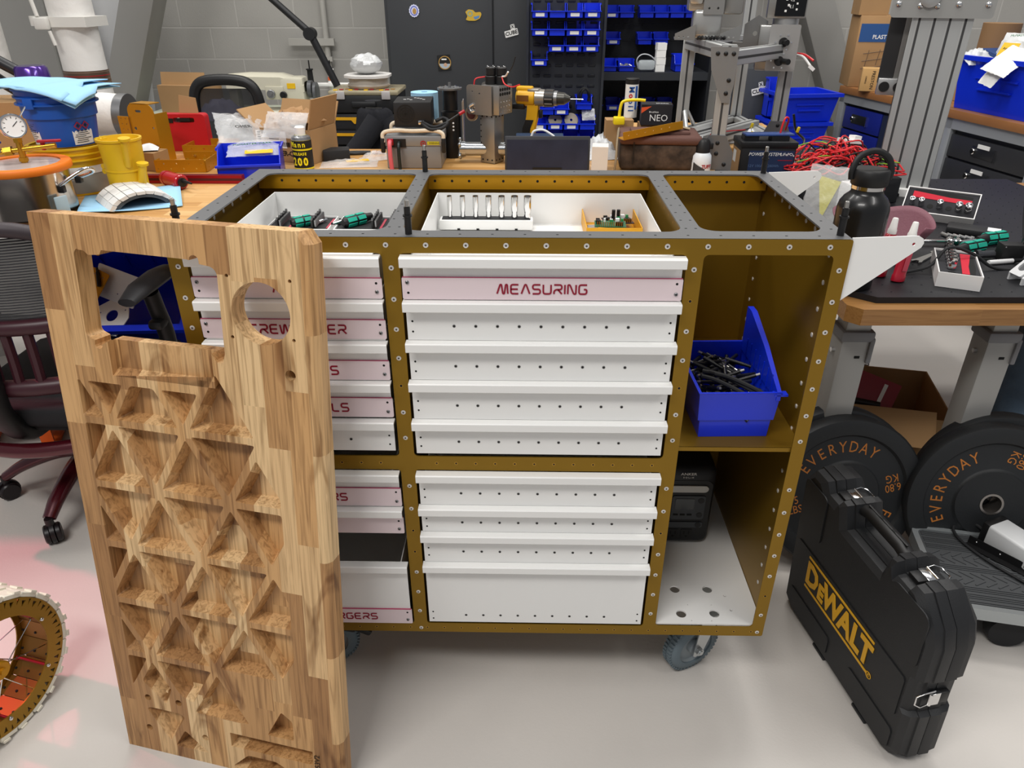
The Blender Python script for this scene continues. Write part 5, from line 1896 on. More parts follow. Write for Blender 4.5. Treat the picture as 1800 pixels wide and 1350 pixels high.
for x, y, z in ((0.112, -0.028, 0.073), (0.13, 0.033, 0.086)):
    b = M()
    b.box((x, y, z), (0.018, 0.016, 0.02), bev=0.003)
    b.build('handle_boot', BLACK, vc)
b = M()
b.box((0.118, -0.055, 0.03), (0.035, 0.006, 0.06), rot=62, bev=0.002)
tag(b.build('sample_bag', mat('bag_pale_blue', 'b9d2dd', 0.4, alpha=0.7), loc=(-0.775, 0.835, BZ + 0.001)), 'pale blue sachet of white beads leaning on the steel pot', 'bag')

# buckets
def bucket(name, lab, loc, r0, r1, h, m, rz=0):
    k = thing(name, lab, 'bucket', loc, rz)
    b = M()
    b.lathe([(0, 0), (r0, 0), (r0 + (r1 - r0) * 0.72, h * 0.72), (r1 * 1.06, h * 0.725), (r1 * 1.06, h * 0.75), (r1 * 0.985, h * 0.755), (r1, h * 0.84), (r1 * 1.06, h * 0.845), (r1 * 1.06, h * 0.87), (r1, h * 0.875), (r1 * 1.02, h * 0.96), (r1 * 1.07, h * 0.965), (r1 * 1.07, h), (r1 * 0.97, h), (r1 * 0.95, h * 0.5), (0, h * 0.5)], n=48)
    b.build('bucket_shell', m, k)
    return k
def wrap_label(k, name, m, r0, r1, h, a0, a1, z0, z1, off=0.0012):
    b = M()
    def fn(u, v):
        z = z0 + (z1 - z0) * v
        a = R(a0 + (a1 - a0) * u)
        r = r0 + (r1 - r0) * z / h + off
        return (r * math.cos(a), r * math.sin(a), z)
    b.grid(fn, 16, 6)
    return b.build(name, m, k)
yb = bucket('paint_bucket', 'white and grey labelled bucket with a yellow lid under the blue bucket', (-0.792, 1.11, BZ + 0.001), 0.104, 0.112, 0.140, YELLOW)
wrap_label(yb, 'bucket_label', mat('label_grey', '9c9890', 0.6), 0.104, 0.109, 0.122, -110, 20, 0.006, 0.062)
wrap_label(yb, 'top_label', LABEL, 0.1045, 0.1095, 0.122, -105, -10, 0.062, 0.084, 0.0015)
b = M()
b.tube([(0.113, 0.0, 0.03), (0.118, -0.02, 0.05), (0.118, -0.045, 0.07)], 0.002, 6)
b.build('bail_wire', CHROME, yb)
bbk = bucket('bucket', 'blue bucket with printed labels and blue towels on top standing on the yellow lid', (-0.792, 1.11, BZ + 0.1415), 0.084, 0.105, 0.162, mat('bucket_blue', '1a56b4', 0.4), 0)
bl1 = wrap_label(bbk, 'left_label', LABEL, 0.084, 0.1, 0.162, -150, -108, 0.004, 0.108)
bl2 = wrap_label(bbk, 'right_label', LABEL, 0.084, 0.1, 0.162, -48, -8, 0.004, 0.108)
def label_lines(k, a0, a1, z0, z1, n, r0, r1, h, seed):
    rr = random.Random(seed)
    b = M()
    for i in range(n):
        z = z0 + (z1 - z0) * i / (n - 1)
        aa = a0 + rr.uniform(0, 6)
        ab = a1 - rr.uniform(0, 14)
        b.grid(lambda u, v: ((r0 + (r1 - r0) * z / h + 0.002) * math.cos(R(aa + (ab - aa) * u)), (r0 + (r1 - r0) * z / h + 0.002) * math.sin(R(aa + (ab - aa) * u)), z + 0.0016 * v), 8, 1)
    return b.build('label_print', INK, k)
label_lines(bbk, -146, -110, 0.012, 0.1, 16, 0.084, 0.1, 0.162, 2)
label_lines(bbk, -45, -12, 0.01, 0.042, 7, 0.084, 0.1, 0.162, 3)
label_lines(bbk, -45, -12, 0.074, 0.1, 5, 0.084, 0.1, 0.162, 4)
b = M()
for a in (-37, -23):
    r = 0.0945
    c, s = math.cos(R(a)), math.sin(R(a))
    mm = Matrix(((-s, 0, c, r * c), (c, 0, s, r * s), (0, 1, 0, 0.058), (0, 0, 0, 1)))
    b.plate([(0, -0.012), (0.012, 0), (0, 0.012), (-0.012, 0)], [[(0, -0.0085), (0.0085, 0), (0, 0.0085), (-0.0085, 0)]], 0.0006, mm)
    b.plate([(0, -0.005), (0.003, 0), (0, 0.005), (-0.003, 0)], (), 0.0006, mm, 1)
b.build('hazard_diamond', [RED, INK], bbk)
b = M()
b.tube([(-0.02, -0.106, 0.132), (-0.05, -0.122, 0.09), (-0.075, -0.118, 0.06), (-0.1, -0.095, 0.03)], 0.0022, 6, smooth=6)
b.build('bail_wire', CHROME, bbk)
b = M()
b.box((-0.02, -0.108, 0.125), (0.028, 0.01, 0.03), bev=0.003)
b.build('bail_ear', mat('bucket_blue', ''), bbk)
tw = thing('shop_towel_stack', 'stack of folded light blue shop towels lying on top of the blue bucket', 'towels', (-0.792, 1.11, BZ + 0.304), -8)
for i in range(3):
    b = M()
    def fn(u, v, i=i):
        x, y = -0.13 + 0.27 * u, -0.11 + 0.22 * v
        z = 0.004 + 0.006 * i + 0.006 * math.sin(5 * u + i)
        r = math.hypot(x, y)
        if r > 0.1:
            z -= (r - 0.1) * (0.55 if (x > 0 and y < 0) else 0.12)
        return (x + 0.012 * i * (1 if i % 2 else -1), y - 0.008 * i, z)
    b.grid(fn, 16, 14)
    o = b.build('towel', SHOPB, tw)
    m_ = o.modifiers.new('thickness', 'SOLIDIFY')
    m_.thickness = 0.003
# yellow printed housing
ys = thing('yellow_printed_housing', 'yellow round printed housing with a seam, lugs and two fins standing on the long bench', 'housing', (-0.60, 1.045, BZ + 0.001), rot=(0, 0, -20))
YP = mat('yellow_print', 'dcb31c', 0.42)
b = M()
b.lathe([(0.0, 0), (0.054, 0), (0.0555, 0.074), (0.0575, 0.075), (0.0575, 0.079), (0.0555, 0.08), (0.060, 0.160), (0.063, 0.161), (0.063, 0.167), (0.056, 0.167), (0.053, 0.15), (0.0, 0.15)], n=44)
b.build('housing_shell', YP, ys)
for z in (0.070, 0.084, 0.160):
    for a in (200, 178):
        c, s_ = math.cos(R(a)), math.sin(R(a))
        b = M()
        b.cyl((0.062 * c, 0.062 * s_ - 0.008, z), (0.062 * c, 0.062 * s_ + 0.008, z), 0.008, n=14)
        b.build('bolt_lug', YP, ys)
for a, z0, z1 in ((-32, 0.095, 0.175), (-8, 0.02, 0.10)):
    c, s_ = math.cos(R(a)), math.sin(R(a))
    b = M()
    b.tube([(0.052 * c, 0.052 * s_, z0), (0.066 * c, 0.066 * s_, z0 + 0.03), (0.082 * c, 0.082 * s_, z1 - 0.008), (0.084 * c, 0.084 * s_, z1)], 0.012, 12)
    b.cyl((0.084 * c, 0.084 * s_, z1 - 0.004), (0.085 * c, 0.085 * s_, z1 + 0.003), 0.0165, n=20)
    b.build('fin', YP, ys)

# gold anodised sheet metal brackets
def gold_plate_holes(w, h, n, seed):
    rr = random.Random(seed)
    return [circ(w * (0.08 + 0.84 * (i % n) / (n - 1)), h * (0.25 if (i // n) % 2 == 0 else 0.72), 0.0032, 8) for i in range(2 * n)]
gb1 = thing('gold_upright_bracket', 'tall gold sheet metal bracket with rounded top standing on edge on the long bench', 'bracket', (-0.80, 1.52, BZ + 0.001), -18)
b = M()
b.plate(rrect(0, 0, 0.115, 0.20, [0.002, 0.002, 0.03, 0.03]), [rrect(0.04, 0.03, 0.062, 0.055, 0.001), circ(0.02, 0.115, 0.006, 12), rrect(0.035, 0.17, 0.06, 0.178, 0.003), [(0.03, 0.075), (0.036, 0.085), (0.03, 0.095), (0.024, 0.085)], circ(0.1, 0.12, 0.004, 8), circ(0.1, 0.06, 0.003, 8)], 0.003, T(0, 0, 0) @ XZ)
b.box((0.0575, 0.025, 0.1985), (0.08, 0.056, 0.003))
b.box((0.1135, 0.03, 0.085), (0.003, 0.06, 0.165))
b.build('main_plate', GOLDP, gb1)
b = M()
b.plate(rrect(-0.045, 0.06, 0.002, 0.155, 0.003), [circ(-0.03, 0.075 + 0.018 * k, 0.0026, 8) for k in range(5)] + [circ(-0.01, 0.075 + 0.018 * k, 0.0026, 8) for k in range(5)], 0.003, T(0, -0.006, 0) @ XZ)
b.build('side_tab', GOLDP, gb1)
def channel(lab, loc, rz, L_, w, hgt, ends=(1, 1), z0=0.0):
    g = thing('gold_channel', lab, 'bracket', loc, rz)
    b = M()
    hh = [circ(L_ * (0.06 + 0.88 * i / 7), hgt * (0.3 + 0.4 * (i % 2)), 0.003, 8) for i in range(8)]
    b.plate(rrect(0, 0, L_, hgt, 0.003), hh, 0.003, T(0, 0, 0) @ XZ)
    b.build('front_flange', GOLDP, g)
    b = M()
    b.plate(rrect(0.0, 0, L_ * 0.6, hgt * 1.1, 0.003), [circ(L_ * (0.05 + 0.5 * i / 4), hgt * (0.4 + 0.4 * (i % 2)), 0.003, 8) for i in range(5)], 0.003, T(L_ * 0.35, w, 0) @ XZ)
    b.build('rear_flange', GOLDP, g)
    b = M()
    b.box((L_ / 2, w / 2, 0.0015), (L_, w, 0.003))
    b.build('web', GOLDP, g)
    for k, x in enumerate((0, L_)):
        if ends[k]:
            b = M()
            b.plate(rrect(0, 0, w * 0.95, hgt * 0.95, 0.003), [circ(w * 0.2 * (i + 1), hgt * (0.3 + 0.35 * (i % 2)), 0.003, 8) for i in range(4)], 0.003, T(x, 0, 0) @ YZ)
            b.build('end_flange', GOLDP, g)
    for i in range(4):
        b = M()
        b.cyl((L_ * 0.4 + 0.03 * i, w - 0.006, hgt * (0.45 + 0.3 * (i % 2))), (L_ * 0.4 + 0.03 * i, w - 0.001, hgt * (0.45 + 0.3 * (i % 2))), 0.005, n=10)
        b.build('rivet_nut', CHROME, g)
    return g
channel('low gold channel with drilled flanges at the back of the long bench', (-0.66, 1.58, BZ + 0.001), 0, 0.185, 0.11, 0.045)
channel('gold bent channel with silver rivet nuts lying nearer on the long bench', (-0.655, 1.335, BZ + 0.001), 3, 0.17, 0.12, 0.042)

b = M()
b.box((0, 0, 0.0125), (0.34, 0.025, 0.025), 0)
b.box((0, -0.0126, 0.0125), (0.338, 0.001, 0.008), 1)
b.box((0, 0, 0.0251), (0.338, 0.008, 0.001), 1)
tag(b.build('red_extrusion', [mat('red_anodised', '9c1a24', 0.35, 0.6), mat('red_slot', '4c0a10', 0.5)], loc=(-0.475, 1.195, BZ + 0.001)), 'red anodised aluminium extrusion lying across the long bench', 'extrusion')
rt_ = thing('red_inspection_tool', 'red cylindrical tool with a black nozzle lying on the maple bench', 'tool', (-0.545, 1.165, BZ + 0.0235), rot=(0, 0, -38))
b = M()
b.cyl((0, 0, 0), (0.1, 0, 0), 0.0225, n=28, bev=0.003)
for x in (0.012, 0.088):
    b.cyl((x, 0, 0), (x + 0.008, 0, 0), 0.0238, n=28)
b.build('barrel', mat('tool_red', 'b01624', 0.25, coat=0.3), rt_)
b = M()
b.box((0.045, -0.015, 0.0125), (0.06, 0.016, 0.002), 0, rot=RX(50))
b.build('label', LABEL, rt_)
b = M()
b.cyl((0.1, 0, 0), (0.108, 0, 0), 0.014, n=18)
b.cyl((0.108, 0.002, 0.004), (0.155, 0.002, 0.004), 0.006, 0.003, n=12)
b.build('nozzle', BLACK, rt_)

def towel_sheet(lab, loc, rz, w, d, seed):
    b = M()
    rr = random.Random(seed)
    ph = rr.uniform(0, 6)
    b.grid(lambda u, v: (w * (u - 0.5), d * (v - 0.5), 0.003 + 0.006 * (1 + math.sin(4 * u + 3 * v + ph)) * (0.4 + abs(u - 0.5))), 14, 12)
    o = b.build('shop_towel', SHOPB, loc=loc, rot=(0, 0, rz))
    m_ = o.modifiers.new('thickness', 'SOLIDIFY')
    m_.thickness = 0.0015
    return tag(o, lab, 'towel')
towel_sheet('light blue shop towel spread under the white segmented ring on the bench', (-0.555, 0.955, BZ + 0.001), 24, 0.27, 0.24, 3)
sg = thing('segmented_ring', 'white printed segmented tyre section lying on the blue towel', 'tyre section', (-0.54, 0.945, BZ + 0.008), rot=(0, 0, 40))
sg.scale = (1.0, 1.0, 0.66)
b = M()
for k in range(9):
    a0, a1 = 20 + 140 * k / 9, 20 + 140 * (k + 0.92) / 9
    for y0, y1 in ((-0.085, -0.03), (-0.028, 0.028), (0.03, 0.085)):
        r0, r1 = 0.085, 0.098
        b.skin([[(r * math.cos(R(a)), y, r * math.sin(R(a)) - 0.035) for r, a in ((r0, a0), (r1, a0), (r1, a1), (r0, a1))] for y in (y0 + (0.004 if k % 2 else 0), y1)])
b.build('segments', mat('print_white', 'e6e6e2', 0.5), sg)
b = M()
b.skin([[(0.084 * math.cos(R(a)), y, 0.084 * math.sin(R(a)) - 0.036) for a in range(24, 157, 6)] + [(0.072 * math.cos(R(a)), y, 0.072 * math.sin(R(a)) - 0.036) for a in range(156, 23, -6)] for y in (-0.08, 0.08)])
b.build('inner_band', mat('band_grey', '4a5054', 0.6), sg)
b = M()
b.box((0, 0, 0.03), (0.10, 0.075, 0.06))
b.box((0, 0.03, 0.0605), (0.10, 0.012, 0.002))
tag(b.build('cardboard_box', CARD, loc=(-0.70, 1.40, BZ + 0.001), rot=(0, 0, -14)), 'tiny open cardboard box behind the yellow housing on the bench', 'box')
film_bag('small white crumpled wrapper on the tiny cardboard box', (-0.70, 1.40, BZ + 0.064), 0.07, 0.06, 0.02, 31, (0, 0, 20), mat('white_film', 'ececec', 0.5, bump=0.6, bscale=40), 'wrapper', 'wrapper', 8)
b = M()
b.box((0, 0, 0.03), (0.03, 0.05, 0.06), bev=0.004)
tag(b.build('yellow_block', mat('yellow_block', 'e0a010', 0.45), loc=(-0.76, 1.48, BZ + 0.001), rot=(0, 0, -16)), 'small plain yellow block behind the tiny cardboard box', 'block')
b = M()
b.plate([(0, 0), (0.10, 0), (0.085, 0.19), (0.02, 0.20)], (), 0.004, T(0, 0, 0) @ XZ)
tag(b.build('cardboard_sheet', CARD, loc=(-0.73, 1.72, BZ + 0.001), rot=(-8, 0, -4)), 'tan cardboard sheet standing behind the tall gold bracket', 'cardboard')

# cardboard carton with paper and can
mb = thing('cardboard_carton', 'open cardboard carton with a white shipping label and brown paper on the long bench', 'box', (-0.235, 1.59, BZ + 0.001), -18)
b = M()
b.tray(-0.12, -0.085, 0, 0.12, 0.085, 0.115, 0.004)
b.build('carton_shell', CARD, mb)
for p, rot_, nm in (((0.125, 0.0, 0.165), RY(14), 'flap'), ((0.0, 0.1, 0.15), RX(-28), 'flap'), ((-0.135, 0.0, 0.135), RY(-48), 'flap')):
    b = M()
    b.box(p, (0.004, 0.17, 0.11) if p[0] else (0.24, 0.004, 0.085), rot=rot_)
    b.build(nm, CARD, mb)
b = M()
b.box((-0.045, -0.0862, 0.078), (0.125, 0.0008, 0.058))
b.build('shipping_label', LABEL, mb)
b = M()
rr = random.Random(6)
for i in range(22):
    b.box((-0.038 + 0.0032 * i, -0.0868, 0.062), (rr.choice((0.0008, 0.0016, 0.0022)), 0.0004, 0.016))
for i in range(5):
    b.box((-0.05 + 0.004 * i, -0.0868, 0.104 - 0.006 * i), (0.09 - 0.012 * i, 0.0004, 0.0014))
for i in range(4):
    b.box((-0.095, -0.0868, 0.1 - 0.008 * i), (0.012, 0.0004, 0.004))
b.build('label_print', INK, mb)
txt('ER-CARR', 0.024, INK, mb, T(0.035, -0.0858, 0.03) @ XZ, sx=0.9, bold=0.0006)
b = M()
rr = random.Random(12)
for i in range(4):
    b.x = T(-0.05 + 0.035 * i, 0.0, 0.115 + 0.012 * (i % 2)) @ Euler((rr.uniform(-.5, .5), rr.uniform(-.5, .5), rr.uniform(0, 6))).to_matrix().to_4x4()
    b.grid(crumple(0.12, 0.11, 0.05, 40 + i, 9), 9, 9)
b.x = Matrix.Identity(4)
b.build('packing_paper', mat('kraft_paper', 'a58058', 0.85, bump=0.4, bscale=60), mb, sm=30)
film_bag('clear zip bag marked OMER lying over the left flap of the cardboard carton', (-0.405, 1.55, BZ + 0.10), 0.20, 0.20, 0.05, 51, (22, 12, 28), None)
zo = C.objects[-1]
txt('OMER', 0.022, INK, zo, T(-0.02, -0.06, 0.052) @ RZ(18), 'bag_writing')
film_bag('clear crumpled film over the middle of the cardboard carton', (-0.24, 1.50, BZ + 0.13), 0.16, 0.10, 0.03, 53, (50, 0, -12), None)
sc = thing('spray_can', 'yellow and black release spray can with white cap on the long bench', 'can', (-0.163, 1.405, BZ + 0.001), 12)
b = M()
b.lathe([(0.0, 0), (0.031, 0), (0.033, 0.002), (0.033, 0.100), (0.030, 0.108), (0.020, 0.113), (0.0, 0.113)], n=40)
b.build('can_body', mat('can_yellow', 'e8d417', 0.35, 0.1), sc)
b = M()
b.lathe([(0.0334, 0.072), (0.0336, 0.072), (0.0336, 0.098), (0.0334, 0.098)], n=40, cap=False, loop=True)
b.lathe([(0.0334, 0.004), (0.0336, 0.004), (0.0336, 0.066), (0.0334, 0.066)], n=40, cap=False, loop=True)
b.build('black_band', INK, sc)
b = M()
b.lathe([(0.0335, 0.099), (0.031, 0.108), (0.020, 0.114), (0.0195, 0.112), (0.030, 0.106)], n=40, cap=False)
b.build('can_shoulder', mat('can_grey', '8f9194', 0.3, 0.7), sc)
b = M()
b.lathe([(0.0, 0.112), (0.0175, 0.112), (0.0175, 0.138), (0.014, 0.142), (0.0, 0.142)], n=28)
b.build('cap', WHITE, sc)
YT = mat('can_print', 'efe01a', 0.4)
def curve_txt(s, size, r, z, k, a0=-90, sx=1.0, m=None, bold=0.0):
    n = len(s)
    st = size * 0.66 * sx / r
    for i, c in enumerate(s):
        a = R(a0) + st * (i - (n - 1) / 2)
        mm = Matrix(((-math.sin(a), 0, math.cos(a), r * math.cos(a)), (math.cos(a), 0, math.sin(a), r * math.sin(a)), (0, 1, 0, z), (0, 0, 0, 1)))
        txt(c, size, m or YT, k, mm, 'printed_letter', sx=sx, bold=bold)
curve_txt('Mann', 0.024, 0.0337, 0.085, sc, -112, 0.9, bold=0.0006)
curve_txt('RELEASE', 0.0125, 0.0337, 0.055, sc, -108, 0.9, bold=0.0004)
curve_txt('200', 0.036, 0.0337, 0.028, sc, -108, 0.85, bold=0.0015)
b = M()
b.lathe([(0.0338, 0.004), (0.0339, 0.004), (0.0339, 0.008), (0.0338, 0.008)], n=40, cap=False, loop=True)
b.build('yellow_rule', YT, sc)
def akro(name, lab, loc, w, d, h, rz, m=None, group=None, rot=None):
    """stacking hopper bin: low slanted front (-y), high back"""
    k = thing(name, lab, 'bin', loc, rz, group, rot)
    b = M()
    t = 0.003
    out = [(0, 0), (d, 0), (d, h), (d * 0.42, h), (d * 0.12, h * 0.5), (0, h * 0.5)]
    inn = [(t, t), (d - t, t), (d - t, h), (d * 0.42, h), (d * 0.12 + t, h * 0.5), (t, h * 0.5)]
    for x in (-w / 2, w / 2 - t):
        b.plate(out, (), t, T(x, 0, 0) @ YZ)
    b.box((0, d / 2, t / 2), (w, d, t))
    b.box((0, d - t / 2, h / 2), (w, t, h))
    b.box((0, t / 2, h * 0.25), (w, t, h * 0.5))
    b.box((0, -t, h * 0.47), (w + 0.008, 0.012, h * 0.07))
    for x in (-w / 2 - 0.002, w / 2 + 0.002):
        b.box((x, d * 0.7, h - 0.004), (0.008, d * 0.6, 0.008))
    b.build('bin_shell', m or BLUE, k)
    return k
akro('hopper_bin', 'empty blue hopper bin lying on its back at the rear left corner of the cart', (-0.30, 1.245, BZ + 0.002), 0.20, 0.15, 0.09, 12)
film_bag('clear parts bag with green print lying in the empty blue hopper bin', (-0.315, 1.36, BZ + 0.075), 0.17, 0.12, 0.025, 61, (12, 0, 14), None)
zo = C.objects[-1]
txt('McMASTER-CARR', 0.016, mat('green_print', '1f6b3a', 0.6), zo, T(0, -0.02, 0.027) @ RZ(4), 'bag_print')
b = M()
b.box((0, 0, 0.0), (0.09, 0.03, 0.001))
b.build('yellow_tag', YELLOW, zo, loc=(0.02, -0.05, 0.012))
b = M()
b.box((0, 0, 0.019), (0.095, 0.07, 0.038), bev=0.002)
tag(b.build('battery_pack', mat('pack_black', '1c1c1e', 0.6), loc=(-0.085, 1.56, BZ + 0.001), rot=(0, 0, 14)), 'plain black block shaped pack right of the release spray can', 'pack')
film_bag('flat clear parts bag with a yellow slip right of the spray can', (-0.02, 1.47, BZ + 0.001), 0.2, 0.11, 0.02, 63, (0, 0, 8), None)
zo = C.objects[-1]
b = M()
b.box((0.03, 0.0, 0.014), (0.08, 0.035, 0.001), rot=12)
b.build('yellow_slip', YELLOW, zo)
film_bag('small crumpled film left of the grey power supply', (0.06, 1.57, BZ + 0.001), 0.11, 0.08, 0.03, 64, (0, 0, 30), None)
pl = thing('pliers', 'pair of pliers with black and orange grips lying on the maple bench', 'pliers', (0.02, 1.66, BZ + 0.006), 8)
b = M()
b.tube([(0.0, 0.006, 0), (-0.05, 0.012, 0), (-0.09, 0.008, 0)], 0.006, 8, smooth=4)
b.tube([(0.0, -0.006, 0), (-0.05, -0.012, 0), (-0.09, -0.008, 0)], 0.006, 8, smooth=4)
b.build('grips', BLACK, pl)
b = M()
b.box((0.03, 0, 0), (0.05, 0.014, 0.008), bev=0.002)
b.build('jaws', mat('pliers_orange', 'c9662a', 0.4), pl)

# grey power supply and the black one on it
gp_ = thing('power_supply', 'grey power supply with rope carry handles and red and black leads on the bench', 'power supply', (0.222, 1.415, BZ + 0.001), 0)
b = M()
b.box((0, 0.09, 0.0375), (0.19, 0.18, 0.075), bev=0.003)
b.box((0, 0.09, 0.092), (0.196, 0.186, 0.035), bev=0.004)
b.build('supply_case', mat('supply_grey', '8a8b8c', 0.4, 0.3), gp_)
b = M()
b.box((-0.056, -0.0045, 0.086), (0.062, 0.003, 0.028))
b.build('terminal_panel', BLACK, gp_)
b = M()
b.box((-0.078, -0.007, 0.09), (0.022, 0.01, 0.022), bev=0.003)
b.build('red_terminal', RED, gp_)
b = M()
b.tube([(-0.078, -0.012, 0.092), (-0.077, -0.03, 0.085), (-0.076, -0.036, 0.05), (-0.074, -0.035, 0.004)], 0.0075, 10, smooth=6)
b.build('red_lead', mat('pink_red_lead', 'd8606a', 0.45), gp_)
b = M()
b.tube([(-0.048, -0.008, 0.088), (-0.047, -0.028, 0.08), (-0.047, -0.032, 0.05), (-0.046, -0.032, 0.004)], 0.006, 10, smooth=6)
b.build('black_lead', mat('dark_green_lead', '14201f', 0.4), gp_)
b = M(T(0.035, -0.005, 0.085) @ XZ)
b.lathe([(0.0065, 0), (0.0095, 0), (0.0095, 0.0006), (0.0065, 0.0006)], n=20, cap=False, loop=True)
b.cyl((0, 0, 0), (0, 0, 0.0006), 0.003, n=12)
b.build('warning_roundel', RED, gp_)
b = M()
b.box((0.07, -0.0037, 0.086), (0.042, 0.0008, 0.011))
b.build('warning_strip', mat('warning_yellow', 'c2b728', 0.5), gp_)
txt('\u26a0 WARNING' if False else 'WARNING', 0.0075, INK, gp_, T(0.073, -0.0043, 0.086) @ XZ)
ROPE = mat('rope', 'd9cbb4', 0.8, bump=0.5, bscale=150)
for y in (-0.002, 0.182):
    b = M()
    b.tube([(-0.103, y, 0.088), (-0.101, y + 0.004, 0.118), (-0.06, y + 0.008, 0.126), (0.0, y + 0.01, 0.124), (0.07, y + 0.008, 0.126), (0.102, y + 0.004, 0.116), (0.104, y, 0.09)], 0.007, 10, smooth=6)
    b.build('rope_handle', ROPE, gp_)
for x in (-0.105, 0.105):
    b = M()
    b.box((x, 0.0, 0.078), (0.014, 0.018, 0.05), bev=0.004)
    b.build('corner_boot', BLACK, gp_)
bp_ = thing('power_supply', 'black boxy power supply with a round fan grille on top of the grey one', 'power supply', (0.222, 1.445, BZ + 0.134), 3)
b = M()
b.box((0, 0.07, 0.041), (0.128, 0.15, 0.082), bev=0.003)
b.build('supply_case', mat('supply_black', '18181a', 0.5), bp_)
b = M()
for r in (0.011, 0.019, 0.027):
    b.lathe([(r, 0), (r + 0.004, 0), (r + 0.004, 0.0012), (r, 0.0012)], T(-0.024, -0.005, 0.044) @ RX(90), 32, cap=False, loop=True)
for k in range(4):
    b.box((-0.024, -0.0058, 0.044), (0.06, 0.001, 0.003), rot=RY(45 * k))
b.build('fan_grille', mat('grille_black', '0a0a0b', 0.6), bp_)
b = M()
b.box((0.028, -0.0065, 0.016), (0.02, 0.006, 0.014), bev=0.002)
b.build('cable_gland', CHROME, bp_)
b = M()
rr = random.Random(4)
for i in range(7):
    b.box((-0.03 + 0.011 * i, 0.075 + rr.uniform(-0.025, 0.03), 0.0823), (0.009, 0.005, 0.0006), rot=rr.uniform(-20, 20))
b.build('top_marking', PAPER, bp_)
b = M()
b.tube([(0.03, -0.012, 0.014), (0.06, -0.03, -0.003), (0.10, -0.02, 0.0), (0.118, 0.03, 0.014), (0.10, 0.06, 0.02), (0.075, 0.05, 0.012)], 0.006, 10, smooth=6)
b.tube([(0.03, -0.012, 0.02), (0.07, -0.02, 0.004), (0.11, 0.0, 0.012)], 0.005, 8, smooth=6)
b.build('power_cord', BLACKR, bp_)
b = M()
b.cyl((0, 0, 0), (0.062, 0.03, 0.035), 0.0035, n=8, mi=0)
b.cyl((0.062, 0.03, 0.035), (0.08, 0.04, 0.044), 0.006, n=10, mi=1)
tag(b.build('test_probe', [BLACK, RED], loc=(0.315, 1.46, BZ + 0.135)), 'black test probe with a red tip sticking up beside the black power supply', 'probe')
b = M()
b.lathe([(0.012, 0), (0.05, 0), (0.05, 0.105), (0.012, 0.105)], n=40, cap=False, loop=True)
tag(b.build('towel_roll', SHOPB, loc=(0.235, 1.68, BZ + 0.115)), 'light blue paper towel roll standing behind the black power supply', 'roll')
b = M()
b.box((0, 0, 0.057), (0.12, 0.08, 0.114))
tag(b.build('cardboard_box', CARD, loc=(0.235, 1.69, BZ + 0.0005)), 'cardboard box hidden behind the power supplies under the blue towel roll', 'box')
mo = thing('actuator_motor', 'tall black cylindrical motor with a round steel flange on top behind the power supplies', 'motor', (0.335, 1.62, BZ + 0.001))
b = M()
b.cyl((0, 0, 0), (0, 0, 0.16), 0.036, n=28)
b.cyl((0, 0, 0.165), (0, 0, 0.235), 0.027, n=28)
b.build('motor_body', mat('motor_black', '161617', 0.4), mo)
b = M()
b.cyl((0, 0, 0.235), (0, 0, 0.241), 0.044, n=36)
b.cyl((0, 0, 0.241), (0, 0, 0.258), 0.005, n=14)
b.build('steel_flange', STEEL, mo)
for k in range(6):
    b = M()
    a = 2 * PI * k / 6
    b.cyl((0.035 * math.cos(a), 0.035 * math.sin(a), 0.24), (0.035 * math.cos(a), 0.035 * math.sin(a), 0.245), 0.0035, n=8)
    b.build('flange_bolt', CHROME, mo)
for k in range(3):
    b = M()
    b.ball((0.012, -0.0355, 0.10 + 0.012 * k), 0.0035, (1, 0.4, 1), n=10, m=6)
    b.build('status_light', LABEL, mo)
b = M()
b.box((0.045, 0.01, 0.1), (0.004, 0.05, 0.19))
b.box((0.049, -0.01, 0.18), (0.003, 0.01, 0.05), rot=RX(20))
b.build('mounting_plate', ALU, mo)

# aluminium joint
aj = thing('aluminium_joint', 'bare aluminium box section joint with two black motors on top standing on the maple bench', 'machine part', (0.49, 1.53, BZ + 0.001), -32)
AJ = mat('joint_aluminium', '9d9c99', 0.33, 0.8)
b = M()
b.box((0, 0, 0.085), (0.062, 0.062, 0.17), 0, bev=0.003)
for z in (0.012, 0.16):
    for q in (-0.02, 0, 0.02):
        b.cyl((q, -0.031, z), (q, -0.0318, z), 0.003, n=8, mi=1)
        b.cyl((-0.031, q, z), (-0.0318, q, z), 0.003, n=8, mi=1)
        b.cyl((0.031, q, z), (0.0318, q, z), 0.003, n=8, mi=1)
for k in range(7):
    b.cyl((-0.026, -0.031, 0.03 + 0.02 * k), (-0.026, -0.0318, 0.03 + 0.02 * k), 0.0025, n=8, mi=1)
b.build('lower_tube', [AJ, DARK], aj)
b = M()
b.box((0.018, 0.005, 0.215), (0.075, 0.085, 0.095), 0, bev=0.003)
for i in range(5):
    for j in range(2):
        b.cyl((0.0555, -0.028 + 0.014 * i, 0.235 + 0.015 * j), (0.0563, -0.028 + 0.014 * i, 0.235 + 0.015 * j), 0.0055, n=10, mi=1)
for i in range(4):
    for j in range(3):
        b.cyl((0.0555, -0.025 + 0.018 * i, 0.178 + 0.016 * j), (0.0562, -0.025 + 0.018 * i, 0.178 + 0.016 * j), 0.002, n=8, mi=2)
b.build('upper_box', [AJ, DARK, CHROME], aj)
for y in (-0.042, 0.05):
    b = M()
    b.plate(rrect(-0.075, 0.165, 0.03, 0.262, [0.012, 0.002, 0.002, 0.012]), [circ(-0.045, 0.185, 0.005, 10), circ(-0.05, 0.24, 0.003, 8), circ(-0.02, 0.235, 0.003, 8)], 0.004, T(0, y, 0) @ XZ)
    b.build('cheek_plate', AJ, aj)
b = M()
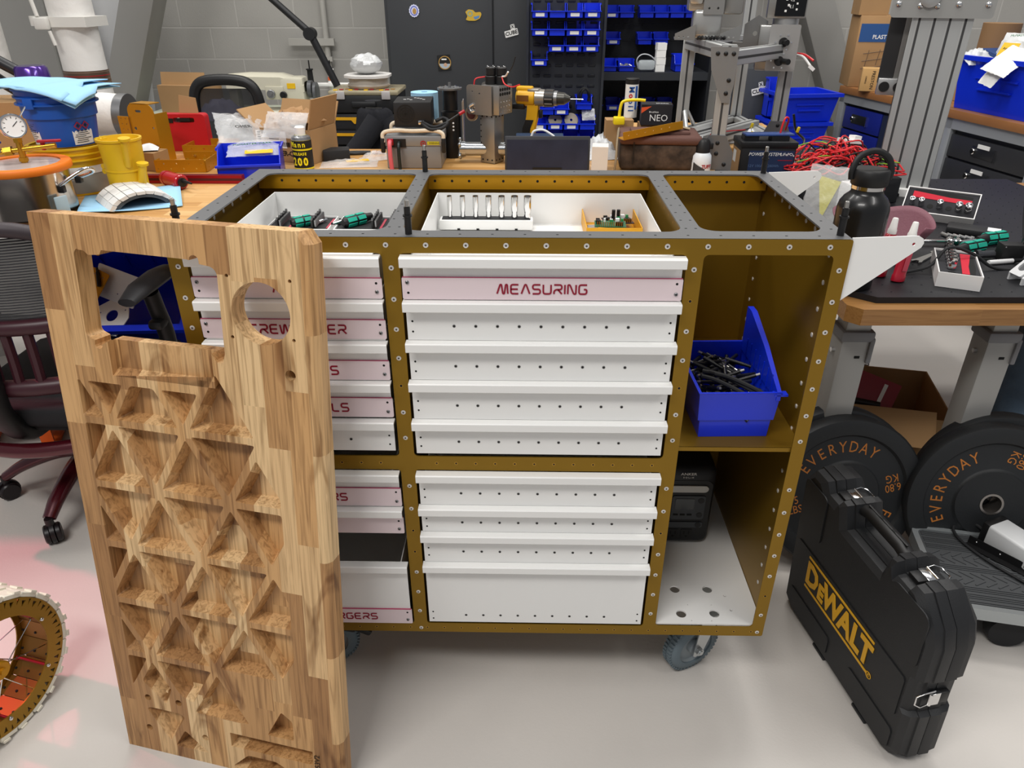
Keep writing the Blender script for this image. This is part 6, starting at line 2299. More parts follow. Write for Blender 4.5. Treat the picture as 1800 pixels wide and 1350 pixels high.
b.tube([(-0.045, -0.046, 0.20), (-0.06, -0.05, 0.19), (-0.055, -0.05, 0.175), (-0.042, -0.046, 0.178)], 0.005, 10, smooth=5)
b.build('lifting_ring', CHROME, aj)
b = M()
b.cyl((-0.085, 0.0, 0.16), (-0.085, -0.008, 0.16), 0.026, n=28, mi=0)
b.cyl((-0.085, -0.0081, 0.16), (-0.085, -0.009, 0.16), 0.019, n=28, mi=1)
b.build('key_medallion', [mat('medal_rim', 'b9a58a', 0.35, 0.7), mat('medal_brown', '4a2320', 0.5)], aj)
for x, y in ((-0.002, 0.0), (0.034, 0.012)):
    b = M()
    b.cyl((x, y, 0.262), (x, y, 0.29), 0.0205, n=24, bev=0.002)
    b.cyl((x, y, 0.29), (x, y, 0.318), 0.018, n=24, bev=0.003)
    for k in range(4):
        b.ball((x + 0.014 * math.cos(k * 1.57), y + 0.014 * math.sin(k * 1.57), 0.319), 0.0022, n=8, m=6, mi=1)
    b.build('motor', [BLACK, CHROME], aj)
b = M()
b.tube([(0.05, -0.01, 0.288), (0.075, -0.03, 0.27), (0.105, -0.03, 0.263), (0.135, -0.03, 0.272)], 0.0022, 8, smooth=6)
b.build('red_wire', REDW, aj)
b = M()
b.tube([(-0.02, -0.01, 0.286), (-0.045, -0.03, 0.28), (-0.05, -0.035, 0.26)], 0.0022, 8, smooth=5)
b.build('red_wire', REDW, aj)
b = M()
b.tube([(0.05, -0.008, 0.29), (0.075, -0.025, 0.295), (0.095, -0.04, 0.31)], 0.0028, 8, smooth=5)
b.build('white_wire', PAPER, aj)
b = M()
b.tube([(0.05, 0.0, 0.285), (0.09, -0.01, 0.32), (0.105, -0.01, 0.355)], 0.0016, 6, smooth=5)
b.build('black_wire', BLACK, aj)
b = M()
b.cyl((-0.082, -0.051, 0.045), (0.16, 0.10, 0.045), 0.024, n=28)
b.build('steel_tube', mat('zinc_tube', 'b9bdc0', 0.2, 0.95), aj)
b = M()
b.cyl((-0.099, -0.062, 0.045), (-0.082, -0.051, 0.045), 0.027, n=24)
for k in range(5):
    a = 2 * PI * k / 5
    b.cyl((-0.099, -0.062, 0.045), (-0.099 - 0.017 * math.cos(a), -0.062 + 0.026 * math.cos(a), 0.045 + 0.032 * math.sin(a)), 0.005, n=8)
    b.ball((-0.099 - 0.018 * math.cos(a), -0.062 + 0.028 * math.cos(a), 0.045 + 0.034 * math.sin(a)), 0.007, n=10, m=6)
b.build('splined_end', mat('zinc_tube', ''), aj)

# monitor
sr_ = thing('monitor', 'dark flat screen standing on the bench just behind the middle of the cart', 'monitor', (0.685, 1.395, BZ + 0.001))
b = M()
b.box((0, 0.006, 0.056), (0.292, 0.012, 0.112), rot=RX(-6), bev=0.003)
b.build('bezel', mat('bezel_dark', '2e3138', 0.5), sr_)
b = M()
b.box((0, -0.0008, 0.052), (0.278, 0.001, 0.098), rot=RX(-6))
b.build('display', mat('display_navy', '2a2f40', 0.3, var=0.18, vscale=14), sr_)
b = M()
b.box((0, 0.02, 0.006), (0.1, 0.06, 0.01))
b.build('foot', BLACK, sr_)
nb = thing('notebook', 'dark blue folder with a white cable loop lying behind the flat screen', 'folder', (0.66, 1.52, BZ + 0.055))
b = M()
b.box((0, 0, 0.02), (0.17, 0.1, 0.04), bev=0.003)
b.build('folder_body', mat('folder_blue', '1f3552', 0.5), nb)
b = M()
b.tube([(-0.03, -0.02, 0.04), (-0.02, -0.02, 0.058), (0.01, -0.02, 0.062), (0.035, -0.02, 0.05), (0.05, -0.02, 0.04)], 0.004, 8, smooth=6)
b.build('white_cable', PAPER, nb)
b = M()
b.box((0, 0, 0.0265), (0.2, 0.12, 0.053))
tag(b.build('cardboard_box', CARD, loc=(0.66, 1.53, BZ + 0.0005)), 'cardboard box standing behind the flat screen under the blue folder', 'box')

# drill
dr = thing('cordless_drill', 'yellow and black cordless drill standing upright behind the flat screen', 'drill', (0.635, 1.64, BZ + 0.001), -14)
b = M()
b.cyl((-0.06, 0, 0.205), (0.015, 0, 0.205), 0.03, n=24, bev=0.008)
b.box((-0.03, 0, 0.235), (0.06, 0.035, 0.016), bev=0.006)
b.skin([[(x + dx, y, z) for x, y in ((-0.02, -0.018), (0.02, -0.018), (0.02, 0.018), (-0.02, 0.018))] for dx, z in ((-0.014, 0.03), (-0.012, 0.09), (0.0, 0.14), (0.004, 0.19))])
b.build('drill_body', mat('drill_yellow', 'e0a814', 0.4), dr)
b = M()
b.skin([[(x + dx, y, z) for x, y in ((-0.022, -0.0195), (0.008, -0.0195), (0.008, 0.0195), (-0.022, 0.0195))] for dx, z in ((-0.016, 0.045), (-0.012, 0.10), (0.0, 0.13))])
b.box((-0.05, 0, 0.175), (0.045, 0.05, 0.02), bev=0.004)
b.box((0.03, 0, 0.15), (0.014, 0.016, 0.03), bev=0.004)
b.build('rubber_grip', BLACK, dr)
b = M()
b.cyl((0.012, 0, 0.205), (0.045, 0, 0.205), 0.031, 0.029, n=28)
b.box((0.005, -0.0, 0.228), (0.045, 0.04, 0.018), bev=0.005)
b.build('gear_case', mat('gear_case', 'aaa59c', 0.3, 0.7), dr)
b = M()
b.cyl((0.045, 0, 0.205), (0.08, 0, 0.205), 0.028, n=28)
for k in range(10):
    a = 2 * PI * k / 10
    b.box((0.062, 0.028 * math.cos(a), 0.205 + 0.028 * math.sin(a)), (0.028, 0.005, 0.005), 1)
b.build('clutch_ring', [BLACK, STEEL], dr)
b = M()
b.cyl((0.08, 0, 0.205), (0.092, 0, 0.205), 0.026, n=28, mi=0)
b.cyl((0.092, 0, 0.205), (0.118, 0, 0.205), 0.023, 0.021, n=28, mi=1)
b.cyl((0.118, 0, 0.205), (0.138, 0, 0.205), 0.020, 0.008, n=28, mi=1)
b.cyl((0.138, 0, 0.205), (0.185, 0, 0.205), 0.0014, n=8, mi=2)
b.build('chuck', [STEEL, mat('chuck_dark', '4a4945', 0.35, 0.7), CHROME], dr)
b = M()
b.box((-0.012, 0, 0.018), (0.1, 0.065, 0.036), bev=0.006)
b.build('battery_pack', BLACK, dr)
b = M()
b.box((-0.032, -0.0305, 0.205), (0.045, 0.001, 0.02))
b.build('model_plate', mat('plate_brown', '7a4a14', 0.5), dr)

# white carton, camo bag and what lies on it
b = M()
b.box((0, 0, 0.04), (0.055, 0.07, 0.08))
tag(b.build('white_box', mat('box_white', 'dcd8d2', 0.6), loc=(0.868, 1.42, BZ + 0.001), rot=(0, 0, -6)), 'small plain white box between the flat screen and the camouflage bag', 'box')
film_bag('ball of white bubble wrap behind the small white box', (0.885, 1.62, BZ + 0.001), 0.14, 0.12, 0.09, 71, (0, 0, 10), mat('bubble_film', 'dfe3e6', 0.25, alpha=0.7, bump=1.0, bscale=60))
cg = thing('camouflage_bag', 'brown camouflage lunch bag with a tan strap on the bench behind the cart', 'bag', (1.075, 1.48, BZ + 0.001), -4)
b = M()
b.box((0, 0, 0.045), (0.27, 0.19, 0.09), bev=0.018, seg=4)
CAMO = mat('camo_fabric', '41342a', 0.85, bump=0.3, bscale=120, var=0.75, vscale=26)
b.build('bag_body', CAMO, cg)
b = M()
b.box((0, 0, 0.101), (0.28, 0.2, 0.03), bev=0.013, seg=3)
b.box((0.0, -0.02, 0.119), (0.2, 0.09, 0.016), bev=0.007)
b.build('bag_lid', mat('bag_maroon', '5f4038', 0.75, bump=0.2, bscale=160), cg)
b = M()
b.tube([(-0.15, -0.10, 0.004), (-0.148, -0.11, 0.04), (-0.146, -0.08, 0.085), (-0.14, 0.0, 0.118)], 0.012, 8, smooth=5, flat=0.35)
b.build('strap', mat('strap_tan', '9a8b72', 0.85), cg)
b = M()
b.tube([(0.0, -0.02, 0.128), (0.05, -0.03, 0.138), (0.10, -0.03, 0.13)], 0.009, 8, smooth=5, flat=0.5)
b.build('carry_handle', mat('strap_tan', ''), cg)
b = M()
b.box((-0.09, -0.098, 0.06), (0.003, 0.006, 0.07))
b.build('zip_pull', BLACK, cg)
gs = thing('gold_strip_bracket', 'long gold angle strip lying tilted across the camouflage bag', 'bracket', (1.03, 1.38, BZ + 0.122), rot=(0, -7, 18))
b = M()
b.plate(rrect(-0.1, 0.0, 0.12, 0.026, 0.002), [circ(-0.08 + 0.03 * k, 0.013, 0.0025, 8) for k in range(6)], 0.003, T(0, 0, 0) @ XZ)
b.box((0.01, 0.02, 0.0015), (0.22, 0.04, 0.003))
b.build('angle', GOLDP, gs)
gr_ = thing('grease_gun', 'yellow hooked grease pump with a square foot behind the gold angle strip', 'pump', (0.945, 1.585, BZ + 0.13), 0)
b = M()
b.tube([(0, 0, 0.01), (0.004, 0, 0.055), (0.016, 0, 0.072), (0.06, 0, 0.076), (0.09, 0, 0.074)], 0.0055, 10, smooth=6)
b.box((0, 0, 0.006), (0.04, 0.035, 0.026), bev=0.005)
b.build('pump_body', mat('pump_yellow', 'edd21a', 0.35), gr_)
b = M()
b.box((0, 0, 0.065), (0.1, 0.07, 0.13))
tag(b.build('cardboard_box', CARD, loc=(0.955, 1.66, BZ + 0.0005)), 'cardboard box behind the camouflage bag under the yellow pump', 'box')
gtb = thing('grease_cartridge', 'white grease cartridge with blue and red vertical lettering beside the black motor box', 'cartridge', (1.0, 1.70, BZ + 0.131))
b = M()
b.cyl((0, 0, 0), (0, 0, 0.115), 0.024, n=28)
b.build('tube', PAPER, gtb)
b = M()
b.cyl((0, 0, 0.115), (0, 0, 0.135), 0.025, n=28, bev=0.002)
b.build('tube_cap', BLACK, gtb)
for c, a, m_ in (('M', 0.098, 'mob_blue'), ('o', 0.076, 'mob_red'), ('b', 0.056, 'mob_blue'), ('i', 0.04, 'mob_blue'), ('l', 0.026, 'mob_blue')):
    txt(c, 0.027, mat(m_, '20509a' if 'blue' in m_ else 'c8281e', 0.5), gtb, T(-0.004, -0.0242, a) @ XZ @ RZ(-90), 'printed_letter', bold=0.0008)
b = M()
b.box((0.014, -0.0205, 0.07), (0.007, 0.004, 0.08))
b.build('side_stripe', mat('mob_blue', ''), gtb)
ne = thing('motor_box', 'black NEO carton with an orange corner flash standing behind the camouflage bag', 'box', (1.085, 1.64, BZ + 0.118), -5)
b = M()
b.box((0, 0, 0.035), (0.11, 0.08, 0.07))
b.build('carton', mat('carton_black', '242428', 0.5), ne)
txt('NEO', 0.032, PAPER, ne, T(0.008, -0.041, 0.024) @ XZ, sx=1.0)
txt('Brushless', 0.009, PAPER, ne, T(-0.01, -0.041, 0.045) @ XZ)
txt('SPARK', 0.016, PAPER, ne, T(0.02, -0.01, 0.0706))
b = M()
b.plate([(-0.055, 0.04), (-0.02, 0.064), (-0.055, 0.06)], (), 0.001, T(0, -0.0402, 0) @ XZ)
b.box((0.0555, 0, 0.035), (0.001, 0.002, 0.07))
b.build('orange_flash', mat('orange_flash', 'e0562a', 0.5), ne)
b = M()
b.box((0, 0, 0.058), (0.12, 0.09, 0.116))
tag(b.build('cardboard_box', CARD, loc=(1.09, 1.66, BZ + 0.0005)), 'cardboard box behind the camouflage bag under the NEO carton', 'box')
sb2 = thing('spray_bottle', 'white and black spray bottle with a black cap beside the grey frame gusset', 'bottle', (1.212, 1.385, BZ + 0.001), 0)
b = M()
b.lathe([(0, 0), (0.033, 0), (0.034, 0.03), (0.032, 0.055), (0.024, 0.066), (0, 0.066)], n=32)
b.build('bottle_body', mat('bottle_white', 'dfe6ec', 0.35), sb2)
b = M()
b.lathe([(0, 0.064), (0.025, 0.064), (0.023, 0.1), (0.017, 0.108), (0, 0.108)], n=28)
b.box((0.024, 0, 0.085), (0.02, 0.016, 0.02), bev=0.003)
b.build('cap', BLACK, sb2)
curve_txt('TUFF', 0.016, 0.0345, 0.022, sb2, -66, 0.9, RED, 0.0006)
b = M()
for k in range(8):
    a0, a1 = -150 + 9 * k, -141 + 9 * k
    b.skin([[(0.0345 * math.cos(R(a)), 0.0345 * math.sin(R(a)), z) for a in (a0, a1)] + [(0.0338 * math.cos(R(a)), 0.0338 * math.sin(R(a)), z) for a in (a1, a0)] for z in (0.004, 0.034 - 0.0026 * k)])
b.build('dark_swoosh', mat('swoosh', '34363a', 0.5), sb2)

# ---------------------------------------------------------------- structure behind
BEAM = mat('beam_grey', '8f8e8a', 0.5)
b = M()
b.box((-2.42, 3.6, 2.4), (0.36, 0.02, 4.8))
b.box((-2.42, 3.85, 2.4), (0.02, 0.5, 4.8))
b.box((-2.42, 4.1, 2.4), (0.36, 0.02, 4.8))
struct(b.build('trim_1', BEAM, sm=0))
def strut(nm, p0, p1, w, d):
    p0, p1 = Vector(p0), Vector(p1)
    t = (p1 - p0)
    L_ = t.length
    t.normalize()
    y = Vector((0, 1, 0))
    x = y.cross(t).normalized()
    mm = Matrix(((x.x, 0, t.x, p0.x), (x.y, 1, t.y, p0.y), (x.z, 0, t.z, p0.z), (0, 0, 0, 1)))
    b = M(mm)
    b.box((0, 0, L_ / 2), (w, d, L_), bev=0.008, seg=2)
    return struct(b.build(nm, BEAM, sm=40))
strut('trim_2', (-2.30, 3.7, 0.0), (-0.55, 3.7, 3.98), 0.19, 0.19)
strut('trim_3', (3.15, 4.25, 0.0), (1.92, 4.25, 2.6), 0.2, 0.18)
b = M()
b.cyl((-0.80, 4.46, 0), (-0.80, 4.46, 4.0), 0.02, n=14)
b.box((-0.90, 4.44, 1.13), (0.32, 0.03, 0.045))
b.box((-0.79, 4.44, 1.02), (0.05, 0.03, 0.03))
struct(b.build('trim_4', mat('conduit_grey', 'b0aea8', 0.5), sm=40))

DUCT = mat('duct_white', 'e2e0dc', 0.7, bump=0.7, bscale=30)
def duct(lab, loc, r, z0, z1, bands, lever=False):
    t = thing('air_duct', lab, 'duct', loc)
    b = M()
    n = 26
    prof = []
    for i in range(n + 1):
        z = z0 + (z1 - z0) * i / n
        prof.append((r * (1.0 + 0.012 * math.sin(i * 2.1)), z))
    b.lathe(prof, n=36)
    b.build('duct_skin', DUCT, t)
    for k, (a, c) in enumerate(bands):
        b = M()
        b.lathe([(r * 1.0, a), (r * 1.03, a), (r * 1.03, c), (r * 1.0, c)], n=36, cap=False, loop=True)
        for q in range(5):
            z = a + (c - a) * (q + 0.5) / 5
            b.lathe([(r * 1.03, z), (r * 1.04, z), (r * 1.04, z + 0.003), (r * 1.03, z + 0.003)], n=36, mi=1 if q != 3 else 2, cap=False, loop=True)
        b.build('tape_band', [mat('tape_brown', '5a463a', 0.35, 0.2), mat('tape_light', '8d7767', 0.3, 0.3), RED], t)
    return t
d1 = duct('thick white wrapped air duct with a brown taped band above the blue bucket', (-1.52, 2.6, 0), 0.097, 0.35, 4.6, [(1.045, 1.125)])
b = M()
b.box((0, -0.012, 1.335), (0.235, 0.2, 0.042))
b.cyl((-0.11, -0.115, 1.32), (-0.11, -0.115, 1.36), 0.022, n=14)
b.box((-0.075, -0.13, 1.33), (0.06, 0.03, 0.05), bev=0.006)
b.cyl((-0.045, -0.135, 1.30), (-0.035, -0.135, 1.24), 0.008, n=10)
b.cyl((-0.09, -0.125, 1.36), (-0.12, -0.125, 1.62), 0.009, n=10)
b.build('damper_clamp', mat('damper_white', 'd8d6d0', 0.45), d1)
duct('white wrapped air duct cut by the left edge of the frame', (-2.0, 2.6, 0), 0.11, 0.3, 4.6, [(0.79, 0.90)])
el = thing('duct_elbow', 'white fabric duct elbow with a steel clamp ring behind the tall gold bracket', 'duct', (-1.13, 2.0, 0))
b = M()
b.tube([(-0.20, 0.4, 0.80), (-0.17, 0.15, 0.90), (-0.12, 0.03, 0.99), (-0.03, 0.0, 1.01), (0.05, 0.0, 1.005)], 0.085, 24, smooth=8)
b.build('elbow_skin', DUCT, el)
b = M()
b.cyl((0.05, 0.0, 1.005), (0.085, 0.0, 1.003), 0.088, n=32)
b.build('clamp_ring', STEEL, el)
b = M()
b.box((-0.06, 0.05, 0.42), (0.18, 0.2, 0.84))
b.build('stand', DUCT, el)
b = M()
def sheet(u, v):
    return (-2.27 + 0.40 * u + 0.03 * math.sin(9 * v) + 0.06 * v, 3.86 + 0.03 * math.sin(7 * u + 4 * v), 0.6 + 2.2 * v)
b.grid(sheet, 20, 20)
o = b.build('plastic_sheet', mat('sheet_film', 'c4c5c6', 0.35, alpha=0.75, bump=0.8, bscale=7))
m_ = o.modifiers.new('thickness', 'SOLIDIFY'); m_.thickness = 0.001
tag(o, 'milky plastic sheet hanging behind the thick white air duct', 'plastic sheet')

# handheld vacuum on boxes
b = M()
b.box((0, 0, 0.105), (0.26, 0.22, 0.21))
tag(b.build('cardboard_box', CARD, loc=(-1.17, 1.55, BZ + 0.001), rot=(0, 0, 10)), 'cardboard box under the black and purple vacuum behind the blue bucket', 'box')
va = thing('hand_vacuum', 'black handheld vacuum with a purple cylinder lying on a cardboard box at far left', 'vacuum', (-1.15, 1.53, BZ + 0.212), 0)
b = M()
b.lathe([(0, 0), (0.062, 0), (0.06, 0.05), (0, 0.05)], T(0.04, 0, 0), 28)
b.build('cyclone_base', mat('vac_grey', '2c2a2e', 0.4), va)
b = M()
b.lathe([(0, 0.05), (0.058, 0.05), (0.052, 0.10), (0.045, 0.108), (0, 0.108)], T(0.04, 0, 0), 28)
b.build('cyclone', mat('vac_purple', '4b2a86', 0.2, 0.5, coat=0.5), va)
b = M()
b.tube([(-0.02, 0, 0.02), (-0.08, 0, 0.06), (-0.125, 0, 0.10), (-0.14, 0, 0.13), (-0.12, 0, 0.15), (-0.08, 0, 0.13), (0.0, 0.0, 0.085)], 0.02, 12, smooth=6)
b.tube([(-0.14, 0, 0.12), (-0.15, 0, 0.07), (-0.1, 0, 0.03)], 0.014, 10, smooth=6)
b.build('handle', mat('vac_black', '202124', 0.4), va)

# sewing corner
st = thing('sewing_table', 'pale sewing table against the block wall behind the long bench', 'table', (-1.0, 3.65, 0))
b = M()
b.box((0, 0, 0.765), (1.5, 0.6, 0.03), bev=0.004)
b.build('table_top', mat('table_green', 'c6ccb8', 0.5), st)
for x in (-0.7, 0.7):
    for y in (-0.26, 0.26):
        b = M()
        b.box((x, y, 0.375), (0.05, 0.05, 0.75))
        b.build('leg', DKGREY, st)
sw = thing('sewing_machine', 'cream industrial sewing machine with dials on the sewing table', 'sewing machine', (-0.98, 3.6, 0.7805))
CREAM = mat('cream_enamel', 'c9c5b2', 0.4)
b = M()
b.box((0, 0, 0.012), (0.5, 0.18, 0.024), bev=0.006)
b.box((0.165, 0, 0.118), (0.15, 0.128, 0.19), bev=0.02)
b.skin([[(x, y, z) for y, z in ((-0.06, z0), (0.06, z0), (0.06, z1 - 0.02), (0.03, z1), (-0.03, z1), (-0.06, z1 - 0.02))] for x, z0, z1 in ((-0.235, 0.145, 0.225), (-0.1, 0.15, 0.235), (0.1, 0.13, 0.232), (0.2, 0.12, 0.205), (0.24, 0.13, 0.185))])
b.box((-0.205, 0, 0.10), (0.055, 0.08, 0.14), bev=0.01)
b.build('machine_body', CREAM, sw)
b = M()
b.box((0.06, -0.066, 0.125), (0.11, 0.012, 0.075), bev=0.004)
b.build('front_plate', mat('cream_plate', 'bdb9a6', 0.4), sw)
for x, z, r, m_ in ((0.04, 0.12, 0.025, STEEL), (0.115, 0.115, 0.021, BLACK)):
    b = M()
    b.cyl((x, -0.07, z), (x, -0.088, z), r, n=24, bev=0.003)
    b.cyl((x, -0.088, z), (x, -0.094, z), r * 0.4, n=14)
    b.build('dial', m_, sw)
b = M()
b.box((0.165, -0.0655, 0.165), (0.05, 0.004, 0.03))
b.build('yellow_plate', YELLOW, sw)
b = M()
b.lathe([(0.01, -0.012), (0.05, -0.012), (0.05, 0.012), (0.01, 0.012)], T(0.265, 0, 0.14) @ RY(90), 28)
b.lathe([(0.01, -0.008), (0.06, -0.008), (0.06, 0.008), (0.01, 0.008)], T(0.295, 0, 0.12) @ RY(90), 28)
b.tube([(0.295, -0.05, 0.12), (0.30, -0.055, 0.0)], 0.006, 6)
b.build('hand_wheel', mat('wheel_grey', '55575a', 0.4), sw)
ts = thing('thread_stand', 'white thread stand with a tray beside the sewing machine', 'stand', (-0.63, 3.75, 0.7805))
b = M()
b.box((-0.03, 0, 0.15), (0.3, 0.09, 0.012))
b.cyl((0.0, 0.03, 0), (0.0, 0.03, 0.15), 0.012, n=12)
b.build('tray', PAPER, ts)
for x in (-0.12, 0.01):
    b = M()
    b.cyl((x, 0, 0.156), (x, 0, 0.29), 0.004, n=8)
    b.build('spindle', BLACK, ts)
for x, m1, lab in ((-0.12, 'thread_black', 'black thread spool on the left spindle of the thread stand'), (0.01, 'thread_white', 'white and orange thread cone on the right spindle of the thread stand')):
    t = thing('thread_spool', lab, 'spool', (-0.63 + x, 3.75, 0.9375))
    b = M()
    b.lathe([(0.005, 0), (0.024, 0), (0.024, 0.006), (0.019, 0.008), (0.016, 0.075), (0.022, 0.078), (0.022, 0.084), (0.005, 0.084)], n=20)
    b.build('thread', mat(m1, '141516' if 'black' in m1 else 'e2e2de', 0.8), t)
    if 'white' in m1:
        b = M()
        b.lathe([(0.017, 0.018), (0.0205, 0.018), (0.0195, 0.038), (0.017, 0.038)], n=20, cap=False, loop=True)
        b.build('orange_band', mat('thread_orange', 'd8612c', 0.7), t)
lm_ = thing('arm_lamp', 'black jointed lamp arm reaching up from the sewing table', 'lamp', (-0.5, 3.55, 0.7805))
b = M()
b.tube([(0.02, 0, 0.0), (0.0, 0, 0.08), (-0.16, 0, 0.44), (-0.165, 0, 0.455)], 0.022, 12)
b.build('lower_arm', mat('lamp_black', '1b1c1e', 0.45), lm_)
b = M()
b.tube([(-0.165, 0, 0.455), (-0.62, 0, 0.86), (-0.75, 0.0, 0.95)], 0.020, 12)
b.build('upper_arm', mat('lamp_black', ''), lm_)
b = M()
b.cyl((-0.165, -0.03, 0.45), (-0.165, 0.03, 0.45), 0.035, n=22)
b.build('joint', mat('lamp_black', ''), lm_)
b = M()
b.box((0, 0, 0.09), (0.3, 0.2, 0.18))
b.box((0.0, -0.06, 0.205), (0.28, 0.004, 0.09), rot=RX(-12))
tag(b.build('cardboard_box', CARD, loc=(-1.42, 3.5, 0.781), rot=(0, 0, -8)), 'open cardboard box left of the sewing machine', 'box')
film_bag('heap of shiny film scraps at the right end of the sewing table', (-0.36, 3.45, 0.781), 0.24, 0.2, 0.08, 91, (0, 0, 15), mat('foil_film', 'd5d8dc', 0.2, 0.3, bump=1.0, bscale=40))
film_bag('purple tinted bubble film on the sewing table behind the mesh chair', (-1.2, 3.38, 0.781), 0.3, 0.2, 0.12, 92, (0, 0, 5), mat('purple_film', '9a95b8', 0.3, alpha=0.8, bump=1.0, bscale=40))
c2 = thing('mesh_chair', 'black mesh back chair standing behind the long bench near the sewing machine', 'chair', (-0.86, 2.6, 0))
b = M()
pts = [(-0.15, 0, 0.62), (-0.165, 0, 0.80), (-0.16, 0, 0.98), (-0.13, 0, 1.055), (-0.06, 0, 1.078), (0.06, 0, 1.078), (0.13, 0, 1.055), (0.16, 0, 0.98), (0.165, 0, 0.80), (0.15, 0, 0.62)]
b.tube(pts, 0.026, 12, smooth=6)
b.tube([(-0.15, 0, 0.62), (0.15, 0, 0.62)], 0.026, 12)
b.build('back_frame', BLACK, c2)
b = M()
b.box((0, 0.004, 0.83), (0.31, 0.004, 0.42))
b.build('back_mesh', mat('mesh_grey', '2a2c2f', 0.7, alpha=0.72), c2)
b = M()
b.box((0, 0.22, 0.46), (0.42, 0.42, 0.07), bev=0.03, seg=3)
b.build('seat', mat('seat_black', ''), c2)
b = M()
b.tube([(0, 0.02, 0.62), (0, 0.05, 0.45), (0, 0.2, 0.42)], 0.025, 10, smooth=4)
b.cyl((0, 0.2, 0.06), (0, 0.2, 0.43), 0.03, n=16)
b.build('post', BLACK, c2)
for k in range(5):
    a = 2 * PI * k / 5
    b = M()
    b.tube([(0.02 * math.cos(a), 0.2 + 0.02 * math.sin(a), 0.09), (0.26 * math.cos(a), 0.2 + 0.26 * math.sin(a), 0.05)], [0.025, 0.018], 10)
    b.ball((0.27 * math.cos(a), 0.2 + 0.27 * math.sin(a), 0.025), 0.025, n=12, m=8)
    b.build('leg', BLACK, c2)
rc = thing('red_tool_case', 'red plastic tool case standing on edge at the back of the long bench', 'case', (-0.70, 1.725, BZ + 0.001), 2)
b = M()
b.plate(rrect(-0.09, 0, 0.09, 0.135, 0.014), [rrect(-0.03, 0.105, 0.05, 0.122, 0.006)], 0.045, T(0, 0.02, 0) @ XZ)
b.build('case_shell', mat('case_red', 'bb1a24', 0.4), rc)
b = M()
b.box((-0.045, -0.026, 0.112), (0.03, 0.004, 0.016))
b.box((0.01, -0.026, 0.115), (0.05, 0.004, 0.012))
b.build('latch', BLACK, rc)
jb = thing('small_bottle', 'small clear bottle with a blue label behind the gold bent channel', 'bottle', (-0.50, 1.56, BZ + 0.001))
b = M()
b.lathe([(0, 0), (0.021, 0), (0.022, 0.04), (0.018, 0.058), (0.010, 0.07), (0.010, 0.08), (0, 0.08)], n=24)
b.build('bottle_body', mat('bottle_tan', 'c3a988', 0.25), jb)
b = M()
b.lathe([(0.0222, 0.012), (0.0226, 0.012), (0.0226, 0.036), (0.0222, 0.036)], n=24, cap=False, loop=True)
b.build('label', mat('label_navy', '27306b', 0.5), jb)

# stacked tool boxes with things on top
BOXB = mat('toolbox_black', '1a1b1d', 0.5)
TY = mat('toolbox_yellow', 'e3a816', 0.45)
levels = [(0.0, 0.24, 0), (0.24, 0.40, 0), (0.40, 0.56, 2), (0.56, 0.72, 1), (0.72, 0.885, 2)]
for i, (z0, z1, nb_) in enumerate(levels):
    t = thing('tool_box', ['black tool box at the floor of the tall stack left of the grey cabinet', 'black tool box second from the floor in the tall stack', 'black tool drawer box third from the floor in the tall stack', 'black tool drawer box just below the upper drawer box of the tall stack', 'black tool drawer box with two yellow pulls directly under the clear lidded organiser'][i], 'tool box', (-0.245, 3.03, z0), group='stacked black tool boxes')
    b = M()
    h = z1 - z0 - 0.003
    b.box((0, 0, h / 2), (0.35, 0.28, h), bev=0.008)
    b.build('box_body', BOXB, t)
    for k in range(max(nb_, 2)):
        zc = h * (0.25 + 0.5 * k)
        b = M()
        b.box((0, -0.1425, zc), (0.33, 0.008, h * 0.44), bev=0.002)
        dq = b.build('drawer', mat('toolbox_drawer', '222326', 0.5), t)
        b = M()
        b.plate([(-0.16, 0.006), (-0.075, 0.006), (-0.06, -0.012), (0.06, -0.012), (0.075, 0.006), (0.16, 0.006), (0.16, 0.02), (-0.16, 0.02)], (), 0.006, T(0, -0.147, zc + 0.004) @ XZ)
        b.build('pull', TY, dq)
org = thing('organiser_case', 'black organiser case with a clear lid and silver latches topping the tool boxes', 'tool box', (-0.245, 3.03, 0.8855), group='stacked black tool boxes')
b = M()
b.box((0, 0, 0.045), (0.36, 0.29, 0.09), bev=0.01)
b.box((0, -0.15, 0.045), (0.13, 0.02, 0.03), bev=0.008)
b.build('case_body', BOXB, org)
b = M()
b.box((0, 0, 0.10), (0.37, 0.30, 0.022), bev=0.008)
b.build('clear_lid', mat('lid_smoke', 'b9ae90', 0.2, alpha=0.65), org)
for x in (-0.12, 0.12):
    b = M()
    b.box((x, -0.15, 0.09), (0.045, 0.012, 0.04), bev=0.003)
    b.build('latch', mat('latch_grey', 'b7b3b2', 0.4), org)
b = M()
for i in range(12):
    b.box((-0.15 + 0.027 * i, -0.12 + 0.02 * (i % 3), 0.113), (0.02, 0.02, 0.004), i % 3)
b.build('contents', [YELLOW, RED, mat('wood_bits', '9a7440', 0.6)], org)
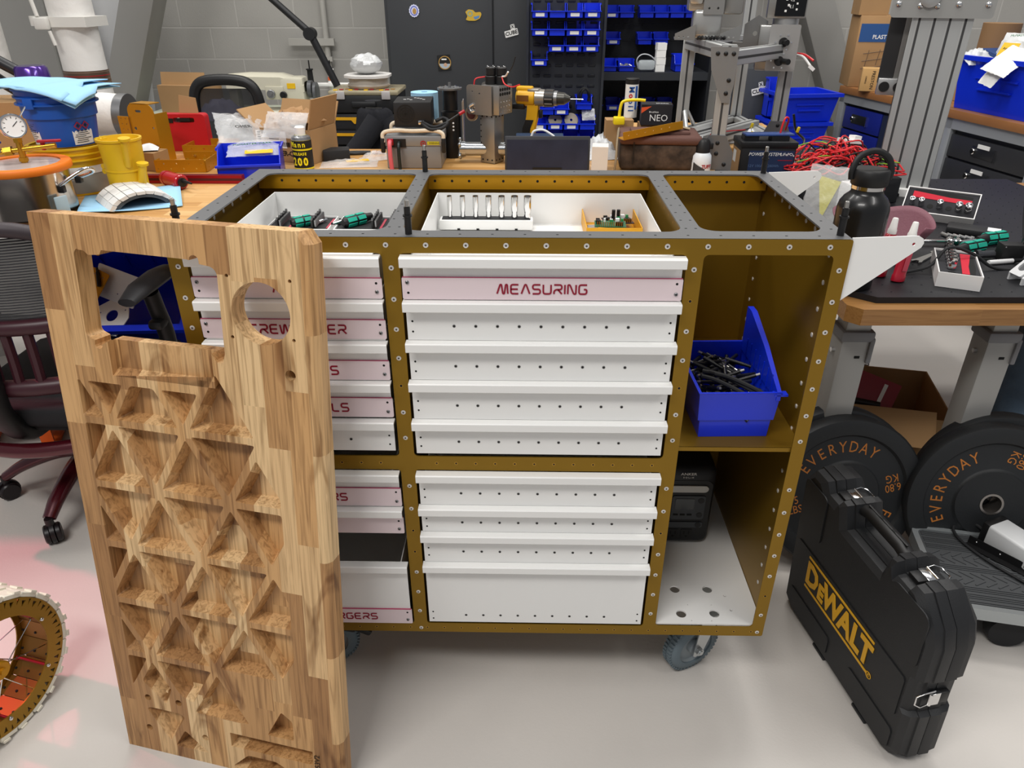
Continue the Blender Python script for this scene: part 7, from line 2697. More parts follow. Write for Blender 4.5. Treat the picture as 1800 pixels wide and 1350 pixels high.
for i, (z, r, m_, lab) in enumerate(((0.999, 0.115, 'c9b9a6', 'lowest tan round dish in the pile on the organiser case'), (1.012, 0.11, 'bdb6ac', 'grey ribbed round spool in the middle of the pile on the organiser case'), (1.052, 0.12, 'd6d4d0', 'white angular plate at the top of the pile on the organiser case'))):
    b = M()
    if i == 1:
        b.lathe([(0.02, 0), (r, 0), (r, 0.006), (r * 0.93, 0.008), (r * 0.93, 0.030), (r, 0.032), (r, 0.038), (0.02, 0.038)], n=36, cap=False, loop=True)
    elif i == 2:
        b.plate(soften([(-r, -0.06), (-0.06, -r), (0.06, -r), (r, -0.06), (r, 0.06), (0.06, r), (-0.06, r), (-r, 0.06)], 0.02), (), 0.012)
    else:
        b.lathe([(0, 0), (r * 0.9, 0), (r, 0.012), (r * 0.96, 0.012), (0, 0.006)], n=36)
    tag(b.build(['dish', 'filament_spool', 'plate'][i], mat('dish_%d' % i, m_, 0.5), loc=(-0.24, 3.03, z)), lab, ['dish', 'spool', 'plate'][i])
b = M()
b.ball((0, 0, 0.05), 0.085, (1.0, 0.9, 0.6), n=28, m=18)
for v in b.bm.verts:
    n_ = math.sin(v.co.x * 90) * math.cos(v.co.z * 120 + v.co.y * 70)
    v.co *= 1 + 0.06 * n_
tag(b.build('wrapped_bundle', mat('bundle_film', 'c9cbcb', 0.25, 0.1, bump=1.0, bscale=55), loc=(-0.245, 3.03, 1.0645), sm=25), 'round bundle wrapped in shiny clear film on top of the dish pile', 'bundle')

def hoodie(u, v):
    a = 2 * PI * u
    r = 0.055 + 0.10 * v ** 0.8 + 0.018 * math.sin(5 * a + 3 * v) * v + 0.01 * math.sin(9 * a)
    sk = 0.05 * v
    return (r * 1.0 * math.cos(a) + sk * 0.3, r * 0.6 * math.sin(a) - 0.03 * v, 0.96 - 0.42 * v - 0.05 * (1 - v) * (1 - min(1, v * 6)) + 0.02 * math.sin(3 * a) * v)
b = M()
b.grid(hoodie, 48, 18)
top = [b.bm.verts.new((0.055 * 0.75 * math.cos(2 * PI * k / 24), 0.04 * math.sin(2 * PI * k / 24), 0.945)) for k in range(24)]
b.bm.faces.new(top)
b.tube([(0.03, -0.09, 0.86), (-0.05, -0.14, 0.76), (-0.12, -0.16, 0.68), (-0.15, -0.13, 0.60)], [0.055, 0.04], 14, smooth=6)
b.tube([(0.06, -0.07, 0.86), (0.12, -0.08, 0.74), (0.13, -0.08, 0.60)], [0.055, 0.045], 14, smooth=6)
tag(b.build('hoodie', mat('hoodie_black', '15161c', 0.9, bump=0.3, bscale=90), loc=(-0.16, 2.70, 0.03)), 'black hooded sweatshirt draped over a chair back in front of the tool box stack', 'sweatshirt')
hc = thing('folding_chair', 'dark chair mostly hidden under the black hooded sweatshirt', 'chair', (-0.16, 2.72, 0))
b = M()
b.box((0, -0.005, 0.75), (0.09, 0.02, 0.38), bev=0.006)
b.build('backrest', BLACK, hc)
b = M()
b.box((0, 0.12, 0.44), (0.2, 0.22, 0.03), bev=0.008)
b.build('seat', BLACK, hc)
for x in (-0.08, 0.08):
    for y in (0.02, 0.2):
        b = M()
        b.cyl((x, y, 0), (x, y, 0.43), 0.012, n=10)
        b.build('leg', BLACK, hc)

# ---------------------------------------------------------------- cabinets at the back wall
gc = thing('steel_cabinet', 'tall charcoal steel cabinet with stickers against the block wall', 'cabinet', (0.19, 4.14, 0))
CAB = mat('cabinet_charcoal', '393b3e', 0.5, 0.15)
b = M()
b.box((0, 0.01, 0.98), (0.94, 0.46, 1.96), bev=0.004)
b.build('cabinet_body', CAB, gc)
for x0, x1 in ((-0.45, 0.205), (0.215, 0.445)):
    b = M()
    b.box(((x0 + x1) / 2, -0.232, 0.98), (x1 - x0, 0.02, 1.9), bev=0.003)
    b.build('door', CAB, gc)
def sticker(lab, x, z, build):
    t = thing('sticker', lab, 'sticker', (x, 3.8945, z))
    build(t)
    return t
def s1(t):
    b = M()
    n = 28
    b.plate([((0.030 + 0.003 * (k % 2)) * math.cos(2 * PI * k / n), (0.034 + 0.003 * (k % 2)) * math.sin(2 * PI * k / n)) for k in range(n)], (), 0.001, XZ)
    b.build('backing', mat('sticker_lilac', 'cfd3ee', 0.4), t)
    b = M()
    b.plate(circ(0, 0, 0.024, 24, 0.027), [circ(0, 0, 0.019, 20, 0.022)], 0.0016, XZ)
    b.build('ring', mat('sticker_blue', '4d58b8', 0.4), t)
    b = M()
    b.plate(circ(0.002, -0.002, 0.012, 16, 0.017), (), 0.0018, XZ)
    b.build('motif', mat('sticker_tan', 'b08a4a', 0.4), t)
def s2(t):
    b = M()
    b.plate(soften([(-0.05, 0.02), (-0.03, 0.034), (0.0, 0.03), (0.012, 0.016), (0.045, 0.02), (0.052, 0.006), (0.04, -0.018), (0.012, -0.03), (-0.03, -0.03), (-0.048, -0.024), (-0.036, -0.004)], 0.006), (), 0.001, XZ)
    b.build('backing', mat('sticker_gold', 'c8a53a', 0.4), t)
    b = M()
    b.plate(soften([(0.0, -0.008), (0.04, 0.0), (0.034, -0.014), (0.01, -0.024)], 0.004), (), 0.0016, XZ, 0)
    b.plate(circ(-0.02, 0.01, 0.016, 16), [circ(-0.02, 0.01, 0.011, 14)], 0.0016, XZ, 1)
    b.build('motif', [mat('sticker_sky', '5a86b8', 0.4), mat('sticker_teal', '7fa6a0', 0.4)], t)
def s3(t):
    b = M()
    b.plate(rrect(-0.042, -0.046, 0.042, 0.046, 0.002), (), 0.001, RY(0) @ XZ @ RZ(4))
    b.build('backing', INK, t)
    b = M()
    b.plate(circ(0.004, 0, 0.04, 32), [circ(0.004, 0, 0.035, 30)], 0.0016, XZ, 0)
    b.plate([(0.004 + 0.035 * math.cos(R(a)), 0.035 * math.sin(R(a))) for a in range(-170, -9, 10)], (), 0.0016, XZ, 1)
    b.box((0.0, -0.0017, 0.02), (0.032, 0.001, 0.008), 2)
    b.plate(circ(0.008, -0.012, 0.011, 14), (), 0.002, XZ, 3)
    b.build('motif', [mat('sticker_tan', ''), mat('sticker_pale', 'a9b6c0', 0.4), PAPER, mat('sticker_skin', 'c9a284', 0.5)], t)
def s4(t):
    b = M(RY(-14))
    b.plate(soften([(-0.042, -0.022), (0.042, -0.022), (0.042, 0.016), (0.028, 0.016), (0.028, 0.044), (0.002, 0.044), (0.002, 0.016), (-0.042, 0.016)], 0.004), (), 0.001, XZ)
    b.build('backing', PAPER, t)
    txt('CUBE', 0.030, INK, t, RY(-14) @ T(0, -0.0012, -0.003) @ XZ, sx=1.05, bold=0.0008)
    txt('X', 0.026, INK, t, RY(-14) @ T(0.015, -0.0012, 0.03) @ XZ, bold=0.0008)
sticker('round scalloped lilac sticker high on the left door of the charcoal cabinet', *([(-0.091, 3.900, 1.341)[i] for i in (0, 2)]), s1)
sticker('gold and blue curly sticker upper right on the left door of the charcoal cabinet', *([(0.277, 3.900, 1.316)[i] for i in (0, 2)]), s2)
sticker('black square sticker with a pale round emblem low on the left charcoal door', *([(0.083, 3.900, 1.045)[i] for i in (0, 2)]), s3)
sticker('white block lettered sticker on the narrow right door of the charcoal cabinet', *([(0.514, 3.900, 1.220)[i] for i in (0, 2)]), s4)

bc = thing('bin_cabinet', 'open black steel bin cabinet full of blue bins against the block wall', 'cabinet', (1.32, 4.14, 0))
BK = mat('cabinet_black', '202226', 0.5, 0.1)
b = M()
b.box((0, 0.23, 0.98), (0.96, 0.02, 1.96))
for x in (-0.47, 0.47):
    b.box((x, 0.0, 0.98), (0.02, 0.46, 1.96))
b.box((0, 0, 1.95), (0.96, 0.46, 0.02))
b.box((0, 0, 0.05), (0.96, 0.46, 0.1))
for i in range(14):
    for j in range(18):
        b.box((-0.42 + 0.065 * i, 0.218, 0.2 + 0.095 * j), (0.04, 0.006, 0.012))
b.build('carcass', BK, bc)
for z in (0.52, 0.975):
    b = M()
    b.box((0, -0.02, z), (0.92, 0.42, 0.024))
    b.box((0, -0.225, z - 0.012), (0.92, 0.012, 0.045))
    b.build('shelf', mat('shelf_black', '2e3136', 0.5, 0.15), bc)
ld = thing('bin_door', 'louvred black cabinet door swung open and hung with rows of blue bins', 'door', (0.70, 3.52, 0), rot=(0, 0, 2))
b = M()
b.box((0.14, 0.02, 0.98), (0.46, 0.02, 1.96))
for x in (-0.085, 0.365):
    b.box((x, 0.005, 0.98), (0.015, 0.035, 1.96))
for j in range(22):
    for i in range(6):
        b.box((-0.03 + 0.066 * i, 0.008, 0.55 + 0.057 * j), (0.042, 0.008, 0.014), 1, bev=0.002, seg=1)
b.build('door_leaf', [mat('door_black', '303338', 0.5, 0.15), mat('louvre_black', '26282c', 0.4, 0.2)], ld)
WL = mat('bin_label', 'e6e6e4', 0.5)
def small_bin(nm_lab, loc, rz=0, w=0.092, d=0.12, h=0.075, label=True, proto=[None, None], group=None):
    k = 0 if label else 1
    if proto[k] is None:
        o = akro('parts_bin', nm_lab, loc, 0.092, 0.12, 0.075, rz, group=group)
        if label:
            b = M()
            b.box((0, -0.0012, 0.018), (0.05, 0.001, 0.018))
            b.build('bin_label', WL, o)
        proto[k] = o
        return o
    o = dup(proto[k], loc, rz, nm_lab, group)
    return o
grp = 'small blue bins on the open cabinet door'
ordn = ['leftmost', 'second', 'third', 'rightmost']
rows = [(1.318, 'top row', [1, 0, 1, 1], 4, 0.0), (1.226, 'second row', [1, 0, 1, 1], 4, 0.0), (1.143, 'third row', [1, 1, 1], 3, 0.098)]
for z, rn, labs, n_, x0 in rows:
    for i in range(n_):
        q = ordn[i] if n_ == 4 else ['left', 'middle', 'right'][i]
        small_bin('%s blue bin of the %s on the open louvred door' % (q, rn), (0.685 + x0 + 0.0985 * i, 3.42, z), 0, label=bool(labs[i]), group=grp)
small_bin('lone blue bin hanging under the left end of the third row on the door', (0.685, 3.42, 1.068), 0, group=grp)
rows = [(0.80, 'upper loose row', [(0.735, 0), (0.82, 1), (0.955, 0)]), (0.715, 'lower full row', [(0.69, 1), (0.787, 1), (0.884, 1), (0.98, 0)]), (0.625, 'bottom row', [(0.69, 0), (0.787, 0), (0.884, 0), (0.98, 0)])]
for z, rn, xs in rows:
    for i, (x, lb) in enumerate(xs):
        q = (['left', 'middle', 'right'] if len(xs) == 3 else ordn)[i]
        small_bin('%s blue bin of the %s low on the open louvred door' % (q, rn), (x, 3.41, z + (0.03 if (len(xs) == 3 and i == 2) else 0)), 0, label=bool(lb), group=grp)
b = M()
b.tube([(-0.03, 0.05, 0.0), (-0.03, 0.04, 0.05), (0.0, 0.04, 0.075), (0.03, 0.04, 0.05), (0.03, 0.06, 0.0)], 0.008, 8, smooth=6)
b.tube([(-0.02, 0.05, 0.0), (-0.01, 0.03, 0.06), (0.02, 0.05, 0.062), (0.036, 0.05, 0.0)], 0.007, 8, smooth=6)
tag(b.build('cable_coil', BLACKR, loc=(0.955, 3.43, 0.87)), 'coiled black cable in the right blue bin of the upper loose row', 'cable')
for x, lab in ((0.787, 'flat silver sanding disc standing in the second bin of the lower full row'), (0.884, 'flat silver sanding disc standing in the third bin of the lower full row')):
    b = M()
    b.plate(circ(0, 0, 0.042, 28), [circ(0, 0, 0.008, 12)], 0.004, XZ)
    tag(b.build('sanding_disc', mat('disc_tan', 'b8ad98', 0.5), loc=(x, 3.46, 0.765), rot=(-30, 20, 0)), lab, 'disc')
film_bag('clear bag hanging out of the rightmost bin of the lower full row', (0.985, 3.44, 0.80), 0.08, 0.07, 0.03, 95, (60, 0, 10), mat('bag_white', 'e4e6e8', 0.4, alpha=0.7, bump=0.8, bscale=50))
# bins inside the cabinet
for i, x in enumerate((0.97, 1.07, 1.17, 1.27, 1.40, 1.50, 1.60, 1.70)):
    small_bin('dim blue bin %s from the left in the upper row inside the cabinet' % ['first', 'second', 'third', 'fourth', 'fifth', 'sixth', 'seventh', 'eighth'][i], (x, 4.2, 1.29), 0, label=i in (0, 2), group='dim blue bins on the back of the cabinet')
for i, x in enumerate((0.98, 1.09, 1.19, 1.40, 1.51)):
    small_bin('dim blue bin %s from the left in the middle row inside the cabinet' % ['first', 'second', 'third', 'fourth', 'fifth'][i], (x, 4.2, 1.13), 0, label=i in (1, 2), group='dim blue bins on the back of the cabinet')
for i, x in enumerate((0.98, 1.09, 1.21, 1.33, 1.45, 1.57)):
    small_bin('dim blue bin %s from the left in the row under the cabinet shelf' % ['first', 'second', 'third', 'fourth', 'fifth', 'sixth'][i], (x, 4.15, 0.72), 0, label=i in (2, 3, 4), group='dim blue bins on the back of the cabinet')
for i, (x, w) in enumerate(((1.0, 0.1), (1.13, 0.13), (1.26, 0.1), (1.63, 0.12))):
    o = akro('parts_bin', ['blue bin holding a clear bag on the left of the cabinet shelf', 'wide blue bin second from the left on the cabinet shelf', 'blue bin of silver fittings third from the left on the cabinet shelf', 'blue bin on the cabinet shelf seen through the grey frame'][i], (x, 3.95, 0.988), w, 0.15, 0.07 + 0.03 * (i == 3), 0, group='blue bins on the cabinet shelf')
film_bag('clear bag with a yellow tag standing in the left blue bin on the cabinet shelf', (1.01, 4.0, 1.06), 0.1, 0.14, 0.05, 97, (65, 0, 25), mat('bag_clear_grey', 'c8ccd0', 0.25, alpha=0.5, bump=1.0, bscale=40))
b = M()
b.box((0, 0, 0), (0.02, 0.008, 0.09), rot=RY(32))
tag(b.build('yellow_tag', YELLOW, loc=(1.0, 3.955, 1.085)), 'yellow tag on the clear bag in the left shelf bin', 'tag')
b = M()
rr = random.Random(8)
for i in range(14):
    b.x = T(rr.uniform(-.035, .035), rr.uniform(-.03, .04), rr.uniform(0, 0.015)) @ Euler((rr.uniform(0, 3), rr.uniform(0, 3), 0)).to_matrix().to_4x4()
    b.cyl((0, 0, -0.01), (0, 0, 0.01), 0.006, n=8)
b.x = Matrix.Identity(4)
o = tag(b.build('silver_fittings', ALU, loc=(1.26, 4.01, 1.012)), 'handful of silver fittings in the third blue bin on the cabinet shelf', 'fittings')
o['kind'] = 'stuff'
for i in range(4):
    b = M()
    b.box((0, 0, 0.0205), (0.06, 0.06, 0.041))
    tag(b.build('white_carton', PAPER, loc=(1.475, 3.98, 0.9885 + 0.0425 * i), rot=(0, 0, 6 * (i % 2))), ['lowest small white carton in the shelf stack beside the grey frame', 'second lowest small white carton in the shelf stack beside the grey frame', 'second highest small white carton in the shelf stack beside the grey frame', 'topmost small white carton in the shelf stack beside the grey frame'][i], 'carton', 'white cartons stacked on the cabinet shelf')
gg = thing('safety_goggles', 'tangle of clear safety goggles with grey straps on the cabinet shelf', 'goggles', (1.385, 3.97, 0.989))
b = M()
b.tube([(-0.05, 0, 0.02), (-0.06, 0, 0.07), (-0.03, 0, 0.10), (0.02, 0, 0.095), (0.06, 0, 0.06), (0.05, 0, 0.02)], 0.010, 8, smooth=6, flat=0.4)
b.build('strap', mat('strap_grey', 'b9bcc0', 0.5), gg)
b = M()
b.box((0, -0.02, 0.04), (0.11, 0.05, 0.06), bev=0.018)
b.build('lens', mat('lens_clear', 'ccd4d8', 0.1, alpha=0.5), gg)
rd = thing('dark_panel_cabinet', 'dark grey cabinet with a white block lettered sticker behind the grey frame', 'cabinet', (1.985, 3.6, 0), 0)
b = M()
b.box((0, 0.0, 0.53), (0.30, 0.36, 1.06), bev=0.004)
b.build('cabinet_body', mat('dark_panel', '3c3f44', 0.5, 0.15), rd)
t = thing('sticker', 'white block lettered sticker tilted on the dark cabinet behind the grey frame', 'sticker', (1.975, 3.4185, 0.94))
s4(t)

# ---------------------------------------------------------------- grey extrusion rig with gearboxes
rb2 = thing('workbench', 'short maple workbench behind the long one carrying the grey extrusion frame', 'workbench', (1.4, 2.1, 0))
b = M()
b.box((0, 0, BZ - 0.0225), (0.62, 0.6, 0.045))
b.build('bench_top', BENCH, rb2)
for x in (-0.27, 0.27):
    for y in (-0.25, 0.25):
        b = M()
        b.box((x, y, 0.437), (0.06, 0.06, 0.874))
        b.build('leg', LEGM, rb2)
rg = thing('extrusion_rig', 'grey aluminium extrusion frame with gusset plates standing behind the right end of the cart', 'frame', (0, 0, 0))
PA, PB, PC, PD = Vector((1.272, 1.44)), Vector((1.585, 1.80)), Vector((1.245, 1.95)), Vector((1.558, 2.31))
def post(p, z0, z1, rz=-12, w=0.048):
    s = M(T(p.x, p.y, 0) @ RZ(rz))
    extrusion(s, w, w, z1 - z0, z0, 0, 1, (1, 1))
    return s.build('post', EXTM, rg)
post(PA, 0.921, 1.315)
post(PB, 0.921, 1.25)
post(PC, 0.921, 1.315)
post(PD, 0.921, 1.75)
def beam(p, q, z, w=0.046):
    p3, q3 = Vector((p.x, p.y, z)), Vector((q.x, q.y, z))
    d = q3 - p3
    s = M(T(p3) @ RZ(math.degrees(math.atan2(d.y, d.x))))
    s.box((d.length / 2, 0, 0), (d.length, w, w), 0, bev=0.002, seg=1)
    s.box((d.length / 2, 0, w / 2), (d.length, 0.008, 0.001), 1)
    s.box((d.length / 2, -w / 2, 0), (d.length, 0.001, 0.008), 1)
    s.box((d.length / 2, w / 2, 0), (d.length, 0.001, 0.008), 1)
    return s.build('beam', EXTM, rg)
beam(PA, PC, 1.29)
beam(PA, PB, 1.275)
beam(PC, PD, 1.275)
beam(PA, PC, 0.945)
beam(PC, PD, 0.945)
beam(PB, PD, 0.945)
beam((PA + PC) / 2, (PB + PD) / 2, 0.965)
for p, z, sgn, pts in ((PA, 0.921, 1, [(-0.045, 0), (0.055, 0), (0.055, 0.06), (0.025, 0.115), (-0.03, 0.115), (-0.045, 0.09)]), (PB, 0.921, 1, [(-0.05, 0), (0.05, 0), (0.05, 0.06), (0.03, 0.105), (-0.03, 0.105), (-0.05, 0.06)]),
                  (PA, 1.14, 1, [(-0.04, 0.17), (0.03, 0.17), (0.028, 0.06), (0.02, 0.0), (-0.005, 0.0), (-0.05, 0.10), (-0.06, 0.17)])):
    b = M(T(p.x, p.y, z) @ RZ(-12))
    b.plate(pts, (), 0.006, T(0, -0.025, 0) @ XZ)
    g_ = b.build('gusset_plate', GREYP if z < 1 else mat('gusset_grey', '8e8e8d', 0.4, 0.5), rg)
    for k, (x, zz) in enumerate(((-0.02, 0.02), (0.03, 0.02), (0.0, 0.055), (0.0, 0.09)) if z < 1 else ((-0.035, 0.15), (-0.01, 0.15), (0.015, 0.15), (0.01, 0.07), (0.006, 0.03))):
        b = M(T(p.x, p.y, z) @ RZ(-12))
        b.ball((x, -0.032, zz), 0.007, (1, 0.5, 1), n=12, m=8)
        b.build('bolt', BLACK, g_)
b = M(T(PA.x, PA.y, 0) @ RZ(-12))
b.plate([(-0.024, 1.268), (0.024, 1.268), (0.024, 1.316), (-0.024, 1.316)], (), 0.003, T(0, -0.0245, 0) @ XZ, 0)
for a in (0, 90, 180, 270):
    b.plate([(0.012 * math.cos(R(a)) - 0.007 * math.sin(R(a)), 1.292 + 0.012 * math.sin(R(a)) + 0.007 * math.cos(R(a))), (0.012 * math.cos(R(a)) + 0.007 * math.sin(R(a)), 1.292 + 0.012 * math.sin(R(a)) - 0.007 * math.cos(R(a))), (0.02 * math.cos(R(a)) + 0.004 * math.sin(R(a)), 1.292 + 0.02 * math.sin(R(a)) - 0.004 * math.cos(R(a))), (0.02 * math.cos(R(a)) - 0.004 * math.sin(R(a)), 1.292 + 0.02 * math.sin(R(a)) + 0.004 * math.cos(R(a)))], (), 0.0006, T(0, -0.0278, 0) @ XZ, 1)
b.build('end_profile', [EXTM[0], DARK], rg)
for p, q in ((PC, PA), (PC, PD)):
    d = (Vector((q.x, q.y, 0)) - Vector((p.x, p.y, 0))).normalized()
    b = M()
    s0 = Vector((p.x, p.y, 0)) + d * 0.03
    b.cyl(s0 + Vector((0, 0, 1.04)), s0 + d * 0.08 + Vector((0, 0, 0.965)), 0.008, n=8)
    b.build('corner_brace', EXTM[0], rg)
gx = thing('gearbox', 'silver gearbox with a black display and two black knobs mounted right of the grey frame', 'gearbox', (1.53, 1.755, 1.21), -14)
b = M()
b.box((-0.01, 0.0, 0.075), (0.135, 0.09, 0.15), bev=0.006)
b.cyl((-0.075, 0.0, 0.05), (-0.03, 0.0, 0.05), 0.05, n=24)
b.build('gear_housing', mat('gear_alu', '9c9b98', 0.3, 0.75), gx)
b = M()
b.plate(rrect(-0.04, 0.0, 0.062, 0.152, 0.006), (), 0.006, T(0, -0.045, 0) @ XZ)
b.build('face_plate', mat('gear_plate', 'b0aeab', 0.35, 0.6), gx)
for x, z, l in ((0.01, 0.095, 0.02), (0.004, 0.035, 0.05)):
    b = M()
    b.cyl((x, -0.05, z), (x, -0.05 - l * 0.5, z), 0.016, n=20)
    b.cyl((x, -0.05, z), (x + l * 0.6, -0.052 - l, z), 0.010, n=16)
    for k in range(6):
        a = 2 * PI * k / 6
        b.cyl((x + 0.027 * math.cos(a), -0.051, z + 0.027 * math.sin(a)), (x + 0.027 * math.cos(a), -0.0535, z + 0.027 * math.sin(a)), 0.003, n=8, mi=1)
    b.build('knob', [BLACK, CHROME], gx)
b = M()
b.cyl((0.01, 0, 0.15), (0.01, 0, 0.172), 0.045, n=28)
b.build('turntable', ALU, gx)
b = M()
b.box((0.005, 0, 0.225), (0.13, 0.1, 0.108), bev=0.003)
b.build('display_box', mat('gear_alu', ''), gx)
b = M()
b.plate(rrect(-0.035, 0.178, 0.066, 0.276, 0.002), (), 0.003, T(0, -0.0505, 0) @ XZ)
b.build('display', mat('display_black', '08090b', 0.2), gx)
for i, s_ in enumerate(('8.1', '4.2', '4.1')):
    txt(s_, 0.016, PAPER, gx, T(0.018, -0.0538, 0.252 - 0.022 * i) @ XZ, 'display_digit', sx=0.8)
b = M()
for i in range(4):
    b.box((0.0 + 0.008 * (i % 2), -0.0538, 0.195 + 0.018 * i), (0.007, 0.0006, 0.007))
    b.box((0.036, -0.0538, 0.2 + 0.018 * i), (0.006, 0.0006, 0.006))
b.build('display_icons', PAPER, gx)
b = M()
b.tube([(0.068, 0.01, 0.05), (0.09, -0.01, 0.045), (0.115, -0.03, 0.02)], 0.0045, 8, smooth=4)
b.box((0.122, -0.036, 0.012), (0.022, 0.012, 0.012), rot=RY(38))
b.build('white_lead', PAPER, gx)
b = M()
b.tube([(0.068, 0.015, 0.055), (0.095, 0.0, 0.052), (0.125, -0.025, 0.035)], 0.004, 8, smooth=4)
b.build('red_lead', REDW, gx)
b = M()
b.plate([(-0.13, 0.055), (-0.05, 0.055), (-0.05, 0.16), (-0.085, 0.18), (-0.13, 0.15)], [circ(-0.09, 0.12, 0.008, 12)], 0.006, T(0, 0.0, 0) @ XZ)
b.box((-0.115, 0.02, 0.075), (0.10, 0.05, 0.03))
b.build('side_bracket', mat('bracket_alu', '8b8a88', 0.35, 0.7), gx)
mt = thing('motor_block', 'silver machined motor block with perforated brackets on top of the grey frame', 'motor', (1.255, 1.75, 1.314), -8)
b = M()
b.box((0.0, 0.0, 0.05), (0.10, 0.12, 0.09), bev=0.012, seg=3)
b.box((-0.01, 0.02, 0.14), (0.12, 0.14, 0.10), bev=0.006)
b.box((-0.045, -0.04, 0.15), (0.05, 0.05, 0.08), bev=0.012)
b.build('block', mat('cast_alu', 'b8b8b5', 0.3, 0.7), mt)
b = M()
b.plate(rrect(-0.02, 0.08, 0.05, 0.19, 0.004), [circ(0.0, 0.1, 0.004, 8), circ(0.03, 0.1, 0.004, 8), circ(0.0, 0.16, 0.004, 8), circ(0.03, 0.16, 0.004, 8)], 0.006, T(0, -0.062, 0) @ XZ)
b.box((0.085, 0.01, 0.14), (0.07, 0.09, 0.12), bev=0.01)
b.build('front_plate', mat('plate_alu', '9a9996', 0.35, 0.7), mt)
for x in (-0.075, 0.08):
    b = M()
    b.plate([(-0.035, 0.0), (0.035, 0.0), (0.035, 0.05), (0.0, 0.035), (-0.035, 0.02)], [circ(-0.02 + 0.016 * k, 0.008 + 0.011 * j, 0.0042, 8) for k in range(3) for j in range(1)], 0.004, T(x, -0.085, 0) @ XZ)
    b.box((x, -0.05, 0.003), (0.07, 0.07, 0.006))
    b.build('perforated_bracket', mat('plate_alu', ''), mt)
b = M()
rr = random.Random(2)
for i in range(9):
    b.cyl((-0.03 + 0.011 * i, -0.095 + rr.uniform(-0.008, 0.008), 0.004), (-0.025 + 0.011 * i, -0.098, 0.012), 0.005, n=6)
b.build('hex_nuts', BLACK, mt)
wire('thin brown wire hanging down inside the grey frame', [(1.50, 2.2, 1.27), (1.47, 2.15, 1.15), (1.43, 2.1, 1.0), (1.41, 2.1, 0.93)], 0.003, mat('brown_wire', '4a3028', 0.5))
wire('black looped cable at the right leg of the grey frame', [(1.66, 1.85, 1.04), (1.68, 1.85, 0.98), (1.71, 1.83, 0.95), (1.70, 1.8, 0.93)], 0.005, BLKW)
film_bag('white crumpled packing film under the right leg of the grey frame', (1.52, 2.02, BZ + 0.001), 0.3, 0.24, 0.05, 99, (0, 0, 8), mat('pack_film', 'e2e4e6', 0.4, bump=1.0, bscale=30))

# large blue bins, right of the frame
b = M()
b.box((0, 0, 0.33), (0.34, 0.25, 0.66))
tag(b.build('plinth_crate', mat('crate_dark', '35373b', 0.6), loc=(2.17, 3.275, 0.0)), 'dark crate under the two large blue bins near the wall', 'crate')
def big_bin(lab, loc, rz, w, d, h, rim=0.018):
    k = thing('large_bin', lab, 'bin', loc, rz)
    b = M()
    b.tray(-w / 2, -d / 2, 0, w / 2, d / 2, h, 0.004, 0, rim=rim, taper=0.02)
    b.build('bin_shell', BLUE, k)
    b = M()
    b.box((0.0, -d / 2 - 0.001 + 0.01, h * 0.62), (w * 0.5, 0.02, 0.008))
    b.box((0.0, -d / 2 + 0.009, h * 0.42), (w * 0.4, 0.02, 0.008))
    b.build('label_holder', BLUE, k)
    return k
big_bin('lower large blue bin of the two stacked beside the grey frame', (2.155, 3.27, 0.661), 6, 0.30, 0.26, 0.145)
big_bin('upper large blue bin of the two stacked beside the grey frame', (2.17, 3.27, 0.807), 8, 0.32, 0.27, 0.15)
akro('parts_bin', 'small blue bin standing behind the rim of the upper large blue bin', (2.055, 3.27, 0.815), 0.12, 0.1, 0.205, 0)

# drawer benches along the right wall
def drawer_unit(lab, x0, x1, spec, ox=0):
    u = thing('drawer_bench', lab, 'cabinet', (2.52, 3.59, 0), -78.9)
    b = M()
    b.box(((x0 + x1) / 2, 0.3, 0.93), (x1 - x0 + 0.004, 0.62, 0.04), bev=0.004)
    b.build('work_top', mat('top_brown', '93633a', 0.45), u)
    b = M()
    b.box(((x0 + x1) / 2, 0.31, 0.45), (x1 - x0 - 0.05, 0.55, 0.86))
    b.build('carcass', mat('unit_dark', '2b2d31', 0.5), u)
    for x in (x0 + 0.025, x1 - 0.025):
        b = M()
        b.box((x, 0.03, 0.455), (0.05, 0.05, 0.91), bev=0.003)
        b.build('leg', mat('unit_grey', '9b9fa3', 0.4, 0.3), u)
    b = M()
    b.box(((x0 + x1) / 2, 0.02, 0.885), (x1 - x0, 0.03, 0.05))
    b.build('top_rail', mat('unit_grey', ''), u)
    for (a, c, z0, z1, m_, pull, lbl) in spec:
        b = M()
        b.box(((a + c) / 2, 0.026, (z0 + z1) / 2), (c - a, 0.02, z1 - z0 - 0.005), bev=0.004)
        dd = b.build('drawer' if pull else 'door', m_, u)
        if pull:
            xc = (a + c) / 2 - 0.02
            b = M()
            b.box((xc, 0.0145, (z0 + z1) / 2), (0.15, 0.006, 0.05), bev=0.003)
            b.build('pull_recess', mat('recess_dark', '1b1d22', 0.4), dd)
            b = M()
            b.box((xc + 0.076, 0.012, (z0 + z1) / 2), (0.006, 0.012, 0.055))
            b.build('pull_edge', CHROME, dd)
            b = M()
            b.cyl((xc - 0.06, 0.014, (z0 + z1) / 2), (xc - 0.06, 0.002, (z0 + z1) / 2), 0.014, n=18, bev=0.003)
            b.build('lock', CHROME, dd)
            if lbl:
                b = M()
                b.box((xc + 0.0, 0.010, (z0 + z1) / 2 + 0.028), (0.075, 0.004, 0.018))
                b.build('drawer_label', LABEL, dd)
    return u
NV = mat('drawer_blue', '18257e', 0.4)
ND = mat('drawer_navy', '16203c', 0.45)
BD = mat('drawer_black', '2c2d31', 0.45)
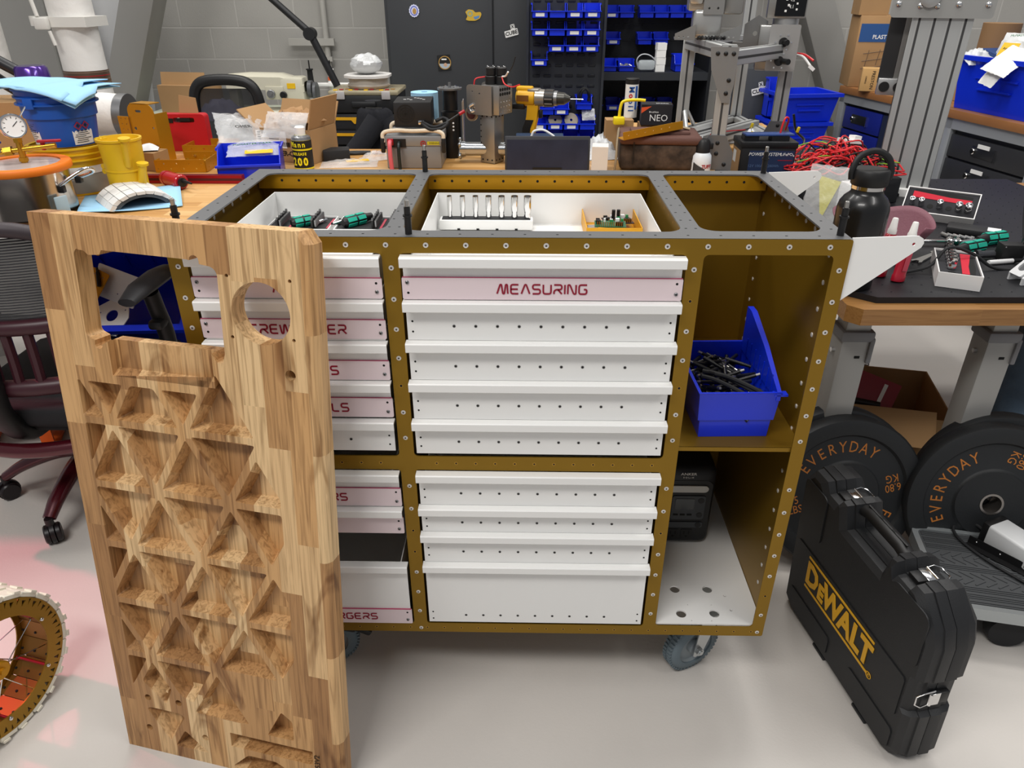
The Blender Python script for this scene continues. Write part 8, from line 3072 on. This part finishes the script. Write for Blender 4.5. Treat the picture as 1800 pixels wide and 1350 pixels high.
drawer_unit('drawer bench with two bright blue drawers along the right wall', 0.0, 0.92, [(0.06, 0.42, 0.72, 0.845, NV, True, False), (0.06, 0.42, 0.57, 0.715, NV, True, False), (0.06, 0.42, 0.06, 0.565, ND, False, False), (0.43, 0.86, 0.06, 0.845, ND, False, False)])
drawer_unit('drawer bench with black labelled drawers under the big blue bin on the right', 0.935, 1.545, [(0.985, 1.495, 0.845 - 0.115 * (k + 1), 0.84 - 0.115 * k, BD, True, True) for k in range(6)])
drawer_unit('drawer bench with black drawers cut by the right edge of the frame', 1.56, 2.05, [(1.61, 2.0, 0.845 - 0.13 * (k + 1), 0.84 - 0.13 * k, BD, True, False) for k in range(6)])
UT = T(2.52, 3.59, 0) @ RZ(-78.9)
def on_unit(x, y, z=0.951):
    return tuple(UT @ Vector((x, y, z)))
cbx = thing('carton', 'tall cardboard carton printed PLASTIC STORAGE BINS on the drawer bench', 'box', (2.73, 3.48, 0.951), -8)
b = M()
b.box((0, 0.11, 0.19), (0.42, 0.22, 0.38), bev=0.003)
b.build('carton_body', CARD, cbx)
b = M()
b.box((0.0, -0.0012, 0.29), (0.40, 0.001, 0.095))
b.build('blue_panel', mat('panel_blue', '2b5590', 0.5), cbx)
txt('PLASTIC STORAGE BINS', 0.03, PAPER, cbx, T(0.02, -0.002, 0.268) @ XZ, sx=0.92, bold=0.0006)
b = M()
for k in range(4):
    b.tube([(-0.14 + 0.06 * k, -0.002, 0.11 + 0.012 * k), (-0.13 + 0.06 * k, -0.002, 0.2 + 0.004 * k)], 0.0012, 4)
for z in (0.12, 0.16, 0.2):
    b.tube([(-0.16, -0.002, z - 0.02), (0.16, -0.002, z + 0.025)], 0.0012, 4)
b.build('line_drawing', mat('print_grey', '5f5248', 0.6), cbx)
b = M()
b.box((0, 0, 0.12), (0.16, 0.18, 0.24))
tag(b.build('carton', CARD, loc=(2.60, 3.6, 1.3325), rot=(0, 0, -8)), 'second carton standing on top of the tall plastic bin carton', 'box')
pb_ = thing('small_carton', 'small cardboard carton lettered PRESTON in front of the tall carton', 'box', (2.572, 3.29, 0.951), -20)
b = M()
b.box((0, 0.05, 0.06), (0.13, 0.1, 0.12), bev=0.002)
b.build('carton_body', mat('carton_tan', 'c29a62', 0.75), pb_)
txt('PRESTON', 0.024, INK, pb_, T(-0.005, -0.0012, 0.06) @ XZ @ RZ(-90), sx=0.95)
txt('CANDLE', 0.010, INK, pb_, T(-0.04, -0.0012, 0.06) @ XZ @ RZ(-90))
txt('FLAVOR', 0.020, INK, pb_, T(0.04, -0.0012, 0.06) @ XZ @ RZ(-90))
k = 0
for r_ in range(3):
    for c_ in range(3):
        b = M()
        b.cyl((0, 0, 0), (0, 0.1, 0), 0.026, n=22, mi=0)
        b.cyl((0, -0.0005, 0), (0, -0.001, 0), 0.005, n=10, mi=1)
        p = (2.655 + 0.054 * c_ + 0.0 * r_, 3.10 + 0.01 * c_, 0.978 + 0.0535 * r_)
        o = b.build('gold_roller', [GOLDP, DARK], loc=p, rot=(0, 0, -20))
        tag(o, 'gold roller, %s of the %s row in the pile left of the mast' % (['left', 'middle', 'right'][c_], ['lowest', 'middle', 'top'][r_]), 'roller', 'gold rollers piled on the drawer bench')
film_bag('clear yellowish bag in front of the gold rollers', (2.70, 3.02, 0.9515), 0.1, 0.1, 0.09, 101, (0, 0, 0), mat('amber_film', 'd8c88a', 0.2, alpha=0.6, bump=1.0, bscale=40))
bbn = big_bin('very big blue bin heaped with bags on the right hand drawer bench', on_unit(1.16, 0.22), -78.9, 0.52, 0.40, 0.24, 0.02)
b = M()
b.cyl((0, 0, 0), (0, 0, 0.20), 0.085, n=32)
tag(b.build('cardboard_tube', mat('tube_brown', '8a6a48', 0.8), loc=(2.95, 2.85, 1.12)), 'thick cardboard tube standing behind the very big blue bin', 'tube')
b = M()
b.box((0, 0, 0.085), (0.2, 0.2, 0.168))
tag(b.build('cardboard_box', CARD, loc=(2.95, 2.85, 0.951)), 'cardboard box under the thick cardboard tube behind the big blue bin', 'box')
b = M()
b.box((0, 0, 0), (0.14, 0.1, 0.08))
nb2 = tag(b.build('blue_carton', mat('carton_navy', '1f3f74', 0.5), loc=on_unit(1.0, 0.14, 1.165), rot=(0, 12, -78)), 'navy carton with a white label sticking out of the very big blue bin', 'box')
b = M()
b.box((0, -0.0505, 0.015), (0.07, 0.001, 0.018))
b.build('label', LABEL, nb2)
BW = mat('bag_white_film', 'e6e8e8', 0.35, alpha=0.8, bump=0.8, bscale=40)
film_bag('clear parts bag with a yellow label on top of the big blue bin', on_unit(1.12, 0.16, 1.20), 0.26, 0.2, 0.07, 103, (58, 0, -60), BW)
zo = C.objects[-1]
b = M()
b.box((-0.03, -0.02, 0.078), (0.075, 0.065, 0.001))
b.build('yellow_label', YELLOW, zo)
txt('Assembly', 0.014, INK, zo, T(-0.03, -0.015, 0.0792))
txt('McMASTER-CARR', 0.016, mat('green_print', ''), zo, T(0.0, 0.055, 0.072) @ RZ(6))
film_bag('white packing slip bag hanging over the near rim of the big blue bin', on_unit(1.22, 0.0, 1.185), 0.13, 0.16, 0.012, 105, (38, 12, -70), mat('slip_white', 'e8e8e6', 0.5))
film_bag('second white slip bag below the first one on the big blue bin rim', on_unit(1.20, -0.03, 1.135), 0.08, 0.12, 0.008, 107, (60, 12, -72), mat('slip_white', ''))
film_bag('white foam film at the left corner of the big blue bin', on_unit(0.96, 0.06, 1.17), 0.12, 0.12, 0.05, 109, (20, 0, 0), BW)
film_bag('crumpled white film rising at the back right of the big blue bin', on_unit(1.30, 0.24, 1.2), 0.22, 0.2, 0.13, 111, (20, 0, 30), BW)

# ---------------------------------------------------------------- things on the floor at right
fb = thing('cardboard_crate', 'open brown cardboard carton with red packets standing under the right workbench', 'box', (1.83, 1.02, 0.0), -12)
b = M()
b.tray(-0.20, -0.16, 0, 0.20, 0.20, 0.26, 0.005)
b.build('carton_shell', CARD, fb)
b = M()
b.box((-0.04, -0.185, 0.235), (0.36, 0.004, 0.12), rot=RX(-38))
b.build('front_flap', CARD, fb)
b = M()
b.box((-0.212, 0.02, 0.30), (0.004, 0.33, 0.12), rot=RY(-22))
b.build('side_flap', mat('gold_card', 'b28a2a', 0.5), fb)
pk = thing('red_packet', 'red hanging packet with a black tool in the open carton under the workbench', 'packet', (1.76, 0.99, 0.262), rot=(-32, 14, -24))
b = M()
b.box((0, 0, 0.0), (0.2, 0.004, 0.16))
b.build('card', mat('packet_red', '8a1020', 0.4), pk)
b = M()
b.box((0.055, -0.003, 0.03), (0.012, 0.001, 0.07))
b.build('white_print', PAPER, pk)
b = M()
b.cyl((-0.03, -0.014, -0.03), (0.06, -0.014, -0.01), 0.012, n=14)
b.build('black_tool', BLACK, pk)
dn = thing('denim_bundle', 'grey blue denim garment lying behind the right bumper plate at the frame edge', 'clothing', (2.27, 0.95, 0.0))
b = M()
b.ball((0, 0, 0.27), 0.2, (0.85, 0.9, 1.35), n=32, m=22)
for v in b.bm.verts:
    c_ = v.co
    k_ = 1 + 0.06 * math.sin(c_.x * 26 + c_.z * 18) + 0.04 * math.sin(c_.y * 34 - c_.z * 22)
    v.co = Vector((c_.x * k_, c_.y * k_, max(0.002, c_.z)))
b.build('garment', mat('denim', '5f7488', 0.85, bump=0.4, bscale=180, var=0.25, vscale=12), dn)
b = M()
b.cyl((0, 0, 0), (0, 0.0, 0.05), 0.045, n=24)
b.box((0, 0, 0.075), (0.06, 0.06, 0.05), 1)
tag(b.build('caster', [BLACKR, CHROME], loc=(2.06, 1.66, 0)), 'black caster with a chrome bracket on the floor far behind the right workbench leg', 'castor')
